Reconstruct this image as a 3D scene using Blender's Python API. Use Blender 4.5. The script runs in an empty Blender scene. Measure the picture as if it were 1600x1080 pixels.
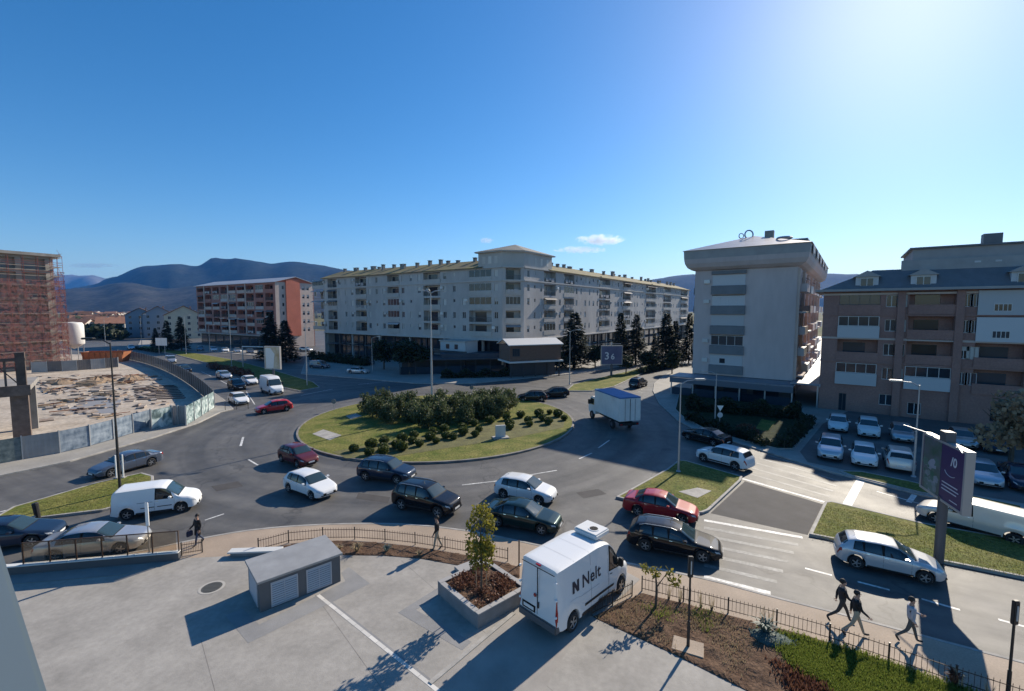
import bpy, bmesh, math, random
from mathutils import Vector, Matrix
random.seed(7)
SC = bpy.context.scene
COL = SC.collection
R = math.radians

# ---------------------------------------------------------------- camera
CAM_H, FPX, PITCH = 12.7, 710.0, math.atan(55 / 710.0)
cam = bpy.data.cameras.new('camera'); cam.sensor_width = 36; cam.lens = 36 * FPX / 1600
cam.clip_start = 0.05; cam.clip_end = 40000
cam_o = bpy.data.objects.new('camera', cam); COL.objects.link(cam_o)
cam_o.location = (0, 0, CAM_H); cam_o.rotation_euler = (math.pi / 2 - PITCH, 0, 0)
SC.camera = cam_o

# ---------------------------------------------------------------- sky, sun, exposure
SUN_AZ, SUN_EL = R(40.5), R(30.5)          # azimuth clockwise from +Y
world = bpy.data.worlds.new('World'); SC.world = world; world.use_nodes = True
wn = world.node_tree.nodes; wl = world.node_tree.links
sky = wn.new('ShaderNodeTexSky'); sky.sky_type = 'NISHITA'; sky.sun_disc = False
sky.sun_elevation = SUN_EL; sky.sun_rotation = SUN_AZ
sky.altitude = 50; sky.air_density = 1.0; sky.dust_density = 0.32; sky.ozone_density = 4.0
wn['Background'].inputs[1].default_value = 0.10
hs = wn.new('ShaderNodeHueSaturation'); hs.inputs['Saturation'].default_value = 1.29   # deep clear autumn blue, the same all over the sky
wl.new(sky.outputs[0], hs.inputs['Color']); wl.new(hs.outputs[0], wn['Background'].inputs[0])
sun = bpy.data.lights.new('sun', 'SUN'); sun.energy = 5.0; sun.angle = R(0.53); sun.color = (1, 0.90, 0.75)
sun_o = bpy.data.objects.new('sun', sun); COL.objects.link(sun_o)
sdir = Vector((math.sin(SUN_AZ) * math.cos(SUN_EL), math.cos(SUN_AZ) * math.cos(SUN_EL), math.sin(SUN_EL)))
sun_o.rotation_euler = sdir.to_track_quat('Z', 'Y').to_euler()
sun_o.location = sdir * 300
vs = SC.view_settings
vs.view_transform = 'Standard'; vs.look = 'None'; vs.gamma = 1; vs.exposure = 0.52; vs.use_curve_mapping = False
SC.cycles.use_denoising = True
SC.cycles.max_bounces = 7; SC.cycles.diffuse_bounces = 3; SC.cycles.glossy_bounces = 3
SC.cycles.transmission_bounces = 4; SC.cycles.transparent_max_bounces = 12; SC.cycles.volume_bounces = 0

HAZE = 6e-5
# ---------------------------------------------------------------- helpers
def G(px, py, z=0.0):
    """ground point that stands at a place of the photograph (1600 x 1080), at height z"""
    a = (px - 800) / FPX; b = -(py - 540) / FPX
    dy = math.cos(PITCH) + b * math.sin(PITCH); dz = -math.sin(PITCH) + b * math.cos(PITCH)
    t = (z - CAM_H) / dz
    return Vector((a * t, dy * t, z))
def GL(pts, z=0.0): return [G(p[0], p[1], z).to_2d() for p in pts]
def V2(x, y): return Vector((x, y))

class MB:
    def __init__(s): s.v = []; s.f = []; s.m = []
    def add(s, vs, fs, mi=0):
        n = len(s.v); s.v += [tuple(p) for p in vs]; s.f += [tuple(i + n for i in f) for f in fs]; s.m += [mi] * len(fs); return s
    def quad(s, a, b, c, d, mi=0): return s.add([a, b, c, d], [(0, 1, 2, 3)], mi)
    def box(s, x0, x1, y0, y1, z0, z1, mi=0, M=None):
        v = [(x0, y0, z0), (x1, y0, z0), (x1, y1, z0), (x0, y1, z0), (x0, y0, z1), (x1, y0, z1), (x1, y1, z1), (x0, y1, z1)]
        if M: v = [M @ Vector(p) for p in v]
        return s.add(v, [(3, 2, 1, 0), (4, 5, 6, 7), (0, 1, 5, 4), (1, 2, 6, 5), (2, 3, 7, 6), (3, 0, 4, 7)], mi)
    def bevbox(s, x0, x1, y0, y1, z0, z1, b=.02, mi=0, M=None):
        bm = bmesh.new(); bmesh.ops.create_cube(bm, size=1)
        for v in bm.verts: v.co = Vector(((x0 + x1) / 2 + v.co.x * (x1 - x0), (y0 + y1) / 2 + v.co.y * (y1 - y0), (z0 + z1) / 2 + v.co.z * (z1 - z0)))
        bmesh.ops.bevel(bm, geom=bm.edges[:] + bm.verts[:], offset=b, segments=2, affect='EDGES', clamp_overlap=True)
        bm.verts.index_update(); vv = [(M @ v.co if M else v.co) for v in bm.verts]
        s.add(vv, [[v.index for v in f.verts] for f in bm.faces], mi); bm.free(); return s
    def cyl(s, p0, p1, r0, r1=None, n=10, mi=0, caps=True):
        r1 = r0 if r1 is None else r1
        p0 = Vector(p0); p1 = Vector(p1); d = (p1 - p0); q = d.to_track_quat('Z', 'Y')
        vs = []
        for p, r in ((p0, r0), (p1, r1)):
            for i in range(n):
                a = 2 * math.pi * i / n; vs.append(p + q @ Vector((r * math.cos(a), r * math.sin(a), 0)))
        fs = [(i, (i + 1) % n, n + (i + 1) % n, n + i) for i in range(n)]
        if caps: fs += [tuple(range(n - 1, -1, -1)), tuple(range(n, 2 * n))]
        return s.add(vs, fs, mi)
    def tube(s, pts, r, n=8, mi=0):
        rr = r if isinstance(r, (list, tuple)) else [r] * len(pts)
        for i in range(len(pts) - 1): s.cyl(pts[i], pts[i + 1], rr[i], rr[i + 1], n, mi)
        return s
    def lathe(s, prof, n=20, mi=0, M=None):
        vs = []
        for r, z in prof:
            for i in range(n):
                a = 2 * math.pi * i / n; p = Vector((r * math.cos(a), r * math.sin(a), z)); vs.append(M @ p if M else p)
        fs = []
        for k in range(len(prof) - 1):
            for i in range(n): j = (i + 1) % n; fs.append((k * n + i, k * n + j, (k + 1) * n + j, (k + 1) * n + i))
        return s.add(vs, fs, mi)
    def ball(s, c, rx, ry, rz, n=10, mi=0):
        m = Matrix.Translation(c) @ Matrix.Diagonal((rx, ry, rz, 1))
        return s.lathe([(max(1e-3, math.sin(math.pi * k / n)), -math.cos(math.pi * k / n)) for k in range(n + 1)], n + 2, mi, m)
    def prism(s, poly, z0, z1, mi=0, mtop=None, bottom=False):
        poly = ccw(poly); n = len(poly)
        s.add([(p[0], p[1], z0) for p in poly] + [(p[0], p[1], z1) for p in poly], [(i, (i + 1) % n, n + (i + 1) % n, n + i) for i in range(n)], mi)
        s.add([(p[0], p[1], z1) for p in poly], [tuple(range(n))], mi if mtop is None else mtop)
        if bottom: s.add([(p[0], p[1], z0) for p in poly], [tuple(range(n - 1, -1, -1))], mi)
        return s
    def sheet(s, poly, z, mi=0):
        poly = ccw(poly); return s.add([(p[0], p[1], z) for p in poly], [tuple(range(len(poly)))], mi)
    def mesh(s, name, mats, smooth=None):
        me = bpy.data.meshes.new(name); me.from_pydata(s.v, [], s.f)
        for m in (mats if isinstance(mats, (list, tuple)) else [mats]): me.materials.append(m)
        if any(s.m): me.polygons.foreach_set('material_index', s.m)
        if smooth is not None:
            me.shade_smooth(); me.set_sharp_from_angle(angle=R(smooth))
        me.update(); return me
    def build(s, name, mats, parent=None, loc=None, rz=0, smooth=None):
        return put(name, s.mesh(name, mats, smooth), parent, loc, rz)

def ccw(poly):
    a = sum(poly[i][0] * poly[(i + 1) % len(poly)][1] - poly[(i + 1) % len(poly)][0] * poly[i][1] for i in range(len(poly)))
    return list(poly) if a > 0 else list(poly)[::-1]
def put(name, me, parent=None, loc=None, rz=0, rot=None, scale=None):
    o = bpy.data.objects.new(name, me); COL.objects.link(o)
    if parent: o.parent = parent
    if loc is not None: o.location = loc
    if rot: o.rotation_euler = rot
    elif rz: o.rotation_euler = (0, 0, rz)
    if scale: o.scale = scale
    return o
def tag(o, label=None, cat=None, group=None, kind=None):
    if label: o['label'] = label
    if cat: o['category'] = cat
    if group: o['group'] = group
    if kind: o['kind'] = kind
    return o
def thing(name, label, cat, loc=(0, 0, 0), rz=0, group=None):
    return tag(put(name, None, None, loc, rz), label, cat, group)
_cache = {}
def cached(key, fn):
    if key not in _cache: _cache[key] = fn()
    return _cache[key]
def inset(poly, d):
    poly = ccw(poly); n = len(poly); out = []
    for i in range(n):
        p0, p1, p2 = Vector(poly[i - 1]), Vector(poly[i]), Vector(poly[(i + 1) % n])
        a = (p1 - p0).normalized(); b = (p2 - p1).normalized()
        na = Vector((-a.y, a.x)); nb = Vector((-b.y, b.x)); m = (na + nb)
        k = m.length_squared
        out.append(p1 + m * (2 * d / k if k > .3 else d / .3))
    return out
def smooth_poly(pts, it=2):
    pts = [Vector(p) for p in pts]
    for _ in range(it):
        q = []
        for i in range(len(pts)):
            a, b = pts[i], pts[(i + 1) % len(pts)]
            q += [a * .75 + b * .25, a * .25 + b * .75]
        pts = q
    return pts
def smooth_line(pts, it=2):
    pts = [Vector(p) for p in pts]
    for _ in range(it):
        q = [pts[0]]
        for i in range(len(pts) - 1):
            a, b = pts[i], pts[i + 1]; q += [a * .75 + b * .25, a * .25 + b * .75]
        pts = q + [pts[-1]]
    return pts
def resample(pts, step):
    pts = [Vector(p) for p in pts]; out = [pts[0]]; need = step
    for i in range(len(pts) - 1):
        a, b = pts[i], pts[i + 1]; L = (b - a).length; pos = 0
        while L - pos >= need: pos += need; out.append(a + (b - a) * (pos / L)); need = step
        need -= (L - pos)
    return out

# ---------------------------------------------------------------- materials
def mat(name, col, rough=.7, metal=0., var=0., vscale=.6, bump=0., bscale=25., rand=0., col2=None, coat=0., spec=.5, stretch=None, fine=0., fscale=40.):
    if name in bpy.data.materials: return bpy.data.materials[name]
    m = bpy.data.materials.new(name); m.use_nodes = True
    nt = m.node_tree; N = nt.nodes; L = nt.links; b = N['Principled BSDF']
    b.inputs['Base Color'].default_value = (*col, 1); b.inputs['Roughness'].default_value = rough
    b.inputs['Metallic'].default_value = metal; b.inputs['Specular IOR Level'].default_value = spec
    if coat: b.inputs['Coat Weight'].default_value = coat; b.inputs['Coat Roughness'].default_value = .04
    out = None
    if var or col2 or bump or fine:
        tc = N.new('ShaderNodeTexCoord'); src = tc.outputs['Object']
        if stretch:
            mp = N.new('ShaderNodeMapping'); mp.inputs['Scale'].default_value = stretch; L.new(src, mp.inputs[0]); src = mp.outputs[0]
    if var or col2:
        n = N.new('ShaderNodeTexNoise'); n.inputs['Scale'].default_value = vscale; n.inputs['Detail'].default_value = 7; n.inputs['Roughness'].default_value = .62
        L.new(src, n.inputs['Vector'])
        cr = N.new('ShaderNodeValToRGB'); cr.color_ramp.elements[0].position = .34; cr.color_ramp.elements[1].position = .68
        c2 = col2 or tuple(min(1, c * (1 + var)) for c in col); c1 = col if col2 else tuple(c * (1 - var) for c in col)
        cr.color_ramp.elements[0].color = (*c1, 1); cr.color_ramp.elements[1].color = (*c2, 1)
        L.new(n.outputs['Fac'], cr.inputs[0]); out = cr.outputs[0]
    if fine:
        n2 = N.new('ShaderNodeTexNoise'); n2.inputs['Scale'].default_value = fscale; n2.inputs['Detail'].default_value = 4; L.new(src, n2.inputs['Vector'])
        mr = N.new('ShaderNodeMapRange'); mr.inputs['From Min'].default_value = .3; mr.inputs['From Max'].default_value = .7
        mr.inputs['To Min'].default_value = 1 - fine; mr.inputs['To Max'].default_value = 1 + fine; L.new(n2.outputs['Fac'], mr.inputs['Value'])
        mx = N.new('ShaderNodeVectorMath'); mx.operation = 'SCALE'
        if out: L.new(out, mx.inputs[0])
        else: mx.inputs[0].default_value = col
        L.new(mr.outputs[0], mx.inputs['Scale']); out = mx.outputs[0]
    if rand:
        oi = N.new('ShaderNodeObjectInfo'); mr = N.new('ShaderNodeMapRange'); mr.inputs['To Min'].default_value = 1 - rand; mr.inputs['To Max'].default_value = 1 + rand
        L.new(oi.outputs['Random'], mr.inputs['Value']); mx = N.new('ShaderNodeVectorMath'); mx.operation = 'SCALE'
        if out: L.new(out, mx.inputs[0])
        else: mx.inputs[0].default_value = col
        L.new(mr.outputs[0], mx.inputs['Scale']); out = mx.outputs[0]
    if out: L.new(out, b.inputs['Base Color'])
    if bump:
        n3 = N.new('ShaderNodeTexNoise'); n3.inputs['Scale'].default_value = bscale; n3.inputs['Detail'].default_value = 6; L.new(src, n3.inputs['Vector'])
        bp = N.new('ShaderNodeBump'); bp.inputs['Strength'].default_value = bump; bp.inputs['Distance'].default_value = .05
        L.new(n3.outputs['Fac'], bp.inputs['Height']); L.new(bp.outputs[0], b.inputs['Normal'])
    return m
def leafmat(name, c1, c2, trans=.35, rough=.55):
    """leaves: colour varies leaf by leaf, some light passes through"""
    m = bpy.data.materials.new(name); m.use_nodes = True; nt = m.node_tree; N = nt.nodes; L = nt.links; b = N['Principled BSDF']
    gm = N.new('ShaderNodeNewGeometry'); mx = N.new('ShaderNodeMix'); mx.data_type = 'RGBA'
    mx.inputs['A'].default_value = (*c1, 1); mx.inputs['B'].default_value = (*c2, 1)
    L.new(gm.outputs['Random Per Island'], mx.inputs['Factor']); L.new(mx.outputs['Result'], b.inputs['Base Color'])
    b.inputs['Roughness'].default_value = rough; b.inputs['Specular IOR Level'].default_value = .35
    tr = N.new('ShaderNodeBsdfTranslucent'); L.new(mx.outputs['Result'], tr.inputs[0])
    ms = N.new('ShaderNodeMixShader'); ms.inputs[0].default_value = trans
    L.new(b.outputs[0], ms.inputs[1]); L.new(tr.outputs[0], ms.inputs[2]); L.new(ms.outputs[0], N['Material Output'].inputs['Surface'])
    return m
def glassmat(name, tint=(.8, .85, .83), refl=.12):
    m = bpy.data.materials.new(name); m.use_nodes = True; nt = m.node_tree; N = nt.nodes; L = nt.links; N.remove(N['Principled BSDF'])
    t = N.new('ShaderNodeBsdfTransparent'); t.inputs[0].default_value = (*tint, 1); g = N.new('ShaderNodeBsdfGlossy'); g.inputs['Roughness'].default_value = .03
    fr = N.new('ShaderNodeFresnel'); fr.inputs[0].default_value = 1.45
    ms = N.new('ShaderNodeMixShader'); L.new(fr.outputs[0], ms.inputs[0]); L.new(t.outputs[0], ms.inputs[1]); L.new(g.outputs[0], ms.inputs[2])
    L.new(ms.outputs[0], N['Material Output'].inputs['Surface']); return m
def netmat(name, col, open_=.45, scale=60):
    """mesh netting: fine procedural holes"""
    m = bpy.data.materials.new(name); m.use_nodes = True; nt = m.node_tree; N = nt.nodes; L = nt.links; b = N['Principled BSDF']
    b.inputs['Base Color'].default_value = (*col, 1); b.inputs['Roughness'].default_value = .8
    tc = N.new('ShaderNodeTexCoord'); n = N.new('ShaderNodeTexNoise'); n.inputs['Scale'].default_value = 1.3; n.inputs['Detail'].default_value = 8; n.inputs['Roughness'].default_value = .75
    L.new(tc.outputs['Object'], n.inputs['Vector'])
    mr = N.new('ShaderNodeMapRange'); mr.inputs['From Min'].default_value = .38; mr.inputs['From Max'].default_value = .62; mr.inputs['To Min'].default_value = open_ - .3; mr.inputs['To Max'].default_value = open_ + .35
    L.new(n.outputs['Fac'], mr.inputs['Value'])
    t = N.new('ShaderNodeBsdfTransparent'); ms = N.new('ShaderNodeMixShader'); L.new(mr.outputs[0], ms.inputs[0]); L.new(t.outputs[0], ms.inputs[1]); L.new(b.outputs[0], ms.inputs[2])
    L.new(ms.outputs[0], N['Material Output'].inputs['Surface']); return m

def asphalt_mat():
    m = bpy.data.materials.new('asphalt'); m.use_nodes = True; nt = m.node_tree; N = nt.nodes; L = nt.links; b = N['Principled BSDF']
    tc = N.new('ShaderNodeTexCoord')
    def noise(s, d=6, r=.6):
        n = N.new('ShaderNodeTexNoise'); n.inputs['Scale'].default_value = s; n.inputs['Detail'].default_value = d; n.inputs['Roughness'].default_value = r
        L.new(tc.outputs['Object'], n.inputs['Vector']); return n.outputs['Fac']
    def ramp(f, a, ca, bb, cb):
        r = N.new('ShaderNodeValToRGB'); r.color_ramp.elements[0].position = a; r.color_ramp.elements[0].color = (*ca, 1)
        r.color_ramp.elements[1].position = bb; r.color_ramp.elements[1].color = (*cb, 1); L.new(f, r.inputs[0]); return r.outputs[0]
    def mixc(mode, f, a, c):
        x = N.new('ShaderNodeMix'); x.data_type = 'RGBA'; x.blend_type = mode; x.inputs['Factor'].default_value = f
        L.new(a, x.inputs['A']); L.new(c, x.inputs['B']); return x.outputs['Result']
    base = ramp(noise(.11), .35, (.088, .085, .080), .66, (.132, .127, .119))
    patch = ramp(noise(.7, 8, .7), .36, (.80, .80, .82), .64, (1.12, 1.11, 1.1))
    grain = ramp(noise(38, 3), .3, (.78, .78, .78), .7, (1.2, 1.2, 1.2))
    c = mixc('MULTIPLY', 1, base, patch); c = mixc('MULTIPLY', 1, c, grain)
    # tyre wear: rings round the roundabout, streaks along the right hand street
    def streak(rot, loc, scl, polar):
        if polar:
            sb = N.new('ShaderNodeVectorMath'); sb.operation = 'SUBTRACT'; sb.inputs[1].default_value = (-8.2, 52, 0); L.new(tc.outputs['Object'], sb.inputs[0])
            ln = N.new('ShaderNodeVectorMath'); ln.operation = 'LENGTH'; L.new(sb.outputs[0], ln.inputs[0]); cx = N.new('ShaderNodeCombineXYZ'); L.new(ln.outputs['Value'], cx.inputs[0])
            dv = N.new('ShaderNodeVectorMath'); dv.operation = 'SCALE'; dv.inputs['Scale'].default_value = .04; L.new(sb.outputs[0], dv.inputs[0]); ad_ = N.new('ShaderNodeVectorMath'); L.new(cx.outputs[0], ad_.inputs[0]); L.new(dv.outputs[0], ad_.inputs[1]); src = ad_.outputs[0]
        else:
            m0 = N.new('ShaderNodeMapping'); m0.inputs['Rotation'].default_value = (0, 0, rot); L.new(tc.outputs['Object'], m0.inputs[0]); mp = N.new('ShaderNodeMapping'); mp.inputs['Scale'].default_value = scl; L.new(m0.outputs[0], mp.inputs[0]); src = mp.outputs[0]; ln = None
        n = N.new('ShaderNodeTexNoise'); n.inputs['Scale'].default_value = .75; n.inputs['Detail'].default_value = 4; L.new(src, n.inputs['Vector']); return n.outputs['Fac'], ln
    f1, ln = streak(0, 0, 0, True); f2, _ = streak(R(27), 0, (.05, 1.25, 1), False)
    mk_ = N.new('ShaderNodeMapRange'); mk_.inputs['From Min'].default_value = 27; mk_.inputs['From Max'].default_value = 33; L.new(ln.outputs['Value'], mk_.inputs['Value'])
    mf = N.new('ShaderNodeMix'); L.new(mk_.outputs[0], mf.inputs['Factor']); L.new(f1, mf.inputs['A']); L.new(f2, mf.inputs['B'])
    c = mixc('MULTIPLY', 1, c, ramp(mf.outputs['Result'], .36, (.74, .74, .75), .64, (1.22, 1.21, 1.19)))
    vo = N.new('ShaderNodeTexVoronoi'); vo.feature = 'DISTANCE_TO_EDGE'; vo.inputs['Scale'].default_value = .085
    nn = N.new('ShaderNodeTexNoise'); nn.inputs['Scale'].default_value = .5; nn.inputs['Detail'].default_value = 5; L.new(tc.outputs['Object'], nn.inputs['Vector'])
    ad = N.new('ShaderNodeMix'); ad.data_type = 'VECTOR'; ad.inputs['Factor'].default_value = .25
    L.new(tc.outputs['Object'], ad.inputs['A']); sc_ = N.new('ShaderNodeVectorMath'); sc_.operation = 'SCALE'; sc_.inputs['Scale'].default_value = 14
    L.new(nn.outputs['Color'], sc_.inputs[0]); L.new(sc_.outputs[0], ad.inputs['B']); L.new(ad.outputs['Result'], vo.inputs['Vector'])
    crack = ramp(vo.outputs['Distance'], .0022, (.5, .5, .5), .0052, (1, 1, 1))
    c = mixc('MULTIPLY', .8, c, crack)
    L.new(c, b.inputs['Base Color'])
    rr = N.new('ShaderNodeMapRange'); rr.inputs['To Min'].default_value = .5; rr.inputs['To Max'].default_value = .72; L.new(noise(.45, 6), rr.inputs['Value']); L.new(rr.outputs[0], b.inputs['Roughness'])
    b.inputs['Specular IOR Level'].default_value = .4
    bp = N.new('ShaderNodeBump'); bp.inputs['Strength'].default_value = .5; bp.inputs['Distance'].default_value = .02; L.new(noise(60, 3), bp.inputs['Height']); L.new(bp.outputs[0], b.inputs['Normal'])
    return m

M = {}
M['asphalt'] = asphalt_mat()
M['parking'] = mat('parking_asphalt', (.115, .112, .108), .7, var=.2, vscale=.5, fine=.2, bump=.2)
M['concrete'] = mat('plaza_concrete', (.305, .283, .252), .8, var=.17, vscale=.42, fine=.09, fscale=5, bump=.12, bscale=18)
M['concrete_dk'] = mat('grey_paving', (.24, .235, .23), .75, var=.15, vscale=.8, fine=.1, bump=.12)
M['pavers'] = mat('beige_pavement', (.35, .27, .20), .8, var=.14, vscale=.5, fine=.1, fscale=16, bump=.15)
M['pavers_gr'] = mat('grey_pavement', (.30, .28, .25), .8, var=.14, vscale=.4, fine=.12, fscale=12, bump=.15)
M['kerb'] = mat('kerb_concrete', (.34, .32, .29), .8, var=.25, vscale=1.5, fine=.12)
M['kerb_dk'] = mat('kerb_weathered', (.2, .18, .16), .8, var=.3, vscale=1.2, fine=.12)
M['white_line'] = mat('road_paint', (.58, .57, .54), .6, var=.35, vscale=1.6, fine=.3, fscale=7)
M['worn_line'] = mat('worn_road_paint', (.27, .265, .25), .65, col2=(.12, .118, .112), vscale=1.1, fine=.3, fscale=7)
M['grass'] = mat('lawn', (.085, .112, .016), .9, col2=(.215, .19, .055), vscale=.55, fine=.5, fscale=6, bump=1., bscale=16, spec=.2)
M['grass_far'] = mat('far_fields', (.07, .085, .03), .95, col2=(.16, .13, .07), vscale=.012, fine=.3, fscale=.15, spec=.1)
M['soil'] = mat('soil', (.085, .05, .032), .95, col2=(.15, .095, .062), vscale=1.6, fine=.4, fscale=18, bump=1., bscale=9, spec=.15)
M['site_ground'] = mat('site_ground', (.50, .43, .35), .9, col2=(.33, .27, .21), vscale=.3, fine=.25, fscale=3, bump=.5, bscale=3)
M['metal_dark'] = mat('dark_metal', (.035, .033, .032), .5, .3)
M['metal_rust'] = mat('rusty_iron', (.075, .045, .03), .7, .2, var=.3, vscale=4)
M['galv'] = mat('galvanised_steel', (.42, .43, .44), .45, .6, var=.1, vscale=3)
M['white_paint'] = mat('white_painted_metal', (.78, .78, .77), .4)
M['glass_win'] = mat('window_glass', (.03, .04, .052), .1, spec=.45, rand=.5)
M['glass_dark'] = mat('dark_interior', (.022, .024, .03), .35, rand=.4)
M['bark'] = mat('bark', (.10, .075, .055), .9, var=.3, vscale=8, bump=.6)
M['black'] = mat('black_plastic', (.018, .018, .019), .55)
M['timber'] = mat('raw_timber', (.38, .27, .17), .8, rand=.5, var=.25, vscale=3, stretch=(1, 6, 6))
M['rebar'] = mat('rusty_steel', (.19, .075, .04), .7, .2, rand=.3, var=.3, vscale=3)
M['conc_raw'] = mat('raw_concrete', (.27, .25, .225), .85, var=.2, vscale=.8, fine=.1)
# ================================================================ ground, roads, pavements
bm_ = MB().sheet([(-9000, -9000), (9000, -9000), (9000, 15000), (-9000, 15000)], -.08)
tag(bm_.build('ground', M['grass_far']), kind='structure')
road = MB().sheet([(-190, -20), (150, -20), (150, 285), (-190, 285)], 0)
tag(road.build('road', M['asphalt']), kind='structure')

def slab(name, poly, z=.13, top='pavers', kerb='kerb', kw=.16, kind='structure', domed=0):
    poly = ccw([Vector(p[:2]) for p in poly]); inn = inset(poly, kw)
    o = MB().prism(inset(poly, kw * .5), -.02, z - .012).build(name, M[top]); tag(o, kind=kind)
    k = MB(); n = len(poly)
    for i in range(n):
        j = (i + 1) % n; a, b, c, d = poly[i], poly[j], inn[j], inn[i]
        k.quad((*a, -.01), (*b, -.01), (*b, z - .02), (*a, z - .02))
        k.quad((*a, z - .02), (*b, z - .02), (*(b * .88 + c * .12), z), (*(a * .88 + d * .12), z))
        k.quad((*(a * .88 + d * .12), z), (*(b * .88 + c * .12), z), (*c, z), (*d, z))
        k.quad((*d, z), (*c, z), (*c, z - .03), (*d, z - .03))
    k.build('kerb', M[kerb], o)
    return o

# near pavement with the plaza on it
edge = [(-330, 930), (-100, 905), (100, 884), (230, 862), (300, 846), (400, 828), (520, 820), (640, 820), (740, 832), (800, 845), (870, 860), (965, 879), (1100, 905), (1200, 933), (1300, 958), (1400, 985), (1500, 1012), (1600, 1038), (1900, 1115)]
e2 = smooth_line(GL(edge), 2)
pave = slab('pavement', e2 + [V2(26, -8), V2(-40, -8)], .13, 'pavers')
PZ = .124
plaza_top = [(-400, 960), (25, 913), (190, 899), (278, 873), (375, 868), (535, 868), (600, 869), (660, 874), (715, 884), (760, 892), (812, 905), (900, 962), (925, 964), (1050, 1021), (1170, 1081), (1330, 1165)]
plaza = MB().sheet(GL(plaza_top, PZ) + [V2(9, -6), V2(-38, -6)], PZ).build('plaza', M['concrete']); tag(plaza, kind='structure')
def decal(name, px, z, m, parent=None, kind=None):
    o = MB().sheet(GL(px, z), z).build(name, M[m] if isinstance(m, str) else m, parent)
    if kind: tag(o, kind=kind)
    return o
decal('paving_band', [(378, 990), (560, 905), (575, 913), (535, 870), (580, 908), (395, 1004)], .128, 'concrete_dk', plaza) if 0 else None
decal('paving_band', [(352, 962), (388, 1005), (578, 912), (545, 886), (533, 895), (540, 908), (405, 976), (378, 950)], .128, 'concrete_dk', plaza)
decal('paving_band', [(622, 957), (722, 1016), (737, 1003), (650, 953), (740, 897), (730, 890)], .128, 'concrete_dk', plaza)
# long light drain channel across the plaza
p0, p1 = G(497, 930, PZ), G(700, 1092, PZ); d_ = (p1 - p0).normalized(); n_ = Vector((-d_.y, d_.x, 0)) * .075
mb = MB(); L_ = (p1 - p0).length; k = 0.0
while k < L_ - .5:
    a = p0 + d_ * k; b = p0 + d_ * min(L_, k + .49)
    put('channel_cover', MB().add([a + n_ + Vector((0, 0, .006)), a - n_ + Vector((0, 0, .006)), b - n_ + Vector((0, 0, .006)), b + n_ + Vector((0, 0, .006))], [(0, 1, 2, 3)]).mesh('channel_cover', mat('light_channel', (.6, .57, .52), .7, rand=.12)), plaza)
    k += .5
n2 = n_ * 2.2
MB().quad(p0 + n_ + Vector((0, 0, .003)), p1 + n_ + Vector((0, 0, .003)), p1 + n2 + Vector((0, 0, .003)), p0 + n2 + Vector((0, 0, .003))).build('channel_joint', M['concrete_dk'], plaza)
# driveway strip where the van stands
decal('driveway', [(803, 957), (682, 1058), (660, 1110), (790, 1180), (905, 985), (948, 955), (1000, 905), (960, 884), (868, 868), (815, 900)], .1275, mat('driveway_paving', (.30, .275, .245), .75, var=.16, vscale=.6, fine=.1, bump=.12), plaza)
q0, q1 = G(803, 958, .13), G(672, 1068, .13); d_ = (q1 - q0).normalized(); n_ = Vector((-d_.y, d_.x, 0)) * .09
MB().add([q0 + n_, q0 - n_, q1 - n_, q1 + n_, *[p + Vector((0, 0, .03)) for p in (q0 + n_, q0 - n_, q1 - n_, q1 + n_)]], [(4, 5, 6, 7), (0, 1, 5, 4), (2, 3, 7, 6), (1, 2, 6, 5), (3, 0, 4, 7)]).build('edging_strip', M['kerb'], plaza)
# expansion joint at lower right
j0, j1 = G(1055, 1033, PZ), G(1000, 1110, PZ)
# manhole covers in the plaza
def manhole(px, py, r=.42):
    c = G(px, py, PZ); t = thing('manhole_cover', 'round grey manhole cover set in the pale concrete plaza', 'manhole', (c.x, c.y, PZ))
    MB().lathe([(r * 1.25, .004), (r * 1.25, .008), (r, .008)], 28).build('collar', mat('manhole_collar', (.40, .375, .335), .8), t)
    mb = MB().lathe([(r, .007), (r * .97, .016), (r * .9, .012), (.001, .013)], 28)
    for i in range(-3, 4): mb.box(-math.sqrt(max(0, (r * .85) ** 2 - (i * .1) ** 2)), math.sqrt(max(0, (r * .85) ** 2 - (i * .1) ** 2)), i * .1 - .015, i * .1 + .015, .013, .02)
    mb.build('lid', mat('cast_iron', (.12, .115, .10), .6, .4), t)
manhole(331, 918)

# roundabout island
IC, IR = Vector((-8.2, 52.0)), 15.3
isl = slab('roundabout_lawn', [IC + Vector((math.cos(2 * math.pi * i / 72), math.sin(2 * math.pi * i / 72))) * IR for i in range(72)], .17, 'grass', 'kerb_dk', .22)
decal('concrete_slab', [(488, 678), (505, 671), (534, 680), (515, 688)], .175, 'kerb', isl)
decal('concrete_slab', [(540, 650), (556, 646), (566, 650), (548, 655)], .175, 'kerb', isl)
decal('soil_bed', [(520, 706), (600, 690), (700, 676), (800, 655), (885, 648), (880, 668), (800, 685), (700, 700), (600, 716), (540, 716)], .172, mat('mulch', (.09, .085, .03), .95, col2=(.16, .15, .05), vscale=1.2, fine=.4, fscale=12, bump=.8), isl)

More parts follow.
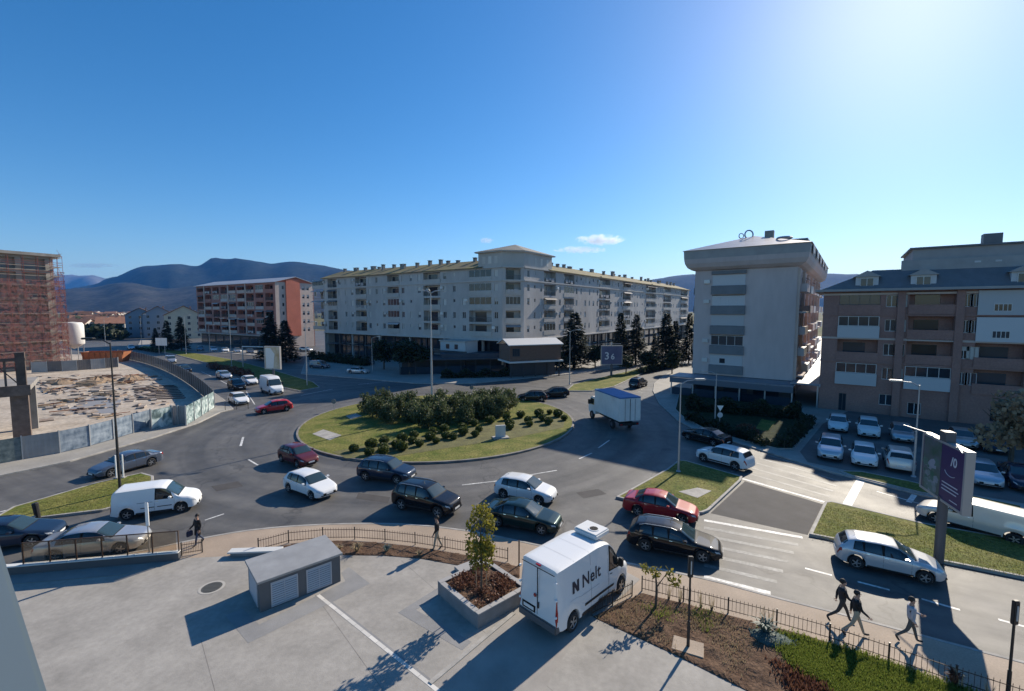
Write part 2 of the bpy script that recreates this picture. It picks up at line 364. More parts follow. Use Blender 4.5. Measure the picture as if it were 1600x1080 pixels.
# splitter islands
rint = smooth_poly
slab('left_splitter_lawn', GL([(-40, 830), (20, 795), (62, 783), (150, 757), (222, 741), (240, 746), (240, 762), (215, 785), (160, 800), (62, 812), (0, 824)]), .15, 'grass')
rs = slab('right_splitter_lawn', GL([(962, 779), (985, 767), (1042, 735), (1060, 721), (1072, 722), (1160, 747), (1158, 753), (1108, 800), (1098, 804), (1075, 804), (985, 785)]), .15, 'grass')
decal('concrete_slab', [(1060, 768), (1090, 762), (1112, 767), (1090, 778)], .155, 'kerb', rs)
md = slab('median_lawn', GL([(1264, 838), (1270, 825), (1288, 787), (1298, 786), (1345, 797), (1440, 820), (1600, 848), (1800, 880), (2100, 925), (2100, 1010), (1800, 950), (1600, 906), (1480, 882), (1380, 862), (1290, 843)]), .15, 'grass')
slab('upper_left_median_lawn', GL([(468, 612), (440, 606), (402, 594), (330, 570), (268, 553), (215, 545), (225, 541), (290, 550), (360, 562), (430, 580), (490, 598), (500, 606)]), .15, 'grass')
slab('upper_right_median_lawn', GL([(884, 612), (895, 602), (925, 594), (985, 580), (1040, 563), (1046, 565), (1000, 586), (960, 605), (925, 612)]), .15, 'grass')
# construction side pavement and site ground
slab('site_pavement', GL([(-300, 800), (-80, 762), (0, 745), (110, 722), (240, 685), (310, 662), (345, 645), (365, 640), (350, 625), (322, 606), (290, 590), (240, 566), (180, 550), (160, 552), (235, 575), (300, 612), (333, 636), (292, 664), (236, 668), (155, 694), (0, 724), (-120, 745), (-300, 775)]), .13, 'pavers_gr')
slab('construction_site', GL([(-300, 772), (-120, 743), (0, 722), (155, 693), (236, 667), (292, 663), (331, 636), (300, 612), (235, 576), (180, 556), (60, 553), (-300, 570)]), .12, 'site_ground')
# far pavements in front of the apartment block
slab('block_pavement', GL([(470, 585), (560, 592), (650, 600), (740, 600), (800, 594), (860, 588), (905, 584), (980, 572), (1050, 552), (1045, 548), (800, 575), (480, 555)]), .13, 'pavers_gr')
slab('pink_block_pavement', GL([(215, 541), (300, 548), (400, 556), (440, 562), (440, 553), (330, 541), (220, 531)]), .13, 'pavers_gr')
# right hand side pavement, tower forecourt and parking
slab('tower_pavement', GL([(1036, 588), (1022, 600), (1020, 612), (1030, 632), (1058, 658), (1100, 680), (1150, 693), (1290, 737), (1440, 776), (1600, 806), (1900, 855), (1900, 800), (1560, 640), (1300, 590), (1060, 575)]), .13, 'pavers_gr')
M['cover'] = mat('shade_dark_cover', (.018, .026, .012), .95, col2=(.05, .06, .03), vscale=1.5, fine=.5, fscale=9, bump=1., bscale=9, spec=.1)  # dark planting colour that also carries the shade over the lawn
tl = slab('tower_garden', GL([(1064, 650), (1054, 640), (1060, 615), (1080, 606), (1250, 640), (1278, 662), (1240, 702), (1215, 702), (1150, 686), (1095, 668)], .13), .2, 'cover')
decal('grass_patch', [(1190, 655), (1213, 659), (1200, 674), (1180, 671)], .206, 'grass', tl)
decal('car_park', [(1286, 662), (1250, 706), (1262, 722), (1420, 755), (1620, 790), (1900, 830), (1900, 720), (1640, 660), (1330, 640)], .135, 'parking', None, 'structure')
slab('verge_lawn', GL([(1310, 736), (1345, 737), (1420, 752), (1470, 764), (1600, 792), (1600, 800), (1440, 771), (1330, 744)], .13), .19, 'grass')

decal('asphalt_patch', [(1164, 752), (1286, 788), (1262, 836), (1110, 802)], .003, mat('newer_asphalt', (.075, .07, .068), .85, var=.16, vscale=.7, fine=.2, fscale=25, bump=.2, spec=.3), None, 'structure')
for q in ([(560, 770), (610, 777), (606, 786), (556, 779)], [(330, 760), (372, 752), (380, 760), (338, 768)], [(900, 770), (935, 764), (948, 772), (912, 779)]): decal('asphalt_patch', q, .003, mat('newer_asphalt', (.075, .07, .068), .85), None, 'structure')
# saw-cut joints in the plaza concrete
for k in range(-4, 7):
    a_ = Vector((-10.49, 18.03)) + Vector((.75, .66)).normalized() * (k * 4.2 - 2.1); b_ = Vector((.66, -.75)).normalized()
    MB().quad((*(a_ + b_ * .25), .1262), (*(a_ + b_ * .25 + Vector((.012, .01))), .1262), (*(a_ + b_ * 14 + Vector((.012, .01))), .1262), (*(a_ + b_ * 14), .1262)).build('joint', M['kerb_dk'], plaza) if -3 < k < 3 else None
# ---------------------------------------------------------------- road markings
def strip(name, a, b, w, parent=None, z=.004, m='white_line'):
    a = Vector(a[:2]); b = Vector(b[:2]); d = (b - a).normalized(); n = Vector((-d.y, d.x)) * w / 2
    return MB().add([(*(a + n), z), (*(a - n), z), (*(b - n), z), (*(b + n), z)], [(0, 1, 2, 3)]).build(name, M[m], parent)
zc = tag(put('zebra_crossing', None), kind='structure')
A0, A1, B0, B1 = G(1100, 901), G(1204, 927), G(1100, 813), G(1254, 840)
for i, t in enumerate((0, .17, .34, .51, .68, .84, 1.0)):
    a = A0.lerp(B0, t); b = A1.lerp(B1, t); strip('stripe', a, b, .28 if i in (0, 6) else .3, zc, m='white_line' if i in (0, 6) else 'worn_line')
C0, C1, D0, D1 = G(1160, 748), G(1290, 785), G(1197, 706), G(1320, 741)
for i, t in enumerate((0, .18, .36, .54, .72, .9)):
    strip('stripe', C0.lerp(D0, t), C1.lerp(D1, t), .26, zc, m='worn_line' if i else 'white_line')
strip('stop_line', G(1348, 745), G(1322, 792), .5, zc)
mk = tag(put('lane_markings', None), kind='structure')
for a, b, w in (((722, 758), (800, 749), .14), ((805, 746), (870, 735), .14), ((905, 717), (925, 708), .14), ((935, 700), (952, 688), .14), ((380, 683), (376, 697), .2), ((388, 718), (403, 727), .14),
                ((1258, 888), (1300, 899), .14), ((1340, 909), (1390, 922), .14), ((1440, 936), (1500, 953), .14), ((1560, 968), (1640, 990), .14),
                ((1370, 768), (1440, 788), .12), ((1480, 798), (1600, 826), .12), ((1420, 785), (1435, 765), .3),
                ((0, 800), (60, 786), .14), ((-60, 812), (-10, 802), .14), ((320, 813), (350, 803), .12), ((398, 632), (385, 612), .12), ((360, 603), (345, 595), .12), ((330, 588), (315, 581), .12), ((470, 618), (520, 608), .14), ((560, 601), (640, 592), .14)):
    strip('lane_line', G(*a), G(*b), w, mk)
# ================================================================ buildings
def t_at(px, o, u):
    k = (px - 800) / FPX * .997
    return (k * o.y - o.x) / (u.x - k * u.y)

class Face:
    """one facade: o = left foot as seen from outside, u = direction to the right, inward = left of u"""
    def __init__(s, root, o, u, W):
        s.root = root; s.o = Vector(o[:2]); s.u = Vector(u[:2]).normalized(); s.n = Vector((-s.u.y, s.u.x)); s.W = W
        s.rz = math.atan2(s.u.y, s.u.x); s.base = s.o - root.location.to_2d(); s.holes = []
    def P(s, x, y, z): p = s.base + s.u * x + s.n * y; return Vector((p.x, p.y, z))
    def put(s, name, me, x, y, z, parent=None, zs=None):
        o = put(name, me, parent or s.root, None if parent else s.P(x, y, z), 0 if parent else s.rz)
        return o
    def hole(s, x0, x1, z0, z1, d=.22): s.holes.append((x0, x1, z0, z1, d))
    def wall(s, z0, z1, m, name='wall', x0=0, x1=None, y=0.0):
        x1 = s.W if x1 is None else x1
        hs = [h for h in s.holes if h[0] < x1 and h[1] > x0 and h[2] < z1 and h[3] > z0]
        hs = [(max(h[0], x0), min(h[1], x1), max(h[2], z0), min(h[3], z1), h[4]) for h in hs]
        xs = sorted({round(v, 4) for h in hs for v in h[:2]} | {x0, x1}); zs = sorted({round(v, 4) for h in hs for v in h[2:4]} | {z0, z1})
        mb = MB()
        for j in range(len(zs) - 1):
            zc = (zs[j] + zs[j + 1]) / 2; run = None
            row = [h for h in hs if h[2] < zc < h[3]]
            for i in range(len(xs) - 1):
                xc = (xs[i] + xs[i + 1]) / 2; solid = not any(h[0] < xc < h[1] for h in row)
                if solid and run is None: run = xs[i]
                if run is not None and (not solid or i == len(xs) - 2):
                    e = xs[i + 1] if solid else xs[i]
                    mb.quad(s.P(run, y, zs[j]), s.P(e, y, zs[j]), s.P(e, y, zs[j + 1]), s.P(run, y, zs[j + 1])); run = None
        for a, b, c, d, dep in hs:
            mb.quad(s.P(a, y, c), s.P(a, y, d), s.P(a, y + dep, d), s.P(a, y + dep, c)); mb.quad(s.P(b, y, d), s.P(b, y, c), s.P(b, y + dep, c), s.P(b, y + dep, d))
            mb.quad(s.P(a, y, c), s.P(a, y + dep, c), s.P(b, y + dep, c), s.P(b, y, c)); mb.quad(s.P(a, y + dep, d), s.P(a, y, d), s.P(b, y, d), s.P(b, y + dep, d))
            if dep > .6: mb.quad(s.P(a, y + dep, c), s.P(b, y + dep, c), s.P(b, y + dep, d), s.P(a, y + dep, d))
        return mb.build(name, m, s.root)
    def box(s, name, m, x0, x1, y0, y1, z0, z1, parent=None):
        """box in facade coordinates, y inward"""
        mb = MB(); c = [s.P(x0, y0, 0), s.P(x1, y0, 0), s.P(x1, y1, 0), s.P(x0, y1, 0)]
        return mb.prism([(p.x, p.y) for p in c], z0, z1, bottom=True).build(name, m, parent or s.root)

def win_mesh(w, h, fm, style):
    def f():
        mb = MB(); t = .055
        mb.box(0, w, .02, .08, 0, t); mb.box(0, w, .02, .08, h - t, h); mb.box(0, t, .02, .08, t, h - t); mb.box(w - t, w, .02, .08, t, h - t)
        if style >= 1: mb.box(w / 2 - .03, w / 2 + .03, .015, .085, t, h - t)
        if style >= 2:
            for k in (1, 3): mb.box(w * k / 4 - .025, w * k / 4 + .025, .015, .085, t, h - t)
        return mb.mesh('window', fm)
    return cached(('win', round(w, 2), round(h, 2), fm.name, style), f)
def pane_mesh(w, h, gm): return cached(('pane', round(w, 2), round(h, 2), gm.name), lambda: MB().quad((.04, .05, .04), (w - .04, .05, .04), (w - .04, .05, h - .04), (.04, .05, h - .04)).mesh('pane', gm))
def blind_mesh(w, h, m): return cached(('blind', round(w, 2), round(h, 2), m.name), lambda: MB().box(.05, w - .05, .005, .015, 0, h).mesh('blind', m))
M['frame_w'] = mat('white_window_frame', (.62, .61, .59), .5); M['frame_d'] = mat('dark_window_frame', (.09, .085, .08), .5)
M['blind'] = mat('roller_blind', (.52, .49, .44), .7, rand=.25)
M['cloth'] = mat('balcony_cloth', (.33, .31, .30), .85, rand=.6)
M['rail'] = mat('balcony_rail', (.13, .125, .12), .5, .5)
M['ac'] = mat('air_conditioner', (.62, .61, .58), .5, rand=.2)
def window(F, x0, x1, z0, z1, frame='frame_w', style=1, blind=None, dep=.2, hole=True, y=0):
    w, h = x1 - x0, z1 - z0
    if hole: F.hole(x0, x1, z0, z1, dep)
    o = F.put('window', win_mesh(w, h, M[frame], style), x0, y + dep - .1, z0)
    put('pane', pane_mesh(w, h, M['glass_win']), o)
    if blind is None: blind = random.choice((0, 0, 0, .35, .6, .95))
    if blind: put('blind', blind_mesh(w, h * blind, M['blind']), o, (0, 0, h * (1 - blind)))
    return o
def rail_mesh(w, h, m, bars=True):
    def f():
        mb = MB(); mb.box(0, w, 0, .04, h - .05, h); mb.box(0, w, 0, .04, .06, .1)
        n = max(2, int(w / .14))
        for i in range(n + 1): x = i * (w - .03) / n; mb.box(x, x + .02, .01, .03, .1, h - .05)
        return mb.mesh('railing', m)
    return cached(('rail', round(w, 2), round(h, 2), m.name), f)
def ac_mesh(): return cached('ac', lambda: MB().bevbox(0, .8, -.3, 0, 0, .55, .02).lathe([(.22, 0), (.2, .012), (.02, .012)], 14, 0, Matrix.Translation((.32, -.3, .27)) @ Matrix.Rotation(R(90), 4, 'X')).mesh('air_conditioner', M['ac']))
def loggia(F, x0, x1, z0, z1, wallm, kind=0, dep=1.3, proj=.0, parapet='wall', name='balcony'):
    """recessed balcony: opening with back wall, door, parapet or railing; kind 2 is glazed in"""
    F.hole(x0, x1, z0, z1, dep); w = x1 - x0
    d = F.put('balcony', cached(('bdoor', round(w, 2)), lambda: MB().box(w * .12, w * .62, -.06, -.01, .02, 2.1).box(w * .12, w * .62, -.075, -.06, 1.02, 1.08).box(w * .36, w * .38, -.08, -.06, .02, 2.1).mesh('balcony_door', M['glass_win'])), x0, dep, z0)
    if kind == 0: put('railing', rail_mesh(w, 1.0, M['rail']), d, (0, -dep - .02, 0))
    elif kind == 1:
        put('parapet', cached(('par', round(w, 2), wallm.name), lambda: MB().box(-.1, w + .1, -.12, .0, -.12, .85).box(-.12, w + .12, -.16, .04, .85, .92).mesh('parapet', wallm)), d, (0, -dep - .03, 0))
    else:
        put('parapet', cached(('par2', round(w, 2), wallm.name), lambda: MB().box(-.05, w + .05, -.06, .0, -.1, .8).mesh('parapet', wallm)), d, (0, -dep, 0))
        h = z1 - z0 - .85
        g = put('glazing', win_mesh(w, h, M['frame_w'], 2), d, (0, -dep + .02, .82)); 
        me = pane_mesh(w, h, M['glass_win']); gg = me
        put('pane', me, d, (0, -dep + .02, .82))
    if random.random() < .16: put('awning', cached(('aw', round(w, 2), kind), lambda: MB().add([(0, -dep, 2.35), (w, -dep, 2.35), (w, -dep - .7, 1.95), (0, -dep - .7, 1.95), (0, -dep, 2.31), (w, -dep, 2.31), (w, -dep - .7, 1.91), (0, -dep - .7, 1.91)], [(0, 3, 2, 1), (4, 5, 6, 7), (2, 3, 7, 6)]).mesh('awning', M['cloth'])), d)
    elif random.random() < .2: put('laundry', cached(('ldry', round(w, 1)), lambda: MB().box(w * .1, w * .3, -dep - .2, -dep - .18, .3, 1.0).box(w * .36, w * .5, -dep - .2, -dep - .18, .5, 1.0).box(w * .56, w * .8, -dep - .2, -dep - .18, .2, 1.0).mesh('laundry', M['cloth'])), d)
    return d

def gable_roof(name, F, x0, x1, depth, z, rise, m, over=.5, parent=None, thick=.16):
    """pitched roof over a block whose front is F; ridge parallel to the front"""
    mb = MB(); hy = depth / 2; ze = z - over * rise / hy
    A = [F.P(x0 - over, -over, ze), F.P(x1 + over, -over, ze), F.P(x1 + over, hy, z + rise), F.P(x0 - over, hy, z + rise), F.P(x1 + over, depth + over, ze), F.P(x0 - over, depth + over, ze)]
    up = Vector((0, 0, thick)); B = [p + up for p in A]
    mb.add(A + B, [(6, 7, 8, 9), (9, 8, 10, 11), (3, 2, 1, 0), (5, 4, 2, 3), (0, 1, 7, 6), (4, 5, 11, 10), (1, 2, 8, 7), (2, 4, 10, 8), (3, 0, 6, 9), (5, 3, 9, 11)])
    return mb.build(name, m, parent or F.root)
def gables(F, x, depth, z, rise, m, side):
    mb = MB(); p = [F.P(x, 0, z), F.P(x, depth, z), F.P(x, depth / 2, z + rise)]
    mb.add(p, [(0, 1, 2)] if side else [(2, 1, 0)]); return mb.build('gable', m, F.root)
def chimney(F, roof, x, y, z, h=1.1, w=.75, m='conc_raw'):
    key = ('chim', round(h, 1), round(w, 1), m)
    me = cached(key, lambda: MB().box(-w / 2, w / 2, -.35, .35, -.8, h).box(-w / 2 - .1, w / 2 + .1, -.45, .45, h + .16, h + .26).box(-w / 2, -w / 2 + .12, -.35, .35, h, h + .16).box(w / 2 - .12, w / 2, -.35, .35, h, h + .16).mesh('chimney', M[m]))
    o = F.put('chimney', me, x, y, z); o.parent = roof; return o

# ---------------------------------------------------------------- central L shaped apartment block
M['wallC'] = mat('cream_render', (.47, .44, .41), .85, var=.12, vscale=.25, fine=.06, fscale=1.5, stretch=(1, 1, .35))
M['wallC2'] = mat('cream_render_pale', (.47, .44, .40), .85, var=.1, vscale=.3)
M['trimC'] = mat('moulding', (.5, .48, .45), .8)
M['roofC'] = mat('mossy_tiles', (.13, .105, .06), .9, col2=(.22, .18, .06), vscale=.22, fine=.25, fscale=2.2, bump=.4, bscale=3)
M['shop'] = mat('shop_front', (.045, .045, .05), .6, rand=.3)
M['shopglass'] = mat('shop_glass', (.03, .04, .055), .06, rand=.5)
M['bandC'] = mat('pale_canopy', (.3, .3, .3), .7)
M['awning'] = mat('awning_cloth', (.13, .15, .18), .8, rand=.3)
C = Vector((.65, 92.0)); uL = Vector((.82, -.57)).normalized(); uR = Vector((.57, .82)).normalized()
cb = thing('apartment_block', 'long grey cream L shaped apartment block with corner tower and mossy roof', 'apartment building', (C.x, C.y, 0))
CH = 3.2; WL, WR = 66.0, 138.0
FL = Face(cb, C - uL * WL, uL, WL - CH)
FR = Face(cb, C + uR * CH, uR, WR - CH)
uc = ((C + uR * CH) - (C - uL * CH)); FC = Face(cb, C - uL * CH, uc, uc.length)
ZF = [7.3 + 2.9 * k for k in range(5)]; ZE = 21.7
def cols(F, pxs): return [(t_at(a, F.o, F.u), t_at(b, F.o, F.u)) for a, b in pxs]
lc = cols(FL, [(480, 489), (513, 527), (556, 573), (606, 624), (662, 688), (733, 768)])
rc = cols(FR, [(850, 868), (881, 897), (936, 953), (973, 985), (1009, 1024), (1036, 1048), (1063, 1073)])
for F, cc in ((FL, lc), (FR, rc)):
    edges = [0.4] + [v for c in cc for v in c] + [F.W - .4]
    for (a, b) in cc:
        a = max(.5, a); b = min(F.W - .5, b)
        for k, z in enumerate(ZF):
            kd = random.choice((0, 0, 1, 1, 2, 1))
            loggia(F, a, b, z, z + 2.45, M['wallC2'], kd)
            if random.random() < .35: F.put('air_conditioner', ac_mesh(), (b + .25 if random.random() < .5 and b + 1.2 < F.W else max(.1, a - 1.1)), -.02, z + 1.5)
    for i in range(0, len(edges), 2):
        a, b = edges[i], edges[i + 1]; gap = b - a
        if gap < 2.2: continue
        n = max(1, int(gap / 2.3)); 
        for q in range(n):
            xc = a + gap * (q + .5) / n; w = .75 if q % 2 else .95
            for k, z in enumerate(ZF):
                if random.random() < .12: continue
                if q % 3 == 1 and random.random() < .6:
                    window(F, xc - .3, xc + .3, z + 1.35, z + 2.1, 'frame_w', 0, blind=random.choice((0, 0, 1.)))
                else: window(F, xc - w / 2, xc + w / 2, z + .75, z + 2.15, 'frame_w', 1, blind=random.choice((0, .5, .95, .95)))
for k, z in enumerate(ZF): loggia(FC, .7, FC.W - .7, z, z + 2.45, M['wallC2'], (1, 1, 2, 1, 0)[k])
for F in (FL, FR, FC): F.wall(6.6, ZE, M['wallC'])
for F in (FL, FR, FC):
    F.box('moulding', M['trimC'], -.02, F.W + .02, -.22, .0, 18.75, 19.0); F.box('moulding', M['trimC'], -.02, F.W + .02, -.35, .0, 6.35, 6.62)
    F.box('cornice', M['trimC'], -.02, F.W + .02, -.3, .0, ZE - .25, ZE)
    F.box('soffit', M['trimC'], 0, F.W, 0.003, 3.2, 6.3, 6.596)
# ground floor: columns, recessed shop fronts
for F in (FL, FR, FC):
    n = max(2, int(F.W / 5.5))
    for i in range(n + 1): F.box('column', M['shop'] if i % 2 else M['wallC'], i * (F.W - .5) / n, i * (F.W - .5) / n + .45, .8, 1.25, 0, 6.3)
    F.box('shop_wall', M['shop'], 0, F.W, 3.0, 3.2, 0, 6.3)
    for i in range(n):
        a = i * (F.W - .5) / n + .7; b = (i + 1) * (F.W - .5) / n - .2
        F.box('shop_window', M['shopglass'], a, b, 2.9, 2.98, .5, 2.9); F.box('shop_window', M['shopglass'], a, b, 2.9, 2.98, 3.6, 5.7)
        F.box('canopy', random.choice((M['awning'], M['shop'], M['bandC'])), a - .2, b + .2, .2, 2.9, 3.3, 3.42)
        F.box('fascia', random.choice((M['frame_w'], M['awning'], M['wallC2'], M['shop'])), a, b, 2.7, 2.88, 2.95, 3.5)
DEP = 13.0
for F in (FL, FR):
    sgn = F is FR
    F2 = F
    rf = gable_roof('roof', F, (10.5 if sgn else 0), F.W - (0 if sgn else 5.5), DEP, ZE + .02, 2.2, M['roofC'], .55)
    if sgn:
        # ridges between roof segments
        for x in (38, 82): F.box('roof_seam', M['frame_d'], x - .15, x + .15, -.5, .1, ZE - .1, ZE + .25).parent = rf
    x = 2.0 if not sgn else 13
    while x < F.W - (6 if not sgn else 1):
        chimney(F, rf, x, DEP / 2 - random.choice((.6, 1.4, 2.2)), ZE + 1.6, random.choice((.9, 1.2, 1.3)), random.choice((.7, .7, 1.5))); x += random.choice((2.4, 3.6, 5.2)) * (1.35 if sgn else 1)
    # hidden backs so that the block is closed
    F.box('back_wall', M['wallC'], 0, F.W, DEP - .3, DEP, 0, ZE)
FL.box('end_wall', M['wallC'], -.002, .25, .01, DEP - .31, 0, ZE - .3); FR.box('end_wall', M['wallC'], FR.W - .25, FR.W + .002, .01, DEP - .31, 0, ZE - .3)
gables(FL, 0, DEP, ZE - .02, 2.2, M['wallC'], False); gables(FR, FR.W, DEP, ZE - .02, 2.2, M['wallC'], True)
# corner tower
tl_, tr_ = 6.3, 11.5
a = C - uL * (CH + tl_); b = C - uL * CH; c = C + uR * CH; d = C + uR * (CH + tr_)
nL = Vector((-uL.y, uL.x)); nR = Vector((-uR.y, uR.x)); e = d + nR * 9.5
tw = [a - cb.location.to_2d(), b - cb.location.to_2d(), c - cb.location.to_2d(), d - cb.location.to_2d(), e - cb.location.to_2d()]
MB().prism(tw, ZE - .3, 24.7).build('tower', M['wallC2'], cb)
cen = sum(tw, V2(0, 0)) / 5; ring = [cen + (p - cen) * 1.10 for p in tw]; mb = MB(); n = 5
mb.prism(ring, 24.68, 24.9, bottom=True)
mb.build('tower_eave', M['trimC'], cb)
mb = MB(); r2 = [cen + (p - cen) * 1.12 for p in tw]; mb.add([(*p, 24.91) for p in r2] + [(*cen, 26.9)], [(i, (i + 1) % n, n) for i in range(n)] + [tuple(range(n - 1, -1, -1))]); mb.build('tower_roof', mat('tower_roof_tiles', (.2, .19, .17), .8, var=.2), cb)
for F, xs_ in ((FL, [FL.W - 1.6, FL.W - 3.2, FL.W - 4.8]), (FR, [2.0, 4.5, 7, 9.5])):
    for x in xs_: F.box('tower_window', M['blind'], x - .4, x + .4, -.02, .05, 22.4, 23.9)

# ---------------------------------------------------------------- restaurant pavilions at the foot of the block
rp = thing('restaurant_pavilion', 'brown timber upper storey pub with white gabled roof at the block corner', 'restaurant', (0, 0, 0))
o1 = G(797, 592); rp.location = (o1.x, o1.y, 0); ur = Vector((.93, .36)).normalized()
M['brownwood'] = mat('brown_boards', (.17, .10, .07), .8, var=.2, vscale=2, stretch=(1, 1, 8))
FP = Face(rp, o1, ur, 10.5)
for i in range(5):
    window(FP, .5 + i * 2, 2.0 + i * 2, 4.1, 5.6, 'frame_d', 2, 0) if i < 1 else None
FP.wall(3.2, 6.3, M['brownwood']); FP.box('end_wall', M['brownwood'], .0, .2, .01, 6, 3.2, 6.2); FP.box('end_wall', M['brownwood'], 10.3, 10.5, .01, 6, 3.2, 6.2)
FP.box('floor_beam', M['frame_w'], -.3, 10.8, -.5, 6, 2.9, 3.19)
for i in range(5): FP.box('post', M['shop'], .2 + i * 2.5, .4 + i * 2.5, .2, .4, 0, 2.9)
FP.box('shop_wall', M['shop'], .5, 10, 1.5, 1.7, 0, 2.9)
gable_roof('roof', FP, 0, 10.5, 6, 6.25, .9, M['frame_w'], .4)
tp = thing('terrace_pavilion', 'low dark flat roofed terrace pavilion in the shade before the block', 'pavilion', (0, 0, 0))
o2 = G(612, 594); tp.location = (o2.x, o2.y, 0); FT = Face(tp, o2 + Vector((0, 6, 0)), (G(796, 588) + Vector((0, 5, 0)) - o2 - Vector((0, 6, 0))), 1); FT.W = 21
FT.box('roof', mat('dark_awning_roof', (.06, .065, .08), .7, var=.2), -.5, 21.5, -.6, 7, 2.9, 3.15)
FT.box('roof', mat('dark_awning_roof', (.06, .065, .08), .7), 8, 21, 1, 7, 3.16, 3.9)
for i in range(8): FT.box('post', M['shop'], i * 2.97, i * 2.97 + .15, 0, .15, 0, 2.9)
for i in range(7): FT.box('glass_screen', M['shopglass'], i * 2.97 + .2, i * 2.97 + 2.95, .05, .09, .1, 1.6)
FT.box('back_wall', M['shop'], 0, 21, 6, 6.2, 0, 2.9)
kp = thing('kiosk_cabin', 'pale prefabricated cabin with two dark windows by the block', 'cabin', (0, 0, 0))
o3 = C - uL * 16 - nL * 5; kp.location = (o3.x, o3.y, 0); FK = Face(kp, o3, uL, 7)
for x in (1.6, 4.0): window(FK, x, x + 1.0, 4.6, 5.6, 'frame_d', 0, 0, .1)
FK.wall(3.6, 6.2, M['frame_w']); FK.box('body', M['frame_w'], .0, 7, .15, 4, 3.6, 6.2); FK.box('roof', M['wallC2'], -.2, 7.2, -.3, 4.2, 6.21, 6.4); FK.box('railing', M['rail'], -1, 8, -.8, -.7, 3.4, 4.3)
for x in (.3, 6.4): FK.box('post', M['shop'], x, x + .3, .2, .5, 0, 3.6)
FK.box('floor_slab', M['conc_raw'], -1, 8, -.9, 4.1, 3.3, 3.59)

# ---------------------------------------------------------------- red and cream apartment block at the left
M['pink'] = mat('faded_red_render', (.36, .17, .135), .85, var=.15, vscale=.3); M['orange'] = mat('orange_render', (.50, .15, .095), .85, var=.1, vscale=.3)
M['creamP'] = mat('cream_panel', (.52, .42, .36), .85, var=.1, vscale=.4); M['tin'] = mat('tin_roof', (.38, .38, .40), .5, .3, var=.12)
uP = Vector((.85, -.53)).normalized(); A_ = Vector((-77.7, 150.0)); WP = 53.5
pb = thing('pink_apartment_block', 'faded red apartment block with rows of balconies and orange gable end', 'apartment building', (A_.x, A_.y, 0))
FPf = Face(pb, A_ - uP * WP, uP, WP); ub = Vector((-uP.y, uP.x)); FPe = Face(pb, A_, ub, 14)
for k in range(6):
    z = 4.6 + 2.85 * k; x = .8
    for i in range(9):
        w = 4.6
        loggia(FPf, x, x + w, z, z + 2.4, random.choice((M['pink'], M['creamP'], M['pink'], M['wallC'])), random.choice((1, 1, 2, 1, 0)), dep=1.5)
        x += 5.85
    for xx in (2.3,): window(FPe, xx, xx + .7, z + .9, z + 2.0, 'frame_d', 0, 0)
    for xx in (9.6, 11.3): window(FPe, xx, xx + .9, z + .8, z + 2.1, 'frame_w', 0, .5)
FPf.wall(4.3, 22, M['pink']); FPe.wall(4.3, 22, M['creamP'])
FPe.box('orange_bay', M['orange'], 3.6, 8.6, -.35, -.004, 4.0, 23.2)
for k in range(9): FPf.box('pilaster', M['creamP'], k * 5.85 + .15, k * 5.85 + .7, -.25, -.003, 4.3, 21.9) if k in (1, 4, 6) else None
FPf.box('canopy', M['creamP'], -.5, WP, -1.6, .0, 4.0, 4.29)
FPf.box('shop_wall', M['shop'], 0, WP, 1.0, 1.2, 0, 4.0)
for k in range(9): FPf.box('shop_window', M['shopglass'], k * 5.9 + .5, k * 5.9 + 5, .9, .98, .4, 3.2)
FPe.box('base_wall', M['creamP'], 0, 14, .0, .2, 0, 4.29); FPf.box('back_wall', M['pink'], 0, WP, 13.7, 14, 0, 22); FPf.box('end_wall', M['pink'], 0, .2, .01, 13.6, 4.3, 21.9)
gable_roof('roof', FPf, 0, WP, 14, 22.02, 1.9, M['tin'], .6); gables(FPf, WP - .004, 14, 22, 1.9, M['orange'], True); gables(FPf, 0.004, 14, 22, 1.9, M['pink'], False)

# ---------------------------------------------------------------- pale tower block on the right
M['wallT'] = mat('pinkish_render', (.50, .43, .41), .85, var=.08, vscale=.25, fine=.05, fscale=1.5, stretch=(1, 1, .3)); M['bandT'] = mat('grey_parapet', (.17, .18, .19), .8, var=.1)
M['whiteT'] = mat('white_balcony_panel', (.50, .50, .50), .6, rand=.12); M['soffT'] = mat('grey_cornice', (.33, .32, .31), .8, var=.1)
uT = Vector((.80, -.60)).normalized(); oT = Vector((28.0, 70.0)); WT = 13.3; nT = Vector((-uT.y, uT.x))
tb = thing('tower_block', 'pale pinkish tower block with flared roof and grey balcony bands', 'apartment building', (oT.x, oT.y, 0))
TF = Face(tb, oT, uT, WT); TS = Face(tb, oT + uT * WT, nT, 46)
zt = [3.6 + 2.95 * k for k in range(5)]
xa, xb = t_at(1112, TF.o, TF.u), t_at(1163, TF.o, TF.u)
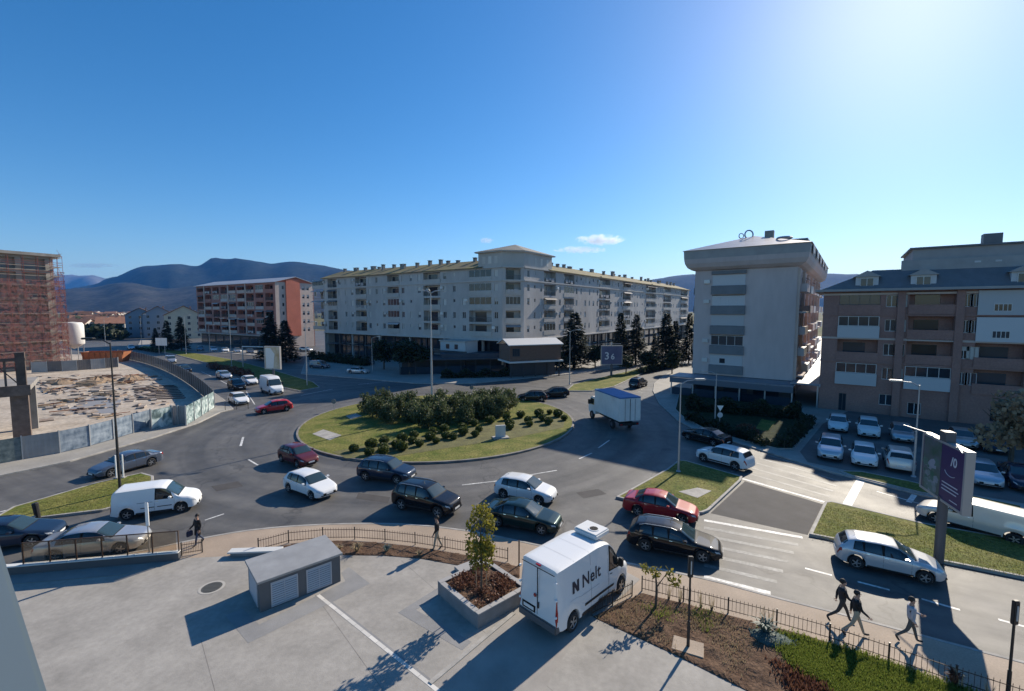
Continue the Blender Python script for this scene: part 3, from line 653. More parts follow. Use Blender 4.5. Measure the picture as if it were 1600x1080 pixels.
for k, z in enumerate(zt):
    TF.hole(xa, xb, z + .05, z + 2.5, 1.2)
    d = TF.put('balcony', cached('tdoor', lambda: MB().box(.5, 3.4, -.06, -.01, .02, 2.1).mesh('balcony_door', M['glass_win'])), xa, 1.2, z)
    w = xb - xa
    put('parapet', MB().box(-.12, w + .12, -.3, .0, -.35, .92).mesh('parapet', M['bandT']), d, (0, -1.2, 0))
    if k in (1, 3, 4): 
        put('glazing', win_mesh(w, 1.45, M['frame_w'], 2), d, (0, -1.2, .95)); put('pane', pane_mesh(w, 1.45, M['glass_win'] if k != 3 else M['whiteT']), d, (0, -1.19, .95))
    if k == 0: put('panel', MB().box(0, w, -.06, -.02, .95, 2.5).box(w * .3, w * .45, -.065, -.03, 1.3, 2.0).mesh('panel', M['whiteT']), d, (0, -1.2, 0)); put('small_window', MB().box(w * .3, w * .47, -.07, -.062, 1.25, 1.95).mesh('small_window', M['glass_win']), d, (0, -1.2, 0))
    if k in (2, 4): put('blind', MB().box(0, w, -.05, -.02, .95, 2.5).mesh('panel', M['whiteT']), d, (0, -1.2, 0))
    if k != 2: TF.put('air_conditioner', ac_mesh(), xa - 1.15, -.02, z + 1.3)
TF.box('top_band', M['bandT'], xa - .12, xb + .12, -.3, .0, 18.0, 18.5)
for k, z in enumerate(zt):
    for i in range(6):
        x0 = 1.2 + i * 7.3
        loggia(TS, x0, x0 + 4.4, z, z + 2.45, M['bandT'] if i % 2 else M['wallT'], random.choice((1, 1, 2)), dep=1.6)
        window(TS, x0 + 5.1, x0 + 6.3, z + .8, z + 2.1, 'frame_w', 1)
TF.wall(3.0, 18.9, M['wallT']); TS.wall(3.0, 18.9, M['wallT'])
for i in range(7): TS.box('pilaster', M['creamP'], i * 7.3 + .1, i * 7.3 + .6, -.35, -.003, 3.0, 18.4)
for k, z in enumerate(zt):
    for i in range(6): TS.box('balcony_slab', M['whiteT'] if (i + k) % 2 else M['wallT'], 1.0 + i * 7.3, 5.8 + i * 7.3, -1.1, -.004, z - .15, z + (.95 if (i + k) % 3 else .1))
TF.box('back_wall', M['wallT'], .003, .25, .01, 46, 0, 18.9); TS.box('back_wall', M['wallT'], 45.7, 46, .01, WT - .26, 0, 18.9)
for k, z in enumerate(zt):   # balconies seen edge-on at the far left corner
    TF.box('side_balcony', M['bandT'], -1.1, -.003, 3.5, 8, z - .2, z + .85); TF.box('side_balcony_glass', M['glass_win'], -1.0, -.1, 3.6, 7.9, z + .86, z + 2.3)
# flared cornice and roof
def ringT(ov, z): 
    pts = [TF.P(-ov, -ov, z), TF.P(WT + ov, -ov, z), TF.P(WT + ov, 46 + ov, z), TF.P(-ov, 46 + ov, z)]; return pts
mb = MB(); prof = [(0, 18.6), (.45, 18.75), (.95, 19.1), (1.25, 19.7), (1.35, 20.35)]
rs_ = [ringT(a, z) for a, z in prof]
for i in range(len(rs_) - 1):
    for j in range(4): q = (j + 1) % 4; mb.quad(rs_[i][j], rs_[i][q], rs_[i + 1][q], rs_[i + 1][j])
mb.build('flared_cornice', M['wallT'], tb, smooth=40)
mb = MB(); r0 = ringT(1.35, 20.352); r1 = ringT(1.42, 21.6)
for j in range(4): q = (j + 1) % 4; mb.quad(r0[j], r0[q], r1[q], r1[j])
mb.build('roof_band', M['soffT'], tb)
mb = MB(); e_ = ringT(1.6, 21.61); top = [TF.P(WT / 2, 7, 24.2), TF.P(WT / 2, 39, 24.2)]
mb.add(e_ + top, [(0, 1, 4), (1, 2, 5, 4), (2, 3, 5), (3, 0, 4, 5), (3, 2, 1, 0)]); mb.build('roof', mat('sheet_roof', (.33, .30, .28), .35, .5, var=.15, vscale=.5), tb)
for x, y, r in ((WT / 2 - .6, 6.5, .75), (WT / 2 - 1.8, 7.2, .45)):
    c = TF.P(x, y, 24.4)
    MB().lathe([(r * .75, -.1), (r, 0), (r * .75, .1), (r * .75, -.1)], 20, 0, Matrix.Translation(c) @ Matrix.Rotation(R(90), 4, 'X')).build('roof_vent', M['galv'], tb)
MB().lathe([(.9, -.1), (1.05, 0), (.9, .1)], 18, 0, Matrix.Translation(TF.P(WT * .85, 2.5, 22.9)) @ Matrix.Diagonal((1, 1, 1.5, 1))).build('roof_vent', M['galv'], tb)
TF.box('chimney', M['conc_raw'], WT * .62, WT * .62 + 1.2, 6.2, 7, 23.6, 24.7)
for i in range(5): TS.box('dormer', M['bandT'], 5 + i * 8, 9 + i * 8, -.6, 3, 21.5, 23.0); TS.box('dormer_window', M['whiteT'], 1 + i * 8, 4 + i * 8, -1.62, -1.55, 20.5, 21.5)
# ground floor: shops behind, glazed canopy in front, awnings
for F in (TF, TS):
    F.box('shop_wall', M['shop'], .3, F.W - .3, .2, .4, 0, 3.0)
    n = int(F.W / 4)
    for i in range(n): F.box('shop_window', M['shopglass'], i * 4 + .5, i * 4 + 3.7, .1, .18, .4, 2.7)
TF.box('terrace_roof', mat('terrace_roof_panels', (.20, .22, .25), .5, var=.15), -2, WT + .5, -4.5, .0, 2.75, 2.93)
TF.box('awning', M['awning'], -2, WT + .5, -4.62, -4.53, 2.0, 2.74)
for i in range(6): TF.box('post', M['galv'], -1.9 + i * 3.1, -1.75 + i * 3.1, -4.4, -4.25, .1, 2.75)
for i in range(5): TF.box('terrace_glass', M['shopglass'], -1.7 + i * 3.1, 1.1 + i * 3.1, -4.36, -4.3, .2, 1.3)
TS.box('terrace_roof', mat('terrace_roof_panels', (.20, .22, .25), .5), -3.0, 45, -3.2, -.003, 3.0, 3.2)
TS.box('terrace_edge', M['whiteT'], -3, 45, -3.3, -3.21, 2.85, 3.25)
for i in range(9): TS.box('post', M['galv'], i * 5.2 - 2.5, i * 5.2 - 2.35, -3.1, -2.95, .1, 3.0)

# ---------------------------------------------------------------- brick apartment house on the right
M['brick'] = mat('brown_brick', (.29, .165, .135), .85, var=.12, vscale=.4, fine=.12, fscale=6); M['mansard'] = mat('slate_mansard', (.14, .145, .155), .6, var=.12, vscale=1)
uB = Vector((.81, -.59)).normalized(); oB = Vector((39.6, 58.0)); WB = 40; nB = Vector((-uB.y, uB.x))
bb = thing('brick_apartment_house', 'brown brick apartment house with white enclosed balconies and mansard attic', 'apartment building', (oB.x, oB.y, 0))
BF = Face(bb, oB, uB, WB); BL = Face(bb, oB + nB * 14, -nB, 14)
def bx(px): return t_at(px, BF.o, BF.u)
zb_ = [3.7 + 2.9 * k for k in range(4)]
colsB = [(bx(1311), bx(1375)), (bx(1420), bx(1493)), (bx(1528), bx(1610)), (bx(1650), bx(1720))]
WHITE = {(0, 0), (0, 2), (1, 0), (2, 3), (2, 2), (3, 1)}
for ci, (a, b) in enumerate(colsB):
    for k, z in enumerate(zb_):
        w = b - a
        BF.hole(a, b, z, z + 2.5, 1.2)
        d = BF.put('balcony', cached(('bbdoor', round(w, 1)), lambda: MB().box(w * .15, w * .7, -.06, -.01, .02, 2.1).mesh('balcony_door', M['glass_win'])), a, 1.2, z)
        if (ci, k) in WHITE:
            put('enclosure', MB().box(-.05, w + .05, -.25, -.02, -.2, 1.25 if ci != 2 else 2.45).mesh('enclosure', M['whiteT']), d, (0, -1.2, 0))
            put('glazing', win_mesh(w, 1.2, M['frame_w'], 2), d, (0, -1.25, 1.27)) if ci != 2 else put('glazing', win_mesh(w * .35, .8, M['frame_w'], 2), d, (w * .3, -1.5, .2))
            put('pane', pane_mesh(w, 1.2, M['glass_win']), d, (0, -1.25, 1.27)) if ci != 2 else put('pane', pane_mesh(w * .35, .8, M['glass_win']), d, (w * .3, -1.512, .2))
        else:
            put('parapet', MB().box(-.05, w + .05, -.12, -.0, -.2, .95).mesh('parapet', M['brick']), d, (0, -1.2, 0))
            if random.random() < .5: put('glazing', win_mesh(w, 1.5, M['frame_d'], 2), d, (0, -1.1, .97)); put('pane', pane_mesh(w, 1.5, M['glass_win']), d, (0, -1.1, .97))
for px0 in (1384, 1400, 1501, 1515, 1625):
    for k, z in enumerate(zb_): window(BF, bx(px0), bx(px0) + 1.0, z + .7, z + 2.1, 'frame_w', 1)
window(BF, bx(1428), bx(1428) + 1.2, .5, 1.9, 'frame_w', 1, 0); window(BF, bx(1382), bx(1404), 1.3, 2.6, 'frame_w', 1, 0)
window(BF, bx(1560), bx(1590), .6, 2.3, 'frame_d', 2, 0); window(BF, bx(1318), bx(1330), .1, 2.3, 'frame_d', 1, 0)
BF.wall(0, 15.0, M['brick']); BL.wall(0, 15.0, M['brick'])
BF.box('back_wall', M['brick'], .01, WB, 13.7, 13.99, 0, 15); BF.box('end_wall', M['brick'], WB - .2, WB, .01, 13.6, 0, 15)
for k, z in enumerate(zb_[1:] + [15.0 - .1]): BF.box('string_course', M['creamP'] if k % 2 else M['brick'], -.05, WB, -.12, -.003, z - .35, z - .12)
BF.box('eave', M['soffT'], -.9, WB + .5, -.9, 14.5, 15.0, 15.28)
for xx in (bx(1408), bx(1500), bx(1616)): BF.box('pilaster', M['brick'], xx - .35, xx + .35, -.3, -.004, 0, 14.9)
mb = MB(); r0 = [BF.P(-.3, -.3, 15.28), BF.P(WB, -.3, 15.28), BF.P(WB, 14, 15.28), BF.P(-.3, 14, 15.28)]; r1 = [BF.P(4.8, 1.7, 17.6), BF.P(WB, 1.7, 17.6), BF.P(WB, 12, 17.6), BF.P(4.8, 12, 17.6)]
for j in range(4): q = (j + 1) % 4; mb.quad(r0[j], r0[q], r1[q], r1[j])
mb.quad(*r1); mans = mb.build('mansard', M['mansard'], bb)
for px0 in (1352, 1440, 1600):
    x = bx(px0); w_ = 2.2
    dm = BF.box('dormer', M['whiteT'], x - w_ / 2, x + w_ / 2, .1, 3, 15.3, 16.8)
    g = win_mesh(1.3, 1.0, M['frame_w'], 1); o = BF.put('dormer_window', g, x - .65, .0, 15.6); put('pane', pane_mesh(1.3, 1.0, M['glass_win']), o)
    mb = MB(); p = [BF.P(x - w_ / 2 - .25, -.15, 16.75), BF.P(x + w_ / 2 + .25, -.15, 16.75), BF.P(x, -.15, 17.5), BF.P(x - w_ / 2 - .25, 3.2, 16.75), BF.P(x + w_ / 2 + .25, 3.2, 16.75), BF.P(x, 3.2, 17.5)]
    mb.add(p, [(0, 1, 2), (0, 2, 5, 3), (2, 1, 4, 5), (1, 0, 3, 4)]); mb.build('dormer_roof', M['soffT'], bb)
xk = bx(1396)
BF.box('penthouse', mat('penthouse_cladding', (.33, .31, .30), .7, var=.08), xk + 1.6, WB, 2.2, 13, 17.5, 19.9); BF.box('penthouse_roof', M['mansard'], xk + 1.3, WB + .3, 1.9, 13.3, 19.91, 20.1)
BF.box('penthouse_ledge', M['soffT'], xk + .6, WB, 1.5, 2.19, 17.4, 18.6)
xq = bx(1506) + 1.5; BF.box('chimney', M['mansard'], xq, xq + 1.5, 2.3, 3.6, 19.6, 21.2)
for px0 in (1498, 1530, 1575): x = bx(px0) + 1.2; BF.box('roof_light', M['whiteT'], x, x + .5, 1.45, 1.5, 18.0, 18.2)

# ---------------------------------------------------------------- scaffolded new building at the far left
uS = Vector((.44, .90)).normalized(); rS = Vector((-100., 100.)); nS = Vector((-uS.y, uS.x))
sb = thing('scaffolded_building', 'unfinished grey apartment building wrapped in red scaffold netting', 'building site', (rS.x, rS.y, 0))
SF = Face(sb, rS - uS * 30, uS, 30); SE = Face(sb, rS, nS, 16)
for k in range(8):
    z = .6 + 2.95 * k
    for x in (2, 8, 14, 20.6, 25.2): SF.hole(x, x + 3.6, z + .1, z + 2.4, 1.0)
    for x in (2, 9): SE.hole(x, x + 2.4, z + .6, z + 2.2, .5)
SF.wall(0, 24.2, mat('new_render', (.33, .31, .28), .85, var=.15, vscale=.4)); SE.wall(0, 24.2, mat('new_render', (.33, .31, .28), .85))
SF.box('roof_slab', M['conc_raw'], -1, 31, -1.2, 17, 24.2, 24.8); SF.box('back_wall', M['conc_raw'], 0, 30, 15.7, 16, 0, 24.2)
for k in range(8): SF.box('floor_slab', M['conc_raw'], 0, 30, -.12, -.003, .35 + 2.95 * k, .6 + 2.95 * k)
M['redsteel'] = mat('red_scaffold_tube', (.26, .06, .045), .6, .2); M['plank'] = mat('scaffold_board', (.5, .42, .33), .8, rand=.3); M['net'] = netmat('red_netting', (.30, .12, .10), .14)
def scaffold(F, xa, xb, off, zt, lab):
    nx = int((xb - xa) / 2.2)
    for i in range(nx + 1):
        x = xa + i * 2.2
        for y in (off, off - .9): MB().cyl(F.P(x, y, 0), F.P(x, y, zt), .035, n=6).build('standard', M['redsteel'], sb)
    for k in range(12):
        z = 2.0 + k * 2.0
        if z > zt - .3: break
        F.box('scaffold_board', M['plank'], xa, xb, off - .85, off - .1, z, z + .06)
        for y, zz in ((off - .9, z + .5), (off - .9, z + 1.0)): MB().cyl(F.P(xa, y, zz), F.P(xb, y, zz), .03, n=6).build('ledger', M['redsteel'], sb)
        if k % 2: MB().cyl(F.P(xa, off - .92, z), F.P(xa + 2.2, off - .92, z + 2), .028, n=6).build('brace', M['redsteel'], sb)
scaffold(SF, 14, 31, -.4, 24, ''); scaffold(SE, -.8, 14, -.4, 24.5, '')
for k in range(4):
    SF.box('netting', M['net'], 14.02, 31.3, -1.42, -1.40, 1.2 + k * 4.5, 5.6 + k * 4.5) if k < 4 else None
    SE.box('netting', M['net'], -1.2, 14, -1.42, -1.40, 1.2 + k * 5, 6.1 + k * 5)

# ---------------------------------------------------------------- raw concrete frame in the near left corner of the site
c0 = G(46, 690); cf = thing('concrete_frame', 'raw concrete frame of columns and dark slab at the left edge', 'building site', (c0.x, c0.y, 0), R(42))
def cbx(name, m, x0, x1, y0, y1, z0, z1): return MB().box(x0, x1, y0, y1, z0, z1).build(name, M[m], cf)
M['formwork'] = mat('weathered_formwork', (.13, .095, .075), .85, rand=.25, var=.3, vscale=2)
cbx('column', 'formwork', -1.0, .2, -.4, .4, 0, 5.0); cbx('column', 'conc_raw', -1.0, .2, 6, 6.7, 0, 5.0); cbx('column', 'conc_raw', -9.5, -8.7, -.4, .4, 0, 5.0); cbx('column', 'conc_raw', -9.5, -8.7, 6, 6.7, 0, 5.0)
cbx('slab', 'conc_raw', -14, .35, -.6, 8, 5.0, 5.45); cbx('edge_board', 'formwork', -14, .42, -.68, -.605, 4.6, 5.6)
for i in range(9): cbx('prop', 'formwork', -.2 - i * 1.1, -.05 - i * 1.1, .1, .25, 5.45, 7.9)
for i in range(6): MB().cyl((-.3 - i * 1.9, .1, 5.5), (-1.9 - i * 1.9, .1, 7.8), .05, n=6).build('brace', M['formwork'], cf)
cbx('top_beam', 'formwork', -12, .2, -.1, .3, 7.9, 8.15); cbx('upper_column', 'formwork', -.5, .15, -.2, .4, 5.45, 8.7)
cbx('inner_wall', 'conc_raw', -12, -2.6, 3.8, 4.0, 0, 2.7)
# ================================================================ hills and the far town
def hill(name, pts, D, depth, m, seed, base=-2):
    """ridge whose skyline follows points (px, py) at distance D"""
    rnd = random.Random(seed); xs = [((px - 800) / FPX * D, CAM_H + (485 - py) / FPX * D) for px, py in pts]
    n = 110; rows = 16; mb = MB(); vs = []
    import mathutils.noise as mn
    def zz(x):
        for (a, za), (b, zb) in zip(xs, xs[1:]):
            if x <= b: t = (x - a) / (b - a); t = t * t * (3 - 2 * t); return za + (zb - za) * t
        return xs[-1][1]
    x0, x1 = xs[0][0], xs[-1][0]
    for r in range(rows + 1):
        t = r / rows
        for i in range(n + 1):
            x = x0 + (x1 - x0) * i / n; z = zz(x)
            h = z * (1 - abs(2 * t - 1) ** 1.5) if t < .5 else z * (1 - (2 * t - 1) ** 2)
            nz = mn.fractal(Vector((x / 420 + seed, t * depth / 420, 0)), 1, 2.1, 6)
            h = h + nz * z * .16 * math.sin(math.pi * min(1, t * 1.02)) * (0.35 if abs(t - .5) < .05 else 1)
            k = (D + (t - .5) * depth) / D
            vs.append((x * k, D + (t - .5) * depth, max(base, h * (1 if t <= .5 else 1))))
    W = n + 1
    mb.add(vs, [(r * W + i, r * W + i + 1, (r + 1) * W + i + 1, (r + 1) * W + i) for r in range(rows) for i in range(n)])
    return tag(mb.build(name, m, smooth=180), kind='structure')
M['hill'] = mat('wooded_hill', (.010, .018, .017), .95, col2=(.034, .038, .032), vscale=.004, fine=.35, fscale=.03, spec=.05)
M['hill2'] = mat('scrub_hill', (.026, .03, .028), .95, col2=(.07, .066, .056), vscale=.006, fine=.35, fscale=.04, spec=.05)
M['hill3'] = mat('bare_mountain', (.10, .10, .095), .95, col2=(.2, .19, .18), vscale=.002, spec=.05)
hill('hills', [(60, 476), (110, 452), (150, 447), (180, 436), (235, 416), (278, 412), (320, 419), (350, 414), (385, 406), (440, 411), (490, 416), (560, 424), (640, 432), (700, 440), (800, 455), (900, 478)], 4200, 2600, M['hill'], 3)
hill('hills', [(-300, 470), (-100, 455), (60, 455), (140, 450), (200, 442), (260, 452), (330, 446), (420, 444), (520, 452), (640, 462), (760, 476)], 2700, 1500, M['hill2'], 9)
hill('hills', [(860, 470), (940, 452), (1000, 440), (1050, 432), (1100, 428), (1180, 424), (1300, 428), (1420, 432), (1600, 440), (1900, 455), (2200, 475)], 5200, 2200, M['hill'], 5)
hill('hills', [(-700, 470), (-300, 440), (-100, 430), (60, 433), (110, 431), (145, 430), (175, 436), (260, 446), (400, 462)], 7600, 2200, M['hill3'], 12)

M['fwall'] = mat('house_wall', (.52, .48, .43), .85, rand=.3); M['froof'] = mat('clay_roof', (.24, .115, .07), .85, rand=.35, var=.15); M['fwallb'] = mat('blue_grey_wall', (.30, .33, .38), .85)
M['fwallc'] = mat('cream_wall', (.55, .50, .38), .85, var=.06)
def house(name, label, cat, X, Y, w, d, h, rise, rz, wm, rm, floors=2, group=None, cols_=3, detail=True, gable_front=False):
    t = thing(name, label, cat, (X, Y, 0), rz, group)
    mb = MB().box(-w / 2, w / 2, -d / 2, d / 2, 0, h)
    if gable_front: mb.add([(-w / 2, -d / 2 - .001, h), (w / 2, -d / 2 - .001, h), (0, -d / 2 - .001, h + rise)], [(0, 1, 2)]).add([(-w / 2, d / 2, h), (0, d / 2, h + rise), (w / 2, d / 2, h)], [(0, 1, 2)])
    else: mb.add([(-w / 2, -d / 2, h), (-w / 2, 0, h + rise), (-w / 2, d / 2, h)], [(0, 1, 2)]).add([(w / 2, -d / 2, h), (w / 2, d / 2, h), (w / 2, 0, h + rise)], [(0, 1, 2)])
    mb.build('wall', wm, t); o = .45; r = MB()
    if gable_front:
        k = rise / (w / 2) * o
        for s in (1, -1): r.add([(s * (w / 2 + o), -d / 2 - o, h - k + .05), (s * (w / 2 + o), d / 2 + o, h - k + .05), (0, d / 2 + o, h + rise + .05), (0, -d / 2 - o, h + rise + .05), (s * (w / 2 + o), -d / 2 - o, h - k + .28), (s * (w / 2 + o), d / 2 + o, h - k + .28), (0, d / 2 + o, h + rise + .28), (0, -d / 2 - o, h + rise + .28)], [(4, 5, 6, 7), (3, 2, 1, 0), (0, 1, 5, 4), (0, 4, 7, 3), (1, 2, 6, 5)])
    else:
        k = rise / (d / 2) * o
        for s in (1, -1): r.add([(-w / 2 - o, s * (d / 2 + o), h - k + .05), (w / 2 + o, s * (d / 2 + o), h - k + .05), (w / 2 + o, 0, h + rise + .05), (-w / 2 - o, 0, h + rise + .05), (-w / 2 - o, s * (d / 2 + o), h - k + .28), (w / 2 + o, s * (d / 2 + o), h - k + .28), (w / 2 + o, 0, h + rise + .28), (-w / 2 - o, 0, h + rise + .28)], [(4, 5, 6, 7), (3, 2, 1, 0), (0, 1, 5, 4), (0, 4, 7, 3), (1, 2, 6, 5)])
    rf = r.build('roof', rm, t)
    if detail:
        for f in range(floors):
            for c in range(cols_):
                x = -w / 2 + w * (c + .5) / cols_; z = .9 + f * (h / floors)
                o_ = put('window', win_mesh(1.1, 1.3, M['frame_w'], 1), t, (x - .55, -d / 2 - .06, z)); put('pane', pane_mesh(1.1, 1.3, M['glass_win']), o_)
        put('chimney', cached('hch', lambda: MB().box(-.3, .3, -.3, .3, 0, 1.5).box(-.4, .4, -.4, .4, 1.5, 1.6).mesh('chimney', M['conc_raw'])), rf, (w * .2, 0, h + rise * .6))
    return t
g = G(205, 527); house('gabled_house', 'blue grey four storey gabled house left of its taller neighbour', 'house', g.x, g.y + 6, 11, 10, 10.5, 3.2, R(38), M['fwallb'], M['froof'], 4, cols_=3, gable_front=True)
g = G(233, 528); house('gabled_house', 'blue grey gabled house with pale eaves beside the cream one', 'house', g.x, g.y + 6, 11, 12, 11, 3.4, R(38), M['fwallb'], M['froof'], 4, cols_=3, gable_front=True)
g = G(268, 530); house('gabled_house', 'cream gabled apartment house behind dark conifers', 'house', g.x, g.y + 8, 14, 12, 10.5, 4.0, R(38), M['fwallc'], M['froof'], 4, cols_=4, gable_front=True)
g = G(300, 524); house('cream_block', 'pale cream block peeking out left of the pink building', 'house', g.x - 4, g.y + 30, 22, 12, 15, 2.5, R(-32), M['fwallc'], M['tin'], 5, cols_=7)
rnd = random.Random(21)
FH = 'clay roofed houses of the far suburb'
for px, py, w, lb in ((118, 520, 16, 'nearest clay roofed house left of the street lamp'), (142, 517, 17, 'long clay roofed house in the middle of the suburb'), (165, 519, 15, 'clay roofed house beside the blue grey house'), (176, 524, 11, 'small pale house with red roof at the junction'), (128, 509, 13, 'clay roofed house second row left'), (152, 508, 14, 'clay roofed house second row middle'), (174, 508, 12, 'clay roofed house second row right')):
    g = G(px, py); house('clay_roof_house', lb, 'house', g.x, g.y, w, 11, rnd.uniform(4.5, 6.5), 3.0, R(rnd.choice((20, 35, -30, 10))), M['fwall'], M['froof'], 2, FH)
k = 0
for px in range(108, 322, 6):
    for D in (rnd.uniform(440, 560), rnd.uniform(650, 900), rnd.uniform(1000, 1600)):
        if rnd.random() < .3: continue
        X = (px + rnd.uniform(-3, 3) - 800) / FPX * D
        t = house('distant_house', 'tiny distant house in the town below the hills', 'house', X, D, rnd.uniform(9, 16), rnd.uniform(8, 12), rnd.uniform(4, 9), rnd.uniform(1.5, 3), R(rnd.uniform(-60, 60)), M['fwall'], M['froof'], 1, 'tiny distant houses of the town', detail=False)
# ================================================================ vehicles
M['tyre'] = mat('tyre_rubber', (.02, .02, .021), .85); M['rim'] = mat('alloy_rim', (.45, .46, .47), .35, .8); M['rim_steel'] = mat('steel_rim', (.2, .2, .21), .45, .6)
M['cglass'] = mat('car_glass', (.015, .02, .024), .04, spec=.8); M['wscreen'] = mat('windscreen_glass', (.03, .05, .055), .04, spec=.9)
M['lamp_f'] = mat('headlight_lens', (.42, .44, .46), .12, spec=.8); M['lamp_r'] = mat('tail_light_lens', (.33, .015, .012), .15, spec=.7)
M['plate'] = mat('number_plate', (.72, .72, .70), .5); M['grille'] = mat('grille_black', (.012, .012, .013), .7, spec=.2); M['chrome'] = mat('chrome', (.7, .7, .7), .15, 1.)
M['under'] = mat('underbody', (.015, .015, .015), .9)
def paint(name, col, metal=.0, rough=.32): return mat('paint_' + name, col, .5 if metal < .3 else rough, metal, coat=.9, spec=.05 if max(col) < .06 else .18, rand=.06)
SPEC = {
 'hatch': dict(L=4.2, W=1.78, H=1.47, wb=2.58, fo=.83, r=.315, zc=.2,
   top=[(0, .52), (.012, .64), (.045, .745), (.12, .85), (.235, .95), (.26, .975), (.43, 1.395), (.50, 1.45), (.60, 1.47), (.80, 1.43), (.885, 1.34), (.965, 1.0), (.985, .86), (1, .55)],
   belt=[(0, .5), (.04, .66), (.25, .885), (.6, .925), (.9, .99), (.97, .9), (1, .52)], ws=(.272, .425), rw=(.893, .955), sw=[(.335, .555), (.575, .735), (.75, .84)]),
 'sedan': dict(L=4.65, W=1.81, H=1.44, wb=2.72, fo=.9, r=.325, zc=.18,
   top=[(0, .5), (.012, .62), (.04, .73), (.12, .83), (.245, .93), (.27, .955), (.42, 1.36), (.50, 1.425), (.58, 1.44), (.70, 1.375), (.83, 1.08), (.86, 1.045), (.965, .99), (.985, .86), (1, .52)],
   belt=[(0, .48), (.04, .64), (.25, .87), (.6, .915), (.9, .96), (.97, .9), (1, .5)], ws=(.28, .412), rw=(.712, .822), sw=[(.335, .535), (.55, .70), (.71, .765)]),
 'wagon': dict(L=4.72, W=1.83, H=1.46, wb=2.8, fo=.92, r=.335, zc=.18,
   top=[(0, .5), (.012, .62), (.04, .73), (.12, .83), (.245, .93), (.27, .955), (.42, 1.37), (.50, 1.435), (.6, 1.455), (.80, 1.42), (.90, 1.33), (.965, 1.02), (.985, .87), (1, .52)],
   belt=[(0, .48), (.04, .64), (.25, .87), (.6, .915), (.9, .985), (.97, .9), (1, .5)], ws=(.28, .412), rw=(.905, .957), sw=[(.335, .535), (.55, .70), (.715, .855)]),
 'suv': dict(L=4.4, W=1.85, H=1.68, wb=2.65, fo=.86, r=.36, zc=.25,
   top=[(0, .6), (.012, .78), (.04, .9), (.12, 1.0), (.235, 1.09), (.26, 1.115), (.40, 1.59), (.47, 1.65), (.58, 1.68), (.82, 1.64), (.90, 1.56), (.965, 1.13), (.985, .98), (1, .6)],
   belt=[(0, .55), (.04, .8), (.25, 1.02), (.6, 1.06), (.9, 1.12), (.97, 1.0), (1, .56)], ws=(.272, .395), rw=(.906, .955), sw=[(.325, .545), (.562, .725), (.74, .855)]),
 'van': dict(L=4.4, W=1.78, H=1.83, wb=2.72, fo=.88, r=.325, zc=.22,
   top=[(0, .55), (.012, .72), (.04, .86), (.11, .98), (.195, 1.08), (.215, 1.11), (.36, 1.7), (.42, 1.79), (.5, 1.83), (.94, 1.80), (.975, 1.72), (.985, 1.5), (.995, .9), (1, .55)],
   belt=[(0, .5), (.04, .75), (.2, 1.0), (.6, 1.03), (.95, 1.05), (.985, 1.0), (1, .52)], ws=(.226, .355), rw=None, sw=[(.29, .49)]),
 'bigvan': dict(L=5.41, W=2.05, H=2.52, wb=3.45, fo=.95, r=.35, zc=.26,
   top=[(0, .6), (.01, .86), (.03, 1.0), (.09, 1.14), (.15, 1.25), (.17, 1.3), (.29, 2.16), (.335, 2.36), (.40, 2.47), (.5, 2.52), (.975, 2.5), (.985, 2.42), (.994, 1.2), (1, .5)],
   belt=[(0, .55), (.03, .88), (.16, 1.2), (.4, 1.28), (.97, 1.3), (.99, 1.2), (1, .48)], ws=(.178, .285), rw=None, sw=[(.205, .355)]),
}
def lerp_tab(tab, x):
    if x <= tab[0][0]: return tab[0][1]
    for (a, za), (b, zb) in zip(tab, tab[1:]):
        if x <= b: return za + (zb - za) * (x - a) / (b - a)
    return tab[-1][1]
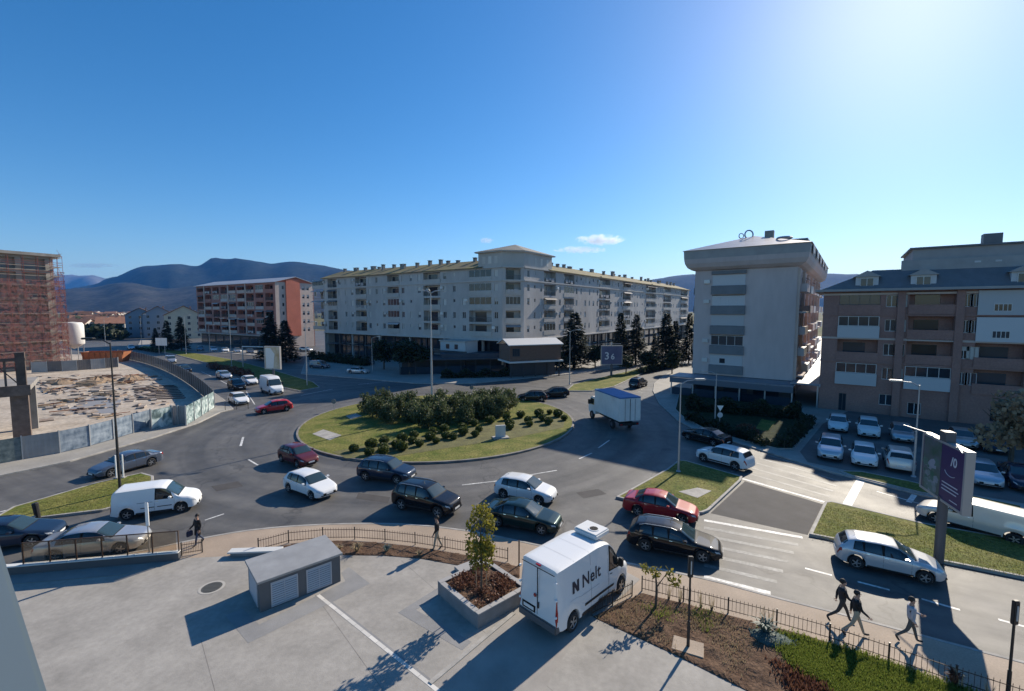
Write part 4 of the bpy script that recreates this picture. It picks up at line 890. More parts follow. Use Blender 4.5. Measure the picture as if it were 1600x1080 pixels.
class Body:
    def __init__(s, S): 
        s.S = S; s.xw = (S['fo'], S['fo'] + S['wb']); s.Ra = S['r'] + .055; s.van = S['H'] > 1.75
    def top(s, f): return sum(lerp_tab(s.S['top'], min(1, max(0, f + d))) * w for d, w in ((-.008, .25), (0, .5), (.008, .25)))
    def sec(s, f):
        S = s.S; L = S['L']; x = f * L; hw = S['W'] / 2
        fr, re = f, 1 - f
        k = 1.0 - .34 * max(0, 1 - fr / .10) ** 2.2 - .10 * max(0, 1 - fr / .3) ** 2 - (.06 if s.van else .2) * max(0, 1 - re / .07) ** 2.4 - (.01 if s.van else .06) * max(0, 1 - re / .3) ** 2
        w = hw * k; zt = s.top(f); zs = min(lerp_tab(S['belt'], f), zt - .012)
        zb = S['zc'] + .09 * max(0, 1 - fr / .06) + .10 * max(0, 1 - re / .07)
        for xw in s.xw:
            dx = abs(x - xw)
            if dx < s.Ra: zb = max(zb, S['r'] + math.sqrt(s.Ra ** 2 - dx ** 2))
        zb = min(zb, zs - .1); g = min(1, max(0, (zt - zs) / .42))
        wr = w * (.86 - (.14 if not s.van else .02) * g) if not s.van else w * (.86 + .02 * g)
        zm = max(zb + (zs - zb) * .5, zb + .02); ed = .055 if g > .3 else .012
        tum = .965 if s.van else .955
        return [(0, zb), (w * .80, zb), (w * .975, zb + min(.07, (zs - zb) * .2)), (w, zm), (w * .992, zs - (zs - zb) * .16), (w * tum, zs),
                (w * tum + (wr * 1.03 - w * tum) * .55, zs + (zt - zs) * .55), (wr, zt - ed * (1 if g > .3 else .8)), (wr * .86, zt - ed * .22), (wr * .45, zt - .004), (0, zt)]
    def pt(s, f, v, side=1):
        c = s.sec(f); i = min(int(v), len(c) - 2); t = v - i
        y = c[i][0] + (c[i + 1][0] - c[i][0]) * t; z = c[i][1] + (c[i + 1][1] - c[i][1]) * t
        return Vector((s.S['L'] / 2 - f * s.S['L'], side * y, z))
    def mesh(s, m):
        S = s.S; L = S['L']; fs = {i / 44 for i in range(45)} | {p[0] for p in S['top']} | {.004, .022, .03, .99}
        for xw in s.xw:
            for k in range(-8, 9): fs.add((xw + s.Ra * math.sin(k / 8 * math.pi / 2)) / L)
            fs |= {(xw - s.Ra - .004) / L, (xw + s.Ra + .004) / L}
        fs = sorted(f for f in fs if 0 <= f <= 1); q = [fs[0]]
        for f in fs[1:]:
            if f - q[-1] > .0012: q.append(f)
        vs = []; K = 11; n2 = 2 * K - 2
        for f in q:
            c = s.sec(f); x = L / 2 - f * L
            vs += [(x, y, z) for y, z in c] + [(x, -c[i][0], c[i][1]) for i in range(K - 2, 0, -1)]
        F = []; mi = []
        for i in range(len(q) - 1):
            for j in range(n2):
                a, b = i * n2 + j, i * n2 + (j + 1) % n2; F.append((a, b, b + n2, a + n2)); mi.append(1 if j in (0, n2 - 1) else 0)
        F.append(tuple(range(n2 - 1, -1, -1))); mi.append(0); e = (len(q) - 1) * n2; F.append(tuple(range(e, e + n2))); mi.append(0)
        mb = MB(); mb.v = vs; mb.f = F; mb.m = mi
        return mb.mesh('body', [m, M['under']], 32)
    def patch(s, f0, f1, v0, v1, side, nu=8, nv=5, off=.006, f0b=None, f1b=None):
        """patch of the body surface lifted by off; f0b/f1b = limits at the upper edge"""
        f0b = f0 if f0b is None else f0b; f1b = f1 if f1b is None else f1b
        g = []
        for j in range(nv + 1):
            t = j / nv; row = []
            for i in range(nu + 1):
                f = (f0 + (f0b - f0) * t) + ((f1 + (f1b - f1) * t) - (f0 + (f0b - f0) * t)) * i / nu
                v = v0 + (v1 - v0) * t; p = s.pt(f, v, side)
                du = s.pt(min(1, f + .003), v, side) - s.pt(max(0, f - .003), v, side); dv = s.pt(f, min(9.99, v + .05), side) - s.pt(f, v - .05, side)
                n = du.cross(dv); n = n.normalized() if n.length > 1e-9 else Vector((0, 0, 1))
                c = Vector((p.x, 0, s.S['H'] * .45)); n = -n if n.dot(p - c) < 0 else n
                row.append(p + n * off)
            g.append(row)
        mb = MB(); vs = [p for r in g for p in r]; W = nu + 1
        fc = []
        for j in range(nv):
            for i in range(nu):
                a = j * W + i; q = (a, a + 1, a + 1 + W, a + W)
                fc.append(q if side < 0 else q[::-1])
        return mb.add(vs, fc)
    def patch_full(s, f0, f1, v0, nu=7, nv=8, off=.006):
        """patch across the car: from v0 on the left over the centre to v0 on the right"""
        a = s.patch(f0, f1, v0, 10, 1, nu, nv, off); b = s.patch(f0, f1, v0, 10, -1, nu, nv, off); a.add(b.v, b.f); return a
def wheel_meshes(r, w, style):
    def f():
        rm = Matrix.Rotation(R(90), 4, 'X')
        t = MB().lathe([(r * .62, -w / 2), (r * .9, -w / 2), (r * .985, -w * .36), (r, 0), (r * .985, w * .36), (r * .9, w / 2), (r * .62, w / 2)], 26, 0, rm).mesh('tyre', M['tyre'], 40)
        g = MB().lathe([(r * .64, w / 2 - .01), (r * .6, w / 2 - .012), (r * .58, w / 2 - .03)], 26, 0, rm)
        g.lathe([(r * .58, w / 2 - .05), (.02, w / 2 - .06)], 26, 1, rm)
        g.lathe([(r * .64, -w / 2 + .01), (r * .58, -w / 2 + .06), (.02, -w / 2 + .07)], 26, 1, rm)
        ns = 5 if style else 9
        for i in range(ns):
            a = 2 * math.pi * i / ns
            for sd in (1, -1):
                p = [Vector((r * .6 * math.cos(a + q), 0, r * .6 * math.sin(a + q))) for q in (-.16, .16)] + [Vector((r * .12 * math.cos(a + q), 0, r * .12 * math.sin(a + q))) for q in (.9, -.9)]
                yy = sd * (w / 2 - .02); g.add([v + Vector((0, yy, 0)) for v in p], [(0, 1, 2, 3) if sd < 0 else (3, 2, 1, 0)], 0)
        g.lathe([(r * .14, w / 2 - .03), (.01, w / 2 - .015)], 10, 0, rm)
        return t, g.mesh('rim', [M['rim'] if style else M['rim_steel'], M['grille']])
    return cached(('wheel', round(r, 3), style), f)

def vehicle(name, label, cat, kind, pm, rear=None, front=None, side='R', at=None, heading=None, group=None, z=0.0, scale=(1, 1, 1), rails=False, style=1, seams=True, trim=None):
    """rear / front: places of the two visible wheels' contact on the ground; or at + heading (degrees)"""
    S = SPEC[kind]; B = Body(S)
    if at is None:
        a = G(*rear, z); b = G(*front, z); hd = math.atan2(b.y - a.y, b.x - a.x); mid = (a + b) / 2
        fw = Vector((math.cos(hd), math.sin(hd), 0)); lf = Vector((-fw.y, fw.x, 0)); s_ = 1 if side == 'R' else -1
        ctr = mid + lf * s_ * (S['W'] * scale[1] / 2 - .12)
        xm = S['L'] / 2 - (B.xw[0] + B.xw[1]) / 2
        ctr -= fw * xm * scale[0]
    else: ctr = Vector((*at[:2], z)); hd = R(heading)
    t = thing(name, label, cat, (ctr.x, ctr.y, z), hd, group); t.scale = scale
    put('body', cached(('body', kind, pm.name), lambda: B.mesh(pm)), t)
    def ck(key, fn, m, nm): return put(nm, cached(('cp', kind, key), lambda: fn().mesh(nm, m, 40)), t)
    ck('wsf', lambda: B.patch_full(S['ws'][0] - .008, S['ws'][1] + .004, 7.02 if kind != 'bigvan' else 6.8, off=.003), M['grille'], 'windscreen_surround')
    ck('ws', lambda: B.patch_full(S['ws'][0], S['ws'][1], 7.12 if kind != 'bigvan' else 6.9), M['wscreen'], 'windscreen')
    if S['rw']: ck('rw', lambda: B.patch_full(S['rw'][0], S['rw'][1], 7.2), M['cglass'], 'rear_window')
    for sd in (1, -1):
        a, b = S['sw'][0][0], S['sw'][-1][1]
        ck(('dlo', sd), lambda: B.patch(a - .008, b + .008, 5.05, 6.9, sd, 14, 4, .003, a + .022, b - (.01 if kind not in ('van', 'bigvan') else 0)), M['grille'], 'window_surround')
        ck(('sill', sd), lambda: B.patch(B.xw[0] / S['L'] + .1, B.xw[1] / S['L'] - .1, 1.75, 2.25 if kind != 'suv' else 2.5, sd, 8, 2, .006), M['black'], 'sill_trim')
        for i, (a, b) in enumerate(S['sw']):
            ck(('sw', i, sd), lambda: B.patch(a, b, 5.14, 6.82, sd, 9, 4, .006, a + (.012 if i else .03), b - (.004 if i < len(S['sw']) - 1 else .02)), M['cglass'], 'side_window')
        if len(S['sw']) > 1:
            a = S['sw'][0][1]; b = S['sw'][1][0]; ck(('bp', sd), lambda: B.patch(a, b, 5.14, 6.82, sd, 2, 3, .004), M['grille'], 'door_pillar')
        hz = (.02, .05); 
        ck(('hl', sd), lambda: B.patch(hz[0], hz[1] + .01, 4.15, 5.15, sd, 5, 3, .007, hz[0] + .008, hz[1] + .03), M['lamp_f'], 'headlight')
        if kind in ('van', 'bigvan'): ck(('tl', sd), lambda: B.patch(.984, .9965, 3.2, 5.55, sd, 4, 6, .009), M['lamp_r'], 'tail_light')
        else: ck(('tl', sd), lambda: B.patch(.952, .992, 3.9, 5.2, sd, 5, 4, .008), M['lamp_r'], 'tail_light')
        # mirror
        f = S['ws'][0] + (.09 if kind != 'bigvan' else .045); p = B.pt(f, 5.2, sd)
        hm = .11 if kind != 'bigvan' else .34
        me = cached(('mir', kind, sd, pm.name), lambda: MB().bevbox(p.x - .09, p.x + .07, min(p.y, p.y + sd * .03), max(p.y, p.y + sd * .03), p.z + .0, p.z + .06, .008).bevbox(p.x - .08, p.x + .09, min(p.y + sd * .02, p.y + sd * .23), max(p.y + sd * .02, p.y + sd * .23), p.z + .02, p.z + .02 + hm, .03).mesh('mirror', pm if kind != 'bigvan' else M['black'], 50))
        put('mirror', me, t)
        if seams:
            xs = [S['sw'][0][0] - .02, S['sw'][0][1] + .01] + ([S['sw'][1][1] + .0] if len(S['sw']) > 1 else [])
            ck(('seam', sd), lambda: (lambda m_: [m_.add(q.v, q.f) for q in [B.patch(x_, x_ + .0022, 2.3, 5.0, sd, 1, 5, .002) for x_ in xs]] and m_)(MB()), M['grille'], 'door_seam')
            ck(('hnd', sd), lambda: (lambda m_: [m_.add(q.v, q.f) for q in [B.patch(x_ - .045, x_ - .012, 4.45, 4.62, sd, 2, 1, .018) for x_ in xs[1:]]] and m_)(MB()), M['grille'] if kind == 'bigvan' else M['chrome'], 'door_handle')
    L2 = S['L'] / 2; hg = S['W'] * .27
    ck('gr', lambda: MB().bevbox(L2 - .06, L2 + .012, -hg, hg, S['top'][0][1] - .2, S['top'][0][1] - .02, .01), M['grille'], 'grille')
    ck('bump', lambda: B.patch_full(.0008, .02, 2.2, 3, 3, .004) if 0 else MB().bevbox(L2 - .1, L2 + .008, -hg * 1.25, hg * 1.25, S['zc'] + .12, S['zc'] + .2, .01), M['black'], 'air_intake')
    put('number_plate', cached('plate', lambda: MB().box(-.006, .006, -.26, .26, 0, .11).mesh('number_plate', M['plate'])), t, (L2 + .02, 0, S['zc'] + .2))
    put('number_plate', cached('plate', None), t, (-L2 - .006, 0, S['zc'] + .3))
    tw_, rm_ = wheel_meshes(S['r'], .21, style)
    for xw in B.xw:
        for sd in (1, -1):
            w = put('wheel', tw_, t, (L2 - xw, sd * (S['W'] / 2 - .125), S['r'])); put('rim', rm_, w)
    if rails:
        for sd in (1, -1):
            p = [B.pt(f, 7.25, sd) + Vector((0, 0, .03)) for f in (.46, .52, .65, .8, .86)]; p[0].z -= .04; p[-1].z -= .04
            MB().tube(p, .018, 6).build('roof_rail', M['galv'], t)
    if kind in ('hatch', 'sedan', 'wagon'): put('aerial', cached(('aer', kind), lambda: MB().cyl(B.pt(.80 if kind != 'sedan' else .66, 10), B.pt(.80 if kind != 'sedan' else .66, 10) + Vector((-.16, 0, .14)), .008, .004, 5).mesh('aerial', M['black'])), t)
    return t, B

white = paint('white', (.74, .74, .73)); silver = paint('silver', (.50, .51, .52), .6, .3); black = paint('black', (.008, .008, .010), 0, .25); dblue = paint('dark_blue', (.015, .028, .055), .2)
grey = paint('grey_blue', (.10, .12, .16), .4); dred = paint('dark_red', (.10, .012, .014), .1); red = paint('red', (.36, .012, .018)); dgreen = paint('dark_green', (.012, .028, .026), .3); beige = paint('pearl', (.60, .58, .54), .3); lblue = paint('light_blue', (.42, .50, .56), .4)
bred = paint('bright_red', (.42, .012, .02))
car = vehicle
car('parked_car', 'dark blue car entering at the left edge with white headlight', 'car', 'wagon', dblue, (-48, 868), (41, 856))
car('silver_sedan', 'silver saloon passing right behind the glass balustrade', 'car', 'sedan', silver, (90, 880), (187, 867))
car('delivery_van', 'small white panel van beside the left grass island', 'van', 'van', white, (203, 812), (280, 801), trim=1)
_v = bpy.data.objects['delivery_van']; _B = Body(SPEC['van'])
for v0, f0, f1 in ((2.95, .50, .66), (2.95, .30, .47), (4.35, .52, .70)): put('rub_strip', _B.patch(f0, f1, v0, v0 + .16, -1, 6, 1, .012).mesh('rub_strip', M['black']), _v)
car('grey_sedan', 'grey blue saloon driving left past the printed hoarding', 'car', 'sedan', grey, (237, 728), (173, 746), 'L')
car('dark_red_hatchback', 'small dark red hatchback at the left rim of the roundabout', 'car', 'hatch', dred, (441, 722), (465, 731), scale=(.95, .97, 1.02))
car('white_hatchback', 'white hatchback left of the two dark cars in the near roundabout lane', 'car', 'hatch', white, (449, 768), (491, 783))
car('dark_blue_estate', 'dark blue high car beside the small clipped shrubs', 'car', 'suv', dblue, (572, 751), (620, 757), scale=(1, 1, .95), rails=True)
car('black_off_roader', 'black off roader with silver wheels in the middle of the near lane', 'car', 'suv', black, (629, 797), (683, 809), scale=(1.03, 1, 1.02), rails=True)
car('white_hatchback', 'white hatchback behind the dark green saloon near the young tree', 'car', 'hatch', white, (788, 779), (841, 789))
car('dark_green_saloon', 'dark green saloon partly hidden behind the young planter tree', 'car', 'sedan', dgreen, (783, 824), (840, 835))
car('red_saloon', 'red saloon with pale bonnet beside the right grass island', 'car', 'sedan', red, (996, 806), (1065, 820), scale=(.95, .97, 1.02))
car('black_estate', 'glossy black estate car before the zebra crossing', 'car', 'wagon', black, (1009, 861), (1096, 879), rails=True)
car('silver_hatchback', 'silver hatchback with sunlit white roof next to the billboard post', 'car', 'hatch', paint('pale_silver', (.56, .57, .58), .35, .32), (1337, 888), (1444, 912))
car('white_crossover', 'white crossover driving left past the right grass island', 'car', 'suv', white, (1147, 735), (1100, 722), 'L', scale=(1.0, 1, .96))
car('dark_saloon', 'dark saloon in the tower shadow behind the white crossover', 'car', 'sedan', black, (1115, 698), (1074, 687), 'L')
car('dark_car', 'nearer black car on the far side of the roundabout', 'car', 'hatch', black, (846, 628), (818, 628), 'L')
car('dark_car', 'second black car at the tip of the upper right lawn', 'car', 'hatch', black, (881, 621), (858, 622), 'L')
g1 = G(1000, 606); car('dark_off_roader', 'dark off roader driving away up the right hand street', 'car', 'suv', black, at=(g1.x, g1.y + 1), heading=52)
car('white_minivan', 'long white van half hidden behind the purple billboard', 'van', 'van', beige, (1592, 853), (1457, 816), 'L', scale=(1.16, 1.0, .93))
car('red_hatchback', 'bright red hatchback leaving the roundabout in front of the white van', 'car', 'hatch', bred, (446, 643), (415, 647), 'L')
def facing(px, py, hd, *a, **k): g = G(px, py); return car(*a, at=(g.x, g.y), heading=hd, **k)
UL = -44
facing(425, 614, UL, 'white_high_van', 'tall white panel van waiting to enter beside the lit billboard', 'van', 'bigvan', white, group='vehicles queuing on the upper left street', scale=(1, .95, 1.05))
facing(373, 630, UL, 'white_car', 'white car first in the queue by the hoarding corner', 'car', 'hatch', white, group='vehicles queuing on the upper left street')
facing(370, 608, UL, 'dark_car', 'dark car second in the queue behind the white car', 'car', 'suv', black, group='vehicles queuing on the upper left street')
facing(390, 600, UL, 'white_car', 'white car queuing directly behind the tall white van', 'car', 'hatch', white, group='vehicles queuing on the upper left street')
facing(350, 591, UL, 'silver_car', 'silver grey car alone in mid street behind the queue', 'car', 'wagon', silver, group='vehicles queuing on the upper left street')
facing(289, 581, UL, 'dark_car', 'dark saloon coming down along the long hoarding', 'car', 'sedan', black, group='vehicles queuing on the upper left street')
facing(267, 567, UL, 'silver_van', 'silver people carrier farthest up along the hoarding', 'van', 'van', silver, group='vehicles queuing on the upper left street')
facing(205, 546, UL, 'pale_car', 'pale car far up the left street near the small white sign', 'car', 'hatch', lblue)
PK = 'cars parked before the pink block'
for i, (px, py, p_, nm) in enumerate(((313, 548, grey, 'grey'), (334, 549, white, 'white'), (352, 550, white, 'white'), (371, 551, silver, 'silver'), (391, 552, grey, 'grey blue'), (409, 553, silver, 'silver'))):
    facing(px, py, -52, 'parked_car', ['leftmost grey parked car before the pink block', 'white parked car left of its white twin before the pink block', 'white parked car right of its white twin before the pink block', 'silver parked car fourth from the left before the pink block', 'grey blue parked car left of the left billboard', 'silver parked car nearest the left billboard top'][i], 'car', 'hatch', p_, group=PK)
SH = 'cars parked in the block shade'
for i, (px, py, hd, k, p_) in enumerate(((478, 549, -20, 'hatch', silver), (512, 561, 150, 'hatch', grey), (545, 566, 150, 'wagon', silver), (572, 570, 150, 'hatch', grey), (500, 576, -15, 'van', grey), (560, 584, -15, 'sedan', silver))):
    facing(px, py, hd, 'parked_car', ['pale car glinting in the gap beside the orange gable', 'grey car left end of the shaded row before the long block', 'silver estate middle of the shaded row before the long block', 'grey hatchback right end of the shaded row near the round tree', 'grey van alone in the shaded lane left of the dark tree', 'silver saloon parked lowest in the block shade'][i], 'car', k, p_, group=SH)
PR = 'cars parked before the brick house'
ph = math.degrees(math.atan2(-.81, -.59))
for (px, py, k, p_, lb, rv) in ((1309, 672, 'hatch', white, 'white car back row left end against the brick house', 0), (1356, 681, 'suv', white, 'white car back row second from left', 0), (1408, 688, 'hatch', silver, 'silver car back row third from left beside the street lamp', 0),
    (1297, 714, 'suv', lblue, 'pale blue car front row left end of the brick house parking', 0), (1349, 724, 'hatch', white, 'white car front row second from left with dark bonnet emblem', 0), (1403, 731, 'suv', beige, 'cream car front row third from left showing its tail', 1),
    (1503, 697, 'hatch', silver, 'silver car back row just above the purple billboard', 0), (1533, 754, 'hatch', lblue, 'pale blue hatchback right of the purple billboard', 0), (1552, 705, 'hatch', dblue, 'dark blue car under the brown autumn tree', 0), (1594, 760, 'sedan', dblue, 'dark blue car at the right edge of the parking', 0)):
    facing(px, py, ph + (180 if rv else 0), 'parked_car', lb, 'car', k, p_, group=PR, z=.137)

# ---- the big white lettered van on the driveway
t, B = vehicle('lettered_van', 'white high roof van lettered Nelt reversing off the plaza', 'van', 'bigvan', white, (894, 985), (967, 927), 'R', z=.13, seams=True, scale=(1, 1, 1.11))
M['navy'] = mat('navy_lettering', (.025, .028, .045), .5)
def text(body, size, m, parent, loc, rot, name='lettering', ext=.004, bold=0.0, space=1.0):
    c = bpy.data.curves.new(name, 'FONT'); c.body = body; c.size = size; c.extrude = ext; c.offset = bold; c.resolution_u = 3; c.space_character = space
    o = bpy.data.objects.new(name, c); COL.objects.link(o); dg = bpy.context.evaluated_depsgraph_get()
    me = bpy.data.meshes.new_from_object(o.evaluated_get(dg)); bpy.data.objects.remove(o); me.materials.clear(); me.materials.append(m)
    return put(name, me, parent, loc, rot=rot)
ys = -(1.025 * .985)
text('Nelt', .66, M['navy'], t, (-1.14, -.994, 1.40), (R(87.1), 0, 0), bold=.010, space=1.08)
mb = MB()   # the mark: an N of two slanted blocks
for a in ([(0, 0), (.13, 0), (.13, .43), (0, .43)], [(.13, .43), (.13, .22), (.29, .0), (.29, .21)], [(.29, 0), (.42, 0), (.42, .43), (.29, .43)]): mb.add([(x, -.004, z) for x, z in a], [(0, 1, 2, 3)])
put('logo_mark', mb.mesh('logo_mark', M['navy']), t, (-1.75, -.990, 1.40), rot=(R(-2.9), 0, 0))
text('NELT', .16, M['navy'], t, (2.0, .5, 2.0), (R(60), 0, R(90)), ext=.001).hide_render if 0 else None
un = MB().bevbox(.35, 1.35, -.6, .6, 2.5, 2.72, .05).lathe([(.26, .0), (.24, .03), (.03, .03)], 18, 0, Matrix.Translation((.8, -.15, 2.71))); put('cooling_unit', un.mesh('cooling_unit', mat('cooling_unit_plastic', (.66, .66, .64), .5), 40), t)
put('fan', MB().lathe([(.19, 0), (.18, .012), (.02, .012)], 18, 0, Matrix.Translation((.8, -.15, 2.735))).mesh('fan', M['grille']), t)
L2 = 5.41 / 2
put('rear_bumper', MB().bevbox(-L2 - .06, -L2 + .25, -.98, .98, .32, .62, .04).mesh('rear_bumper', mat('grey_bumper', (.10, .10, .105), .7), 40), t)
put('door_gap', MB().box(-L2 - .012, -L2 + .03, -.006, .006, .65, 2.36).box(-L2 - .0, -L2 + .03, -.85, .85, 2.36, 2.372).mesh('door_gap', M['grille']), t)
put('number_plate', MB().box(-L2 - .02, -L2, .18, .72, .72, .84).mesh('number_plate', M['plate']), t)
put('plate_recess', MB().box(-L2 - .013, -L2 + .02, .1, .8, .66, .9).mesh('plate_recess', M['grille']), t)
put('rear_handle', MB().bevbox(-L2 - .035, -L2, -.1, -.02, .92, 1.14, .01).mesh('rear_handle', M['black']), t)
for y, z0 in ((.93, 1.5), (.93, 2.1), (-.93, 1.5), (-.93, 2.1), (-.93, .9), (.93, .9)): put('hinge', MB().bevbox(-L2 - .03, -L2 + .06, y - .04, y + .04, z0, z0 + .07, .01).mesh('hinge', M['white_paint']), t)
put('emblem', MB().lathe([(.07, 0), (.06, .02), (.01, .02)], 14, 0, Matrix.Translation((-L2 - .0, .12, 1.32)) @ Matrix.Rotation(R(-90), 4, 'Y')).mesh('emblem', M['lamp_r']), t)
put('brake_light', MB().bevbox(-L2 + .02, -L2 + .1, -.12, .12, 2.43, 2.475, .01).mesh('brake_light', M['lamp_r']), t)
for v0, v1, m_, nm in ((2.75, 2.98, M['black'], 'rub_strip'),): put(nm, B.patch(.30, .68, v0, v1, -1, 8, 1, .012).mesh(nm, m_), t)
put('slide_rail', B.patch(.50, .86, 4.05, 4.13, -1, 8, 1, .012).mesh('slide_rail', mat('seam_grey', (.4, .4, .4), .6)), t); put('door_seam', B.patch(.60, .602, 2.3, 6.9, -1, 1, 8, .003).mesh('door_seam', M['grille']), t)
put('door_seam', B.patch(.372, .374, 2.3, 6.9, -1, 1, 8, .003).mesh('door_seam', M['grille']), t)
put('sill_trim', B.patch(.34, .70, 1.6, 2.3, -1, 8, 2, .006).mesh('sill_trim', M['black']), t)
for f in (.6, .78): put('roof_seam', B.patch_full(f, f + .002, 7.3, 1, 6, .003).mesh('roof_seam', mat('seam_grey', (.4, .4, .4), .6)), t)
put('tail_panel', B.patch(.986, .997, 3.0, 5.8, -1, 3, 5, .011).mesh('tail_light', M['lamp_r']), t)

# ---- box truck
a = G(966, 674); b = G(922, 652); hd = math.atan2(b.y - a.y, b.x - a.x)
fw = Vector((math.cos(hd), math.sin(hd), 0)); lf = Vector((-fw.y, fw.x, 0)); c = (a + b) / 2 - lf * 1.05
tt = thing('box_truck', 'white box truck with blue roof driving into the right hand street', 'truck', (c.x, c.y, 0), hd); tt.scale = (1.16, 1.12, 1.2)
M['boxwhite'] = mat('box_panel_white', (.68, .66, .63), .7, var=.1, vscale=.7, spec=.25); M['boxblue'] = mat('blue_tarpaulin', (.05, .16, .36), .6, var=.12)
MB().bevbox(-3.3, 1.55, -1.12, 1.12, .95, 2.95, .03).build('cargo_box', M['boxwhite'], tt, smooth=40); MB().bevbox(-3.32, 1.57, -1.13, 1.13, 2.951, 3.06, .02).build('box_roof', M['boxblue'], tt)
for i in range(5): MB().box(-3.2 + i * 1.15, -3.14 + i * 1.15, 1.115, 1.135, .97, 2.93).build('box_rib', M['boxwhite'], tt)
MB().box(-3.325, -3.30, -.02, .02, 1.0, 2.9).build('door_gap', M['grille'], tt)
for y in (-.55, .5): MB().box(-3.34, -3.305, y, y + .05, 1.0, 2.9).build('lock_bar', M['galv'], tt)
mb = MB(); prof = [(1.7, .55), (3.1, .55), (3.2, .9), (3.15, 1.35), (2.75, 2.05), (2.45, 2.2), (1.7, 2.2)]; n = len(prof)
mb.add([(x, -.95, z) for x, z in prof] + [(x, .95, z) for x, z in prof], [tuple(range(n - 1, -1, -1)), tuple(range(n, 2 * n))] + [(i, (i + 1) % n, n + (i + 1) % n, n + i) for i in range(n)])
mb.build('cab', M['boxwhite'], tt, smooth=35)
for s_ in (1, -1): MB().quad((1.95, s_ * .956, 1.4), (2.95, s_ * .956, 1.4), (2.65, s_ * .956, 2.0), (1.95, s_ * .956, 2.0)).build('side_window', M['cglass'], tt); MB().bevbox(2.6, 2.8, min(s_ * 1.0, s_ * 1.25), max(s_ * 1.0, s_ * 1.25), 1.4, 1.85, .03).build('mirror', M['black'], tt)
MB().quad((3.165, -.85, 1.38), (3.165, .85, 1.38), (2.78, .85, 2.02), (2.78, -.85, 2.02)).build('windscreen', M['wscreen'], tt)
MB().box(-3.1, 2.9, -.4, .4, .5, .75).box(-3.2, -3.0, -1.0, 1.0, .55, .75).build('chassis', M['under'], tt)
tw_, rm_ = wheel_meshes(.39, .25, 0)
for x in (2.35, -1.75):
    for s_ in (1, -1): w = put('wheel', tw_, tt, (x, s_ * .93, .39)); put('rim', rm_, w)
for s_ in (.75, -.95): MB().bevbox(-3.26, -3.2, s_, s_ + .2, .6, .72, .01).build('tail_light', M['lamp_r'], tt)
# ================================================================ vegetation
def leaf_cloud(mb, n, sampler, size, rnd, up=.3, aspect=2.0, mi=0):
    for _ in range(n):
        p = sampler(); s = size * rnd.uniform(.6, 1.3)
        d = Vector((rnd.gauss(0, 1), rnd.gauss(0, 1), rnd.gauss(up, .8))).normalized(); q = Vector((rnd.gauss(0, 1), rnd.gauss(0, 1), rnd.gauss(0, 1)))
        sd = d.cross(q).normalized() * (s / aspect)
        mb.add([p - sd * .2, p + d * s * .5 - sd, p + d * s, p + d * s * .5 + sd], [(0, 1, 2, 3)], mi)
def ell(rnd, c, rx, ry, rz, shell=.55):
    def f():
        while 1:
            v = Vector((rnd.uniform(-1, 1), rnd.uniform(-1, 1), rnd.uniform(-1, 1))); l = v.length
            if 1e-3 < l < 1 and (l > shell or rnd.random() < .25): return Vector((c[0] + v.x * rx, c[1] + v.y * ry, c[2] + v.z * rz))
    return f
M['lf_ole'] = leafmat('oleander_leaf', (.035, .055, .02), (.15, .17, .075), .3); M['lf_box'] = leafmat('box_leaf', (.035, .055, .012), (.14, .16, .035), .25); M['lf_con'] = leafmat('conifer_needles', (.008, .018, .009), (.03, .05, .026), .15, .7)
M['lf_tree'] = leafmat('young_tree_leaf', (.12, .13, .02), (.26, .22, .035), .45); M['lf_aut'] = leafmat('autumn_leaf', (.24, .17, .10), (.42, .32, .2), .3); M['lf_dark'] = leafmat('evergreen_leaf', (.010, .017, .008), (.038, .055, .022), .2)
M['lf_red'] = leafmat('barberry_leaf', (.09, .035, .025), (.24, .12, .07), .3); M['lf_dry'] = leafmat('dry_stalk', (.28, .20, .12), (.42, .34, .2), .3); M['lf_blue'] = leafmat('blue_green_leaf', (.06, .09, .075), (.17, .21, .18), .25)
M['blade'] = leafmat('grass_blade', (.10, .15, .02), (.25, .28, .06), .45)
def shrub_variant(v):
    def f():
        rnd = random.Random(100 + v); mb = MB()
        for k in range(12):
            a = rnd.uniform(0, 6.28); r = rnd.uniform(0, .95); c = (r * math.cos(a), r * math.sin(a), rnd.uniform(.4, 1.6))
            leaf_cloud(mb, 330, ell(rnd, c, .70, .70, .78), .20, rnd, .9, 3.2)
        for k in range(26):
            a = rnd.uniform(0, 6.28); r = rnd.uniform(.1, 1.0); leaf_cloud(mb, 9, ell(rnd, (r * math.cos(a), r * math.sin(a), 2.0 + rnd.uniform(-.2, .45)), .12, .12, .3), .28, rnd, 1.4, 4.5)
        return mb.mesh('crown', M['lf_ole'])
    return cached(('shrub', v), f)
def stem_mesh(h, r): return cached(('stem', round(h, 2), round(r, 3)), lambda: MB().tube([(0, 0, -.05), (.05, .03, h * .5), (-.03, .05, h)], [r, r * .8, r * .5], 6).tube([(.03, .02, h * .3), (.3, .2, h)], [r * .7, r * .3], 5).tube([(.03, .02, h * .3), (-.3, -.15, h)], [r * .7, r * .3], 5).mesh('stem', M['bark']))
OL = [(575, 645), (598, 642), (622, 652), (645, 660), (640, 642), (662, 668), (690, 640), (705, 650), (720, 640), (737, 650), (752, 640), (765, 652), (775, 638), (793, 642), (690, 664), (730, 660), (608, 660), (588, 652), (655, 650), (675, 652), (745, 655), (780, 650)]
names = ['leftmost', 'second leftmost']
ORD = ['first', 'second', 'third', 'fourth', 'fifth', 'sixth', 'seventh', 'eighth', 'ninth', 'tenth', 'eleventh', 'twelfth', 'thirteenth', 'fourteenth', 'fifteenth', 'sixteenth', 'seventeenth', 'eighteenth', 'nineteenth', 'twentieth', 'twenty-first', 'twenty-second', 'twenty-third']
OL.sort()
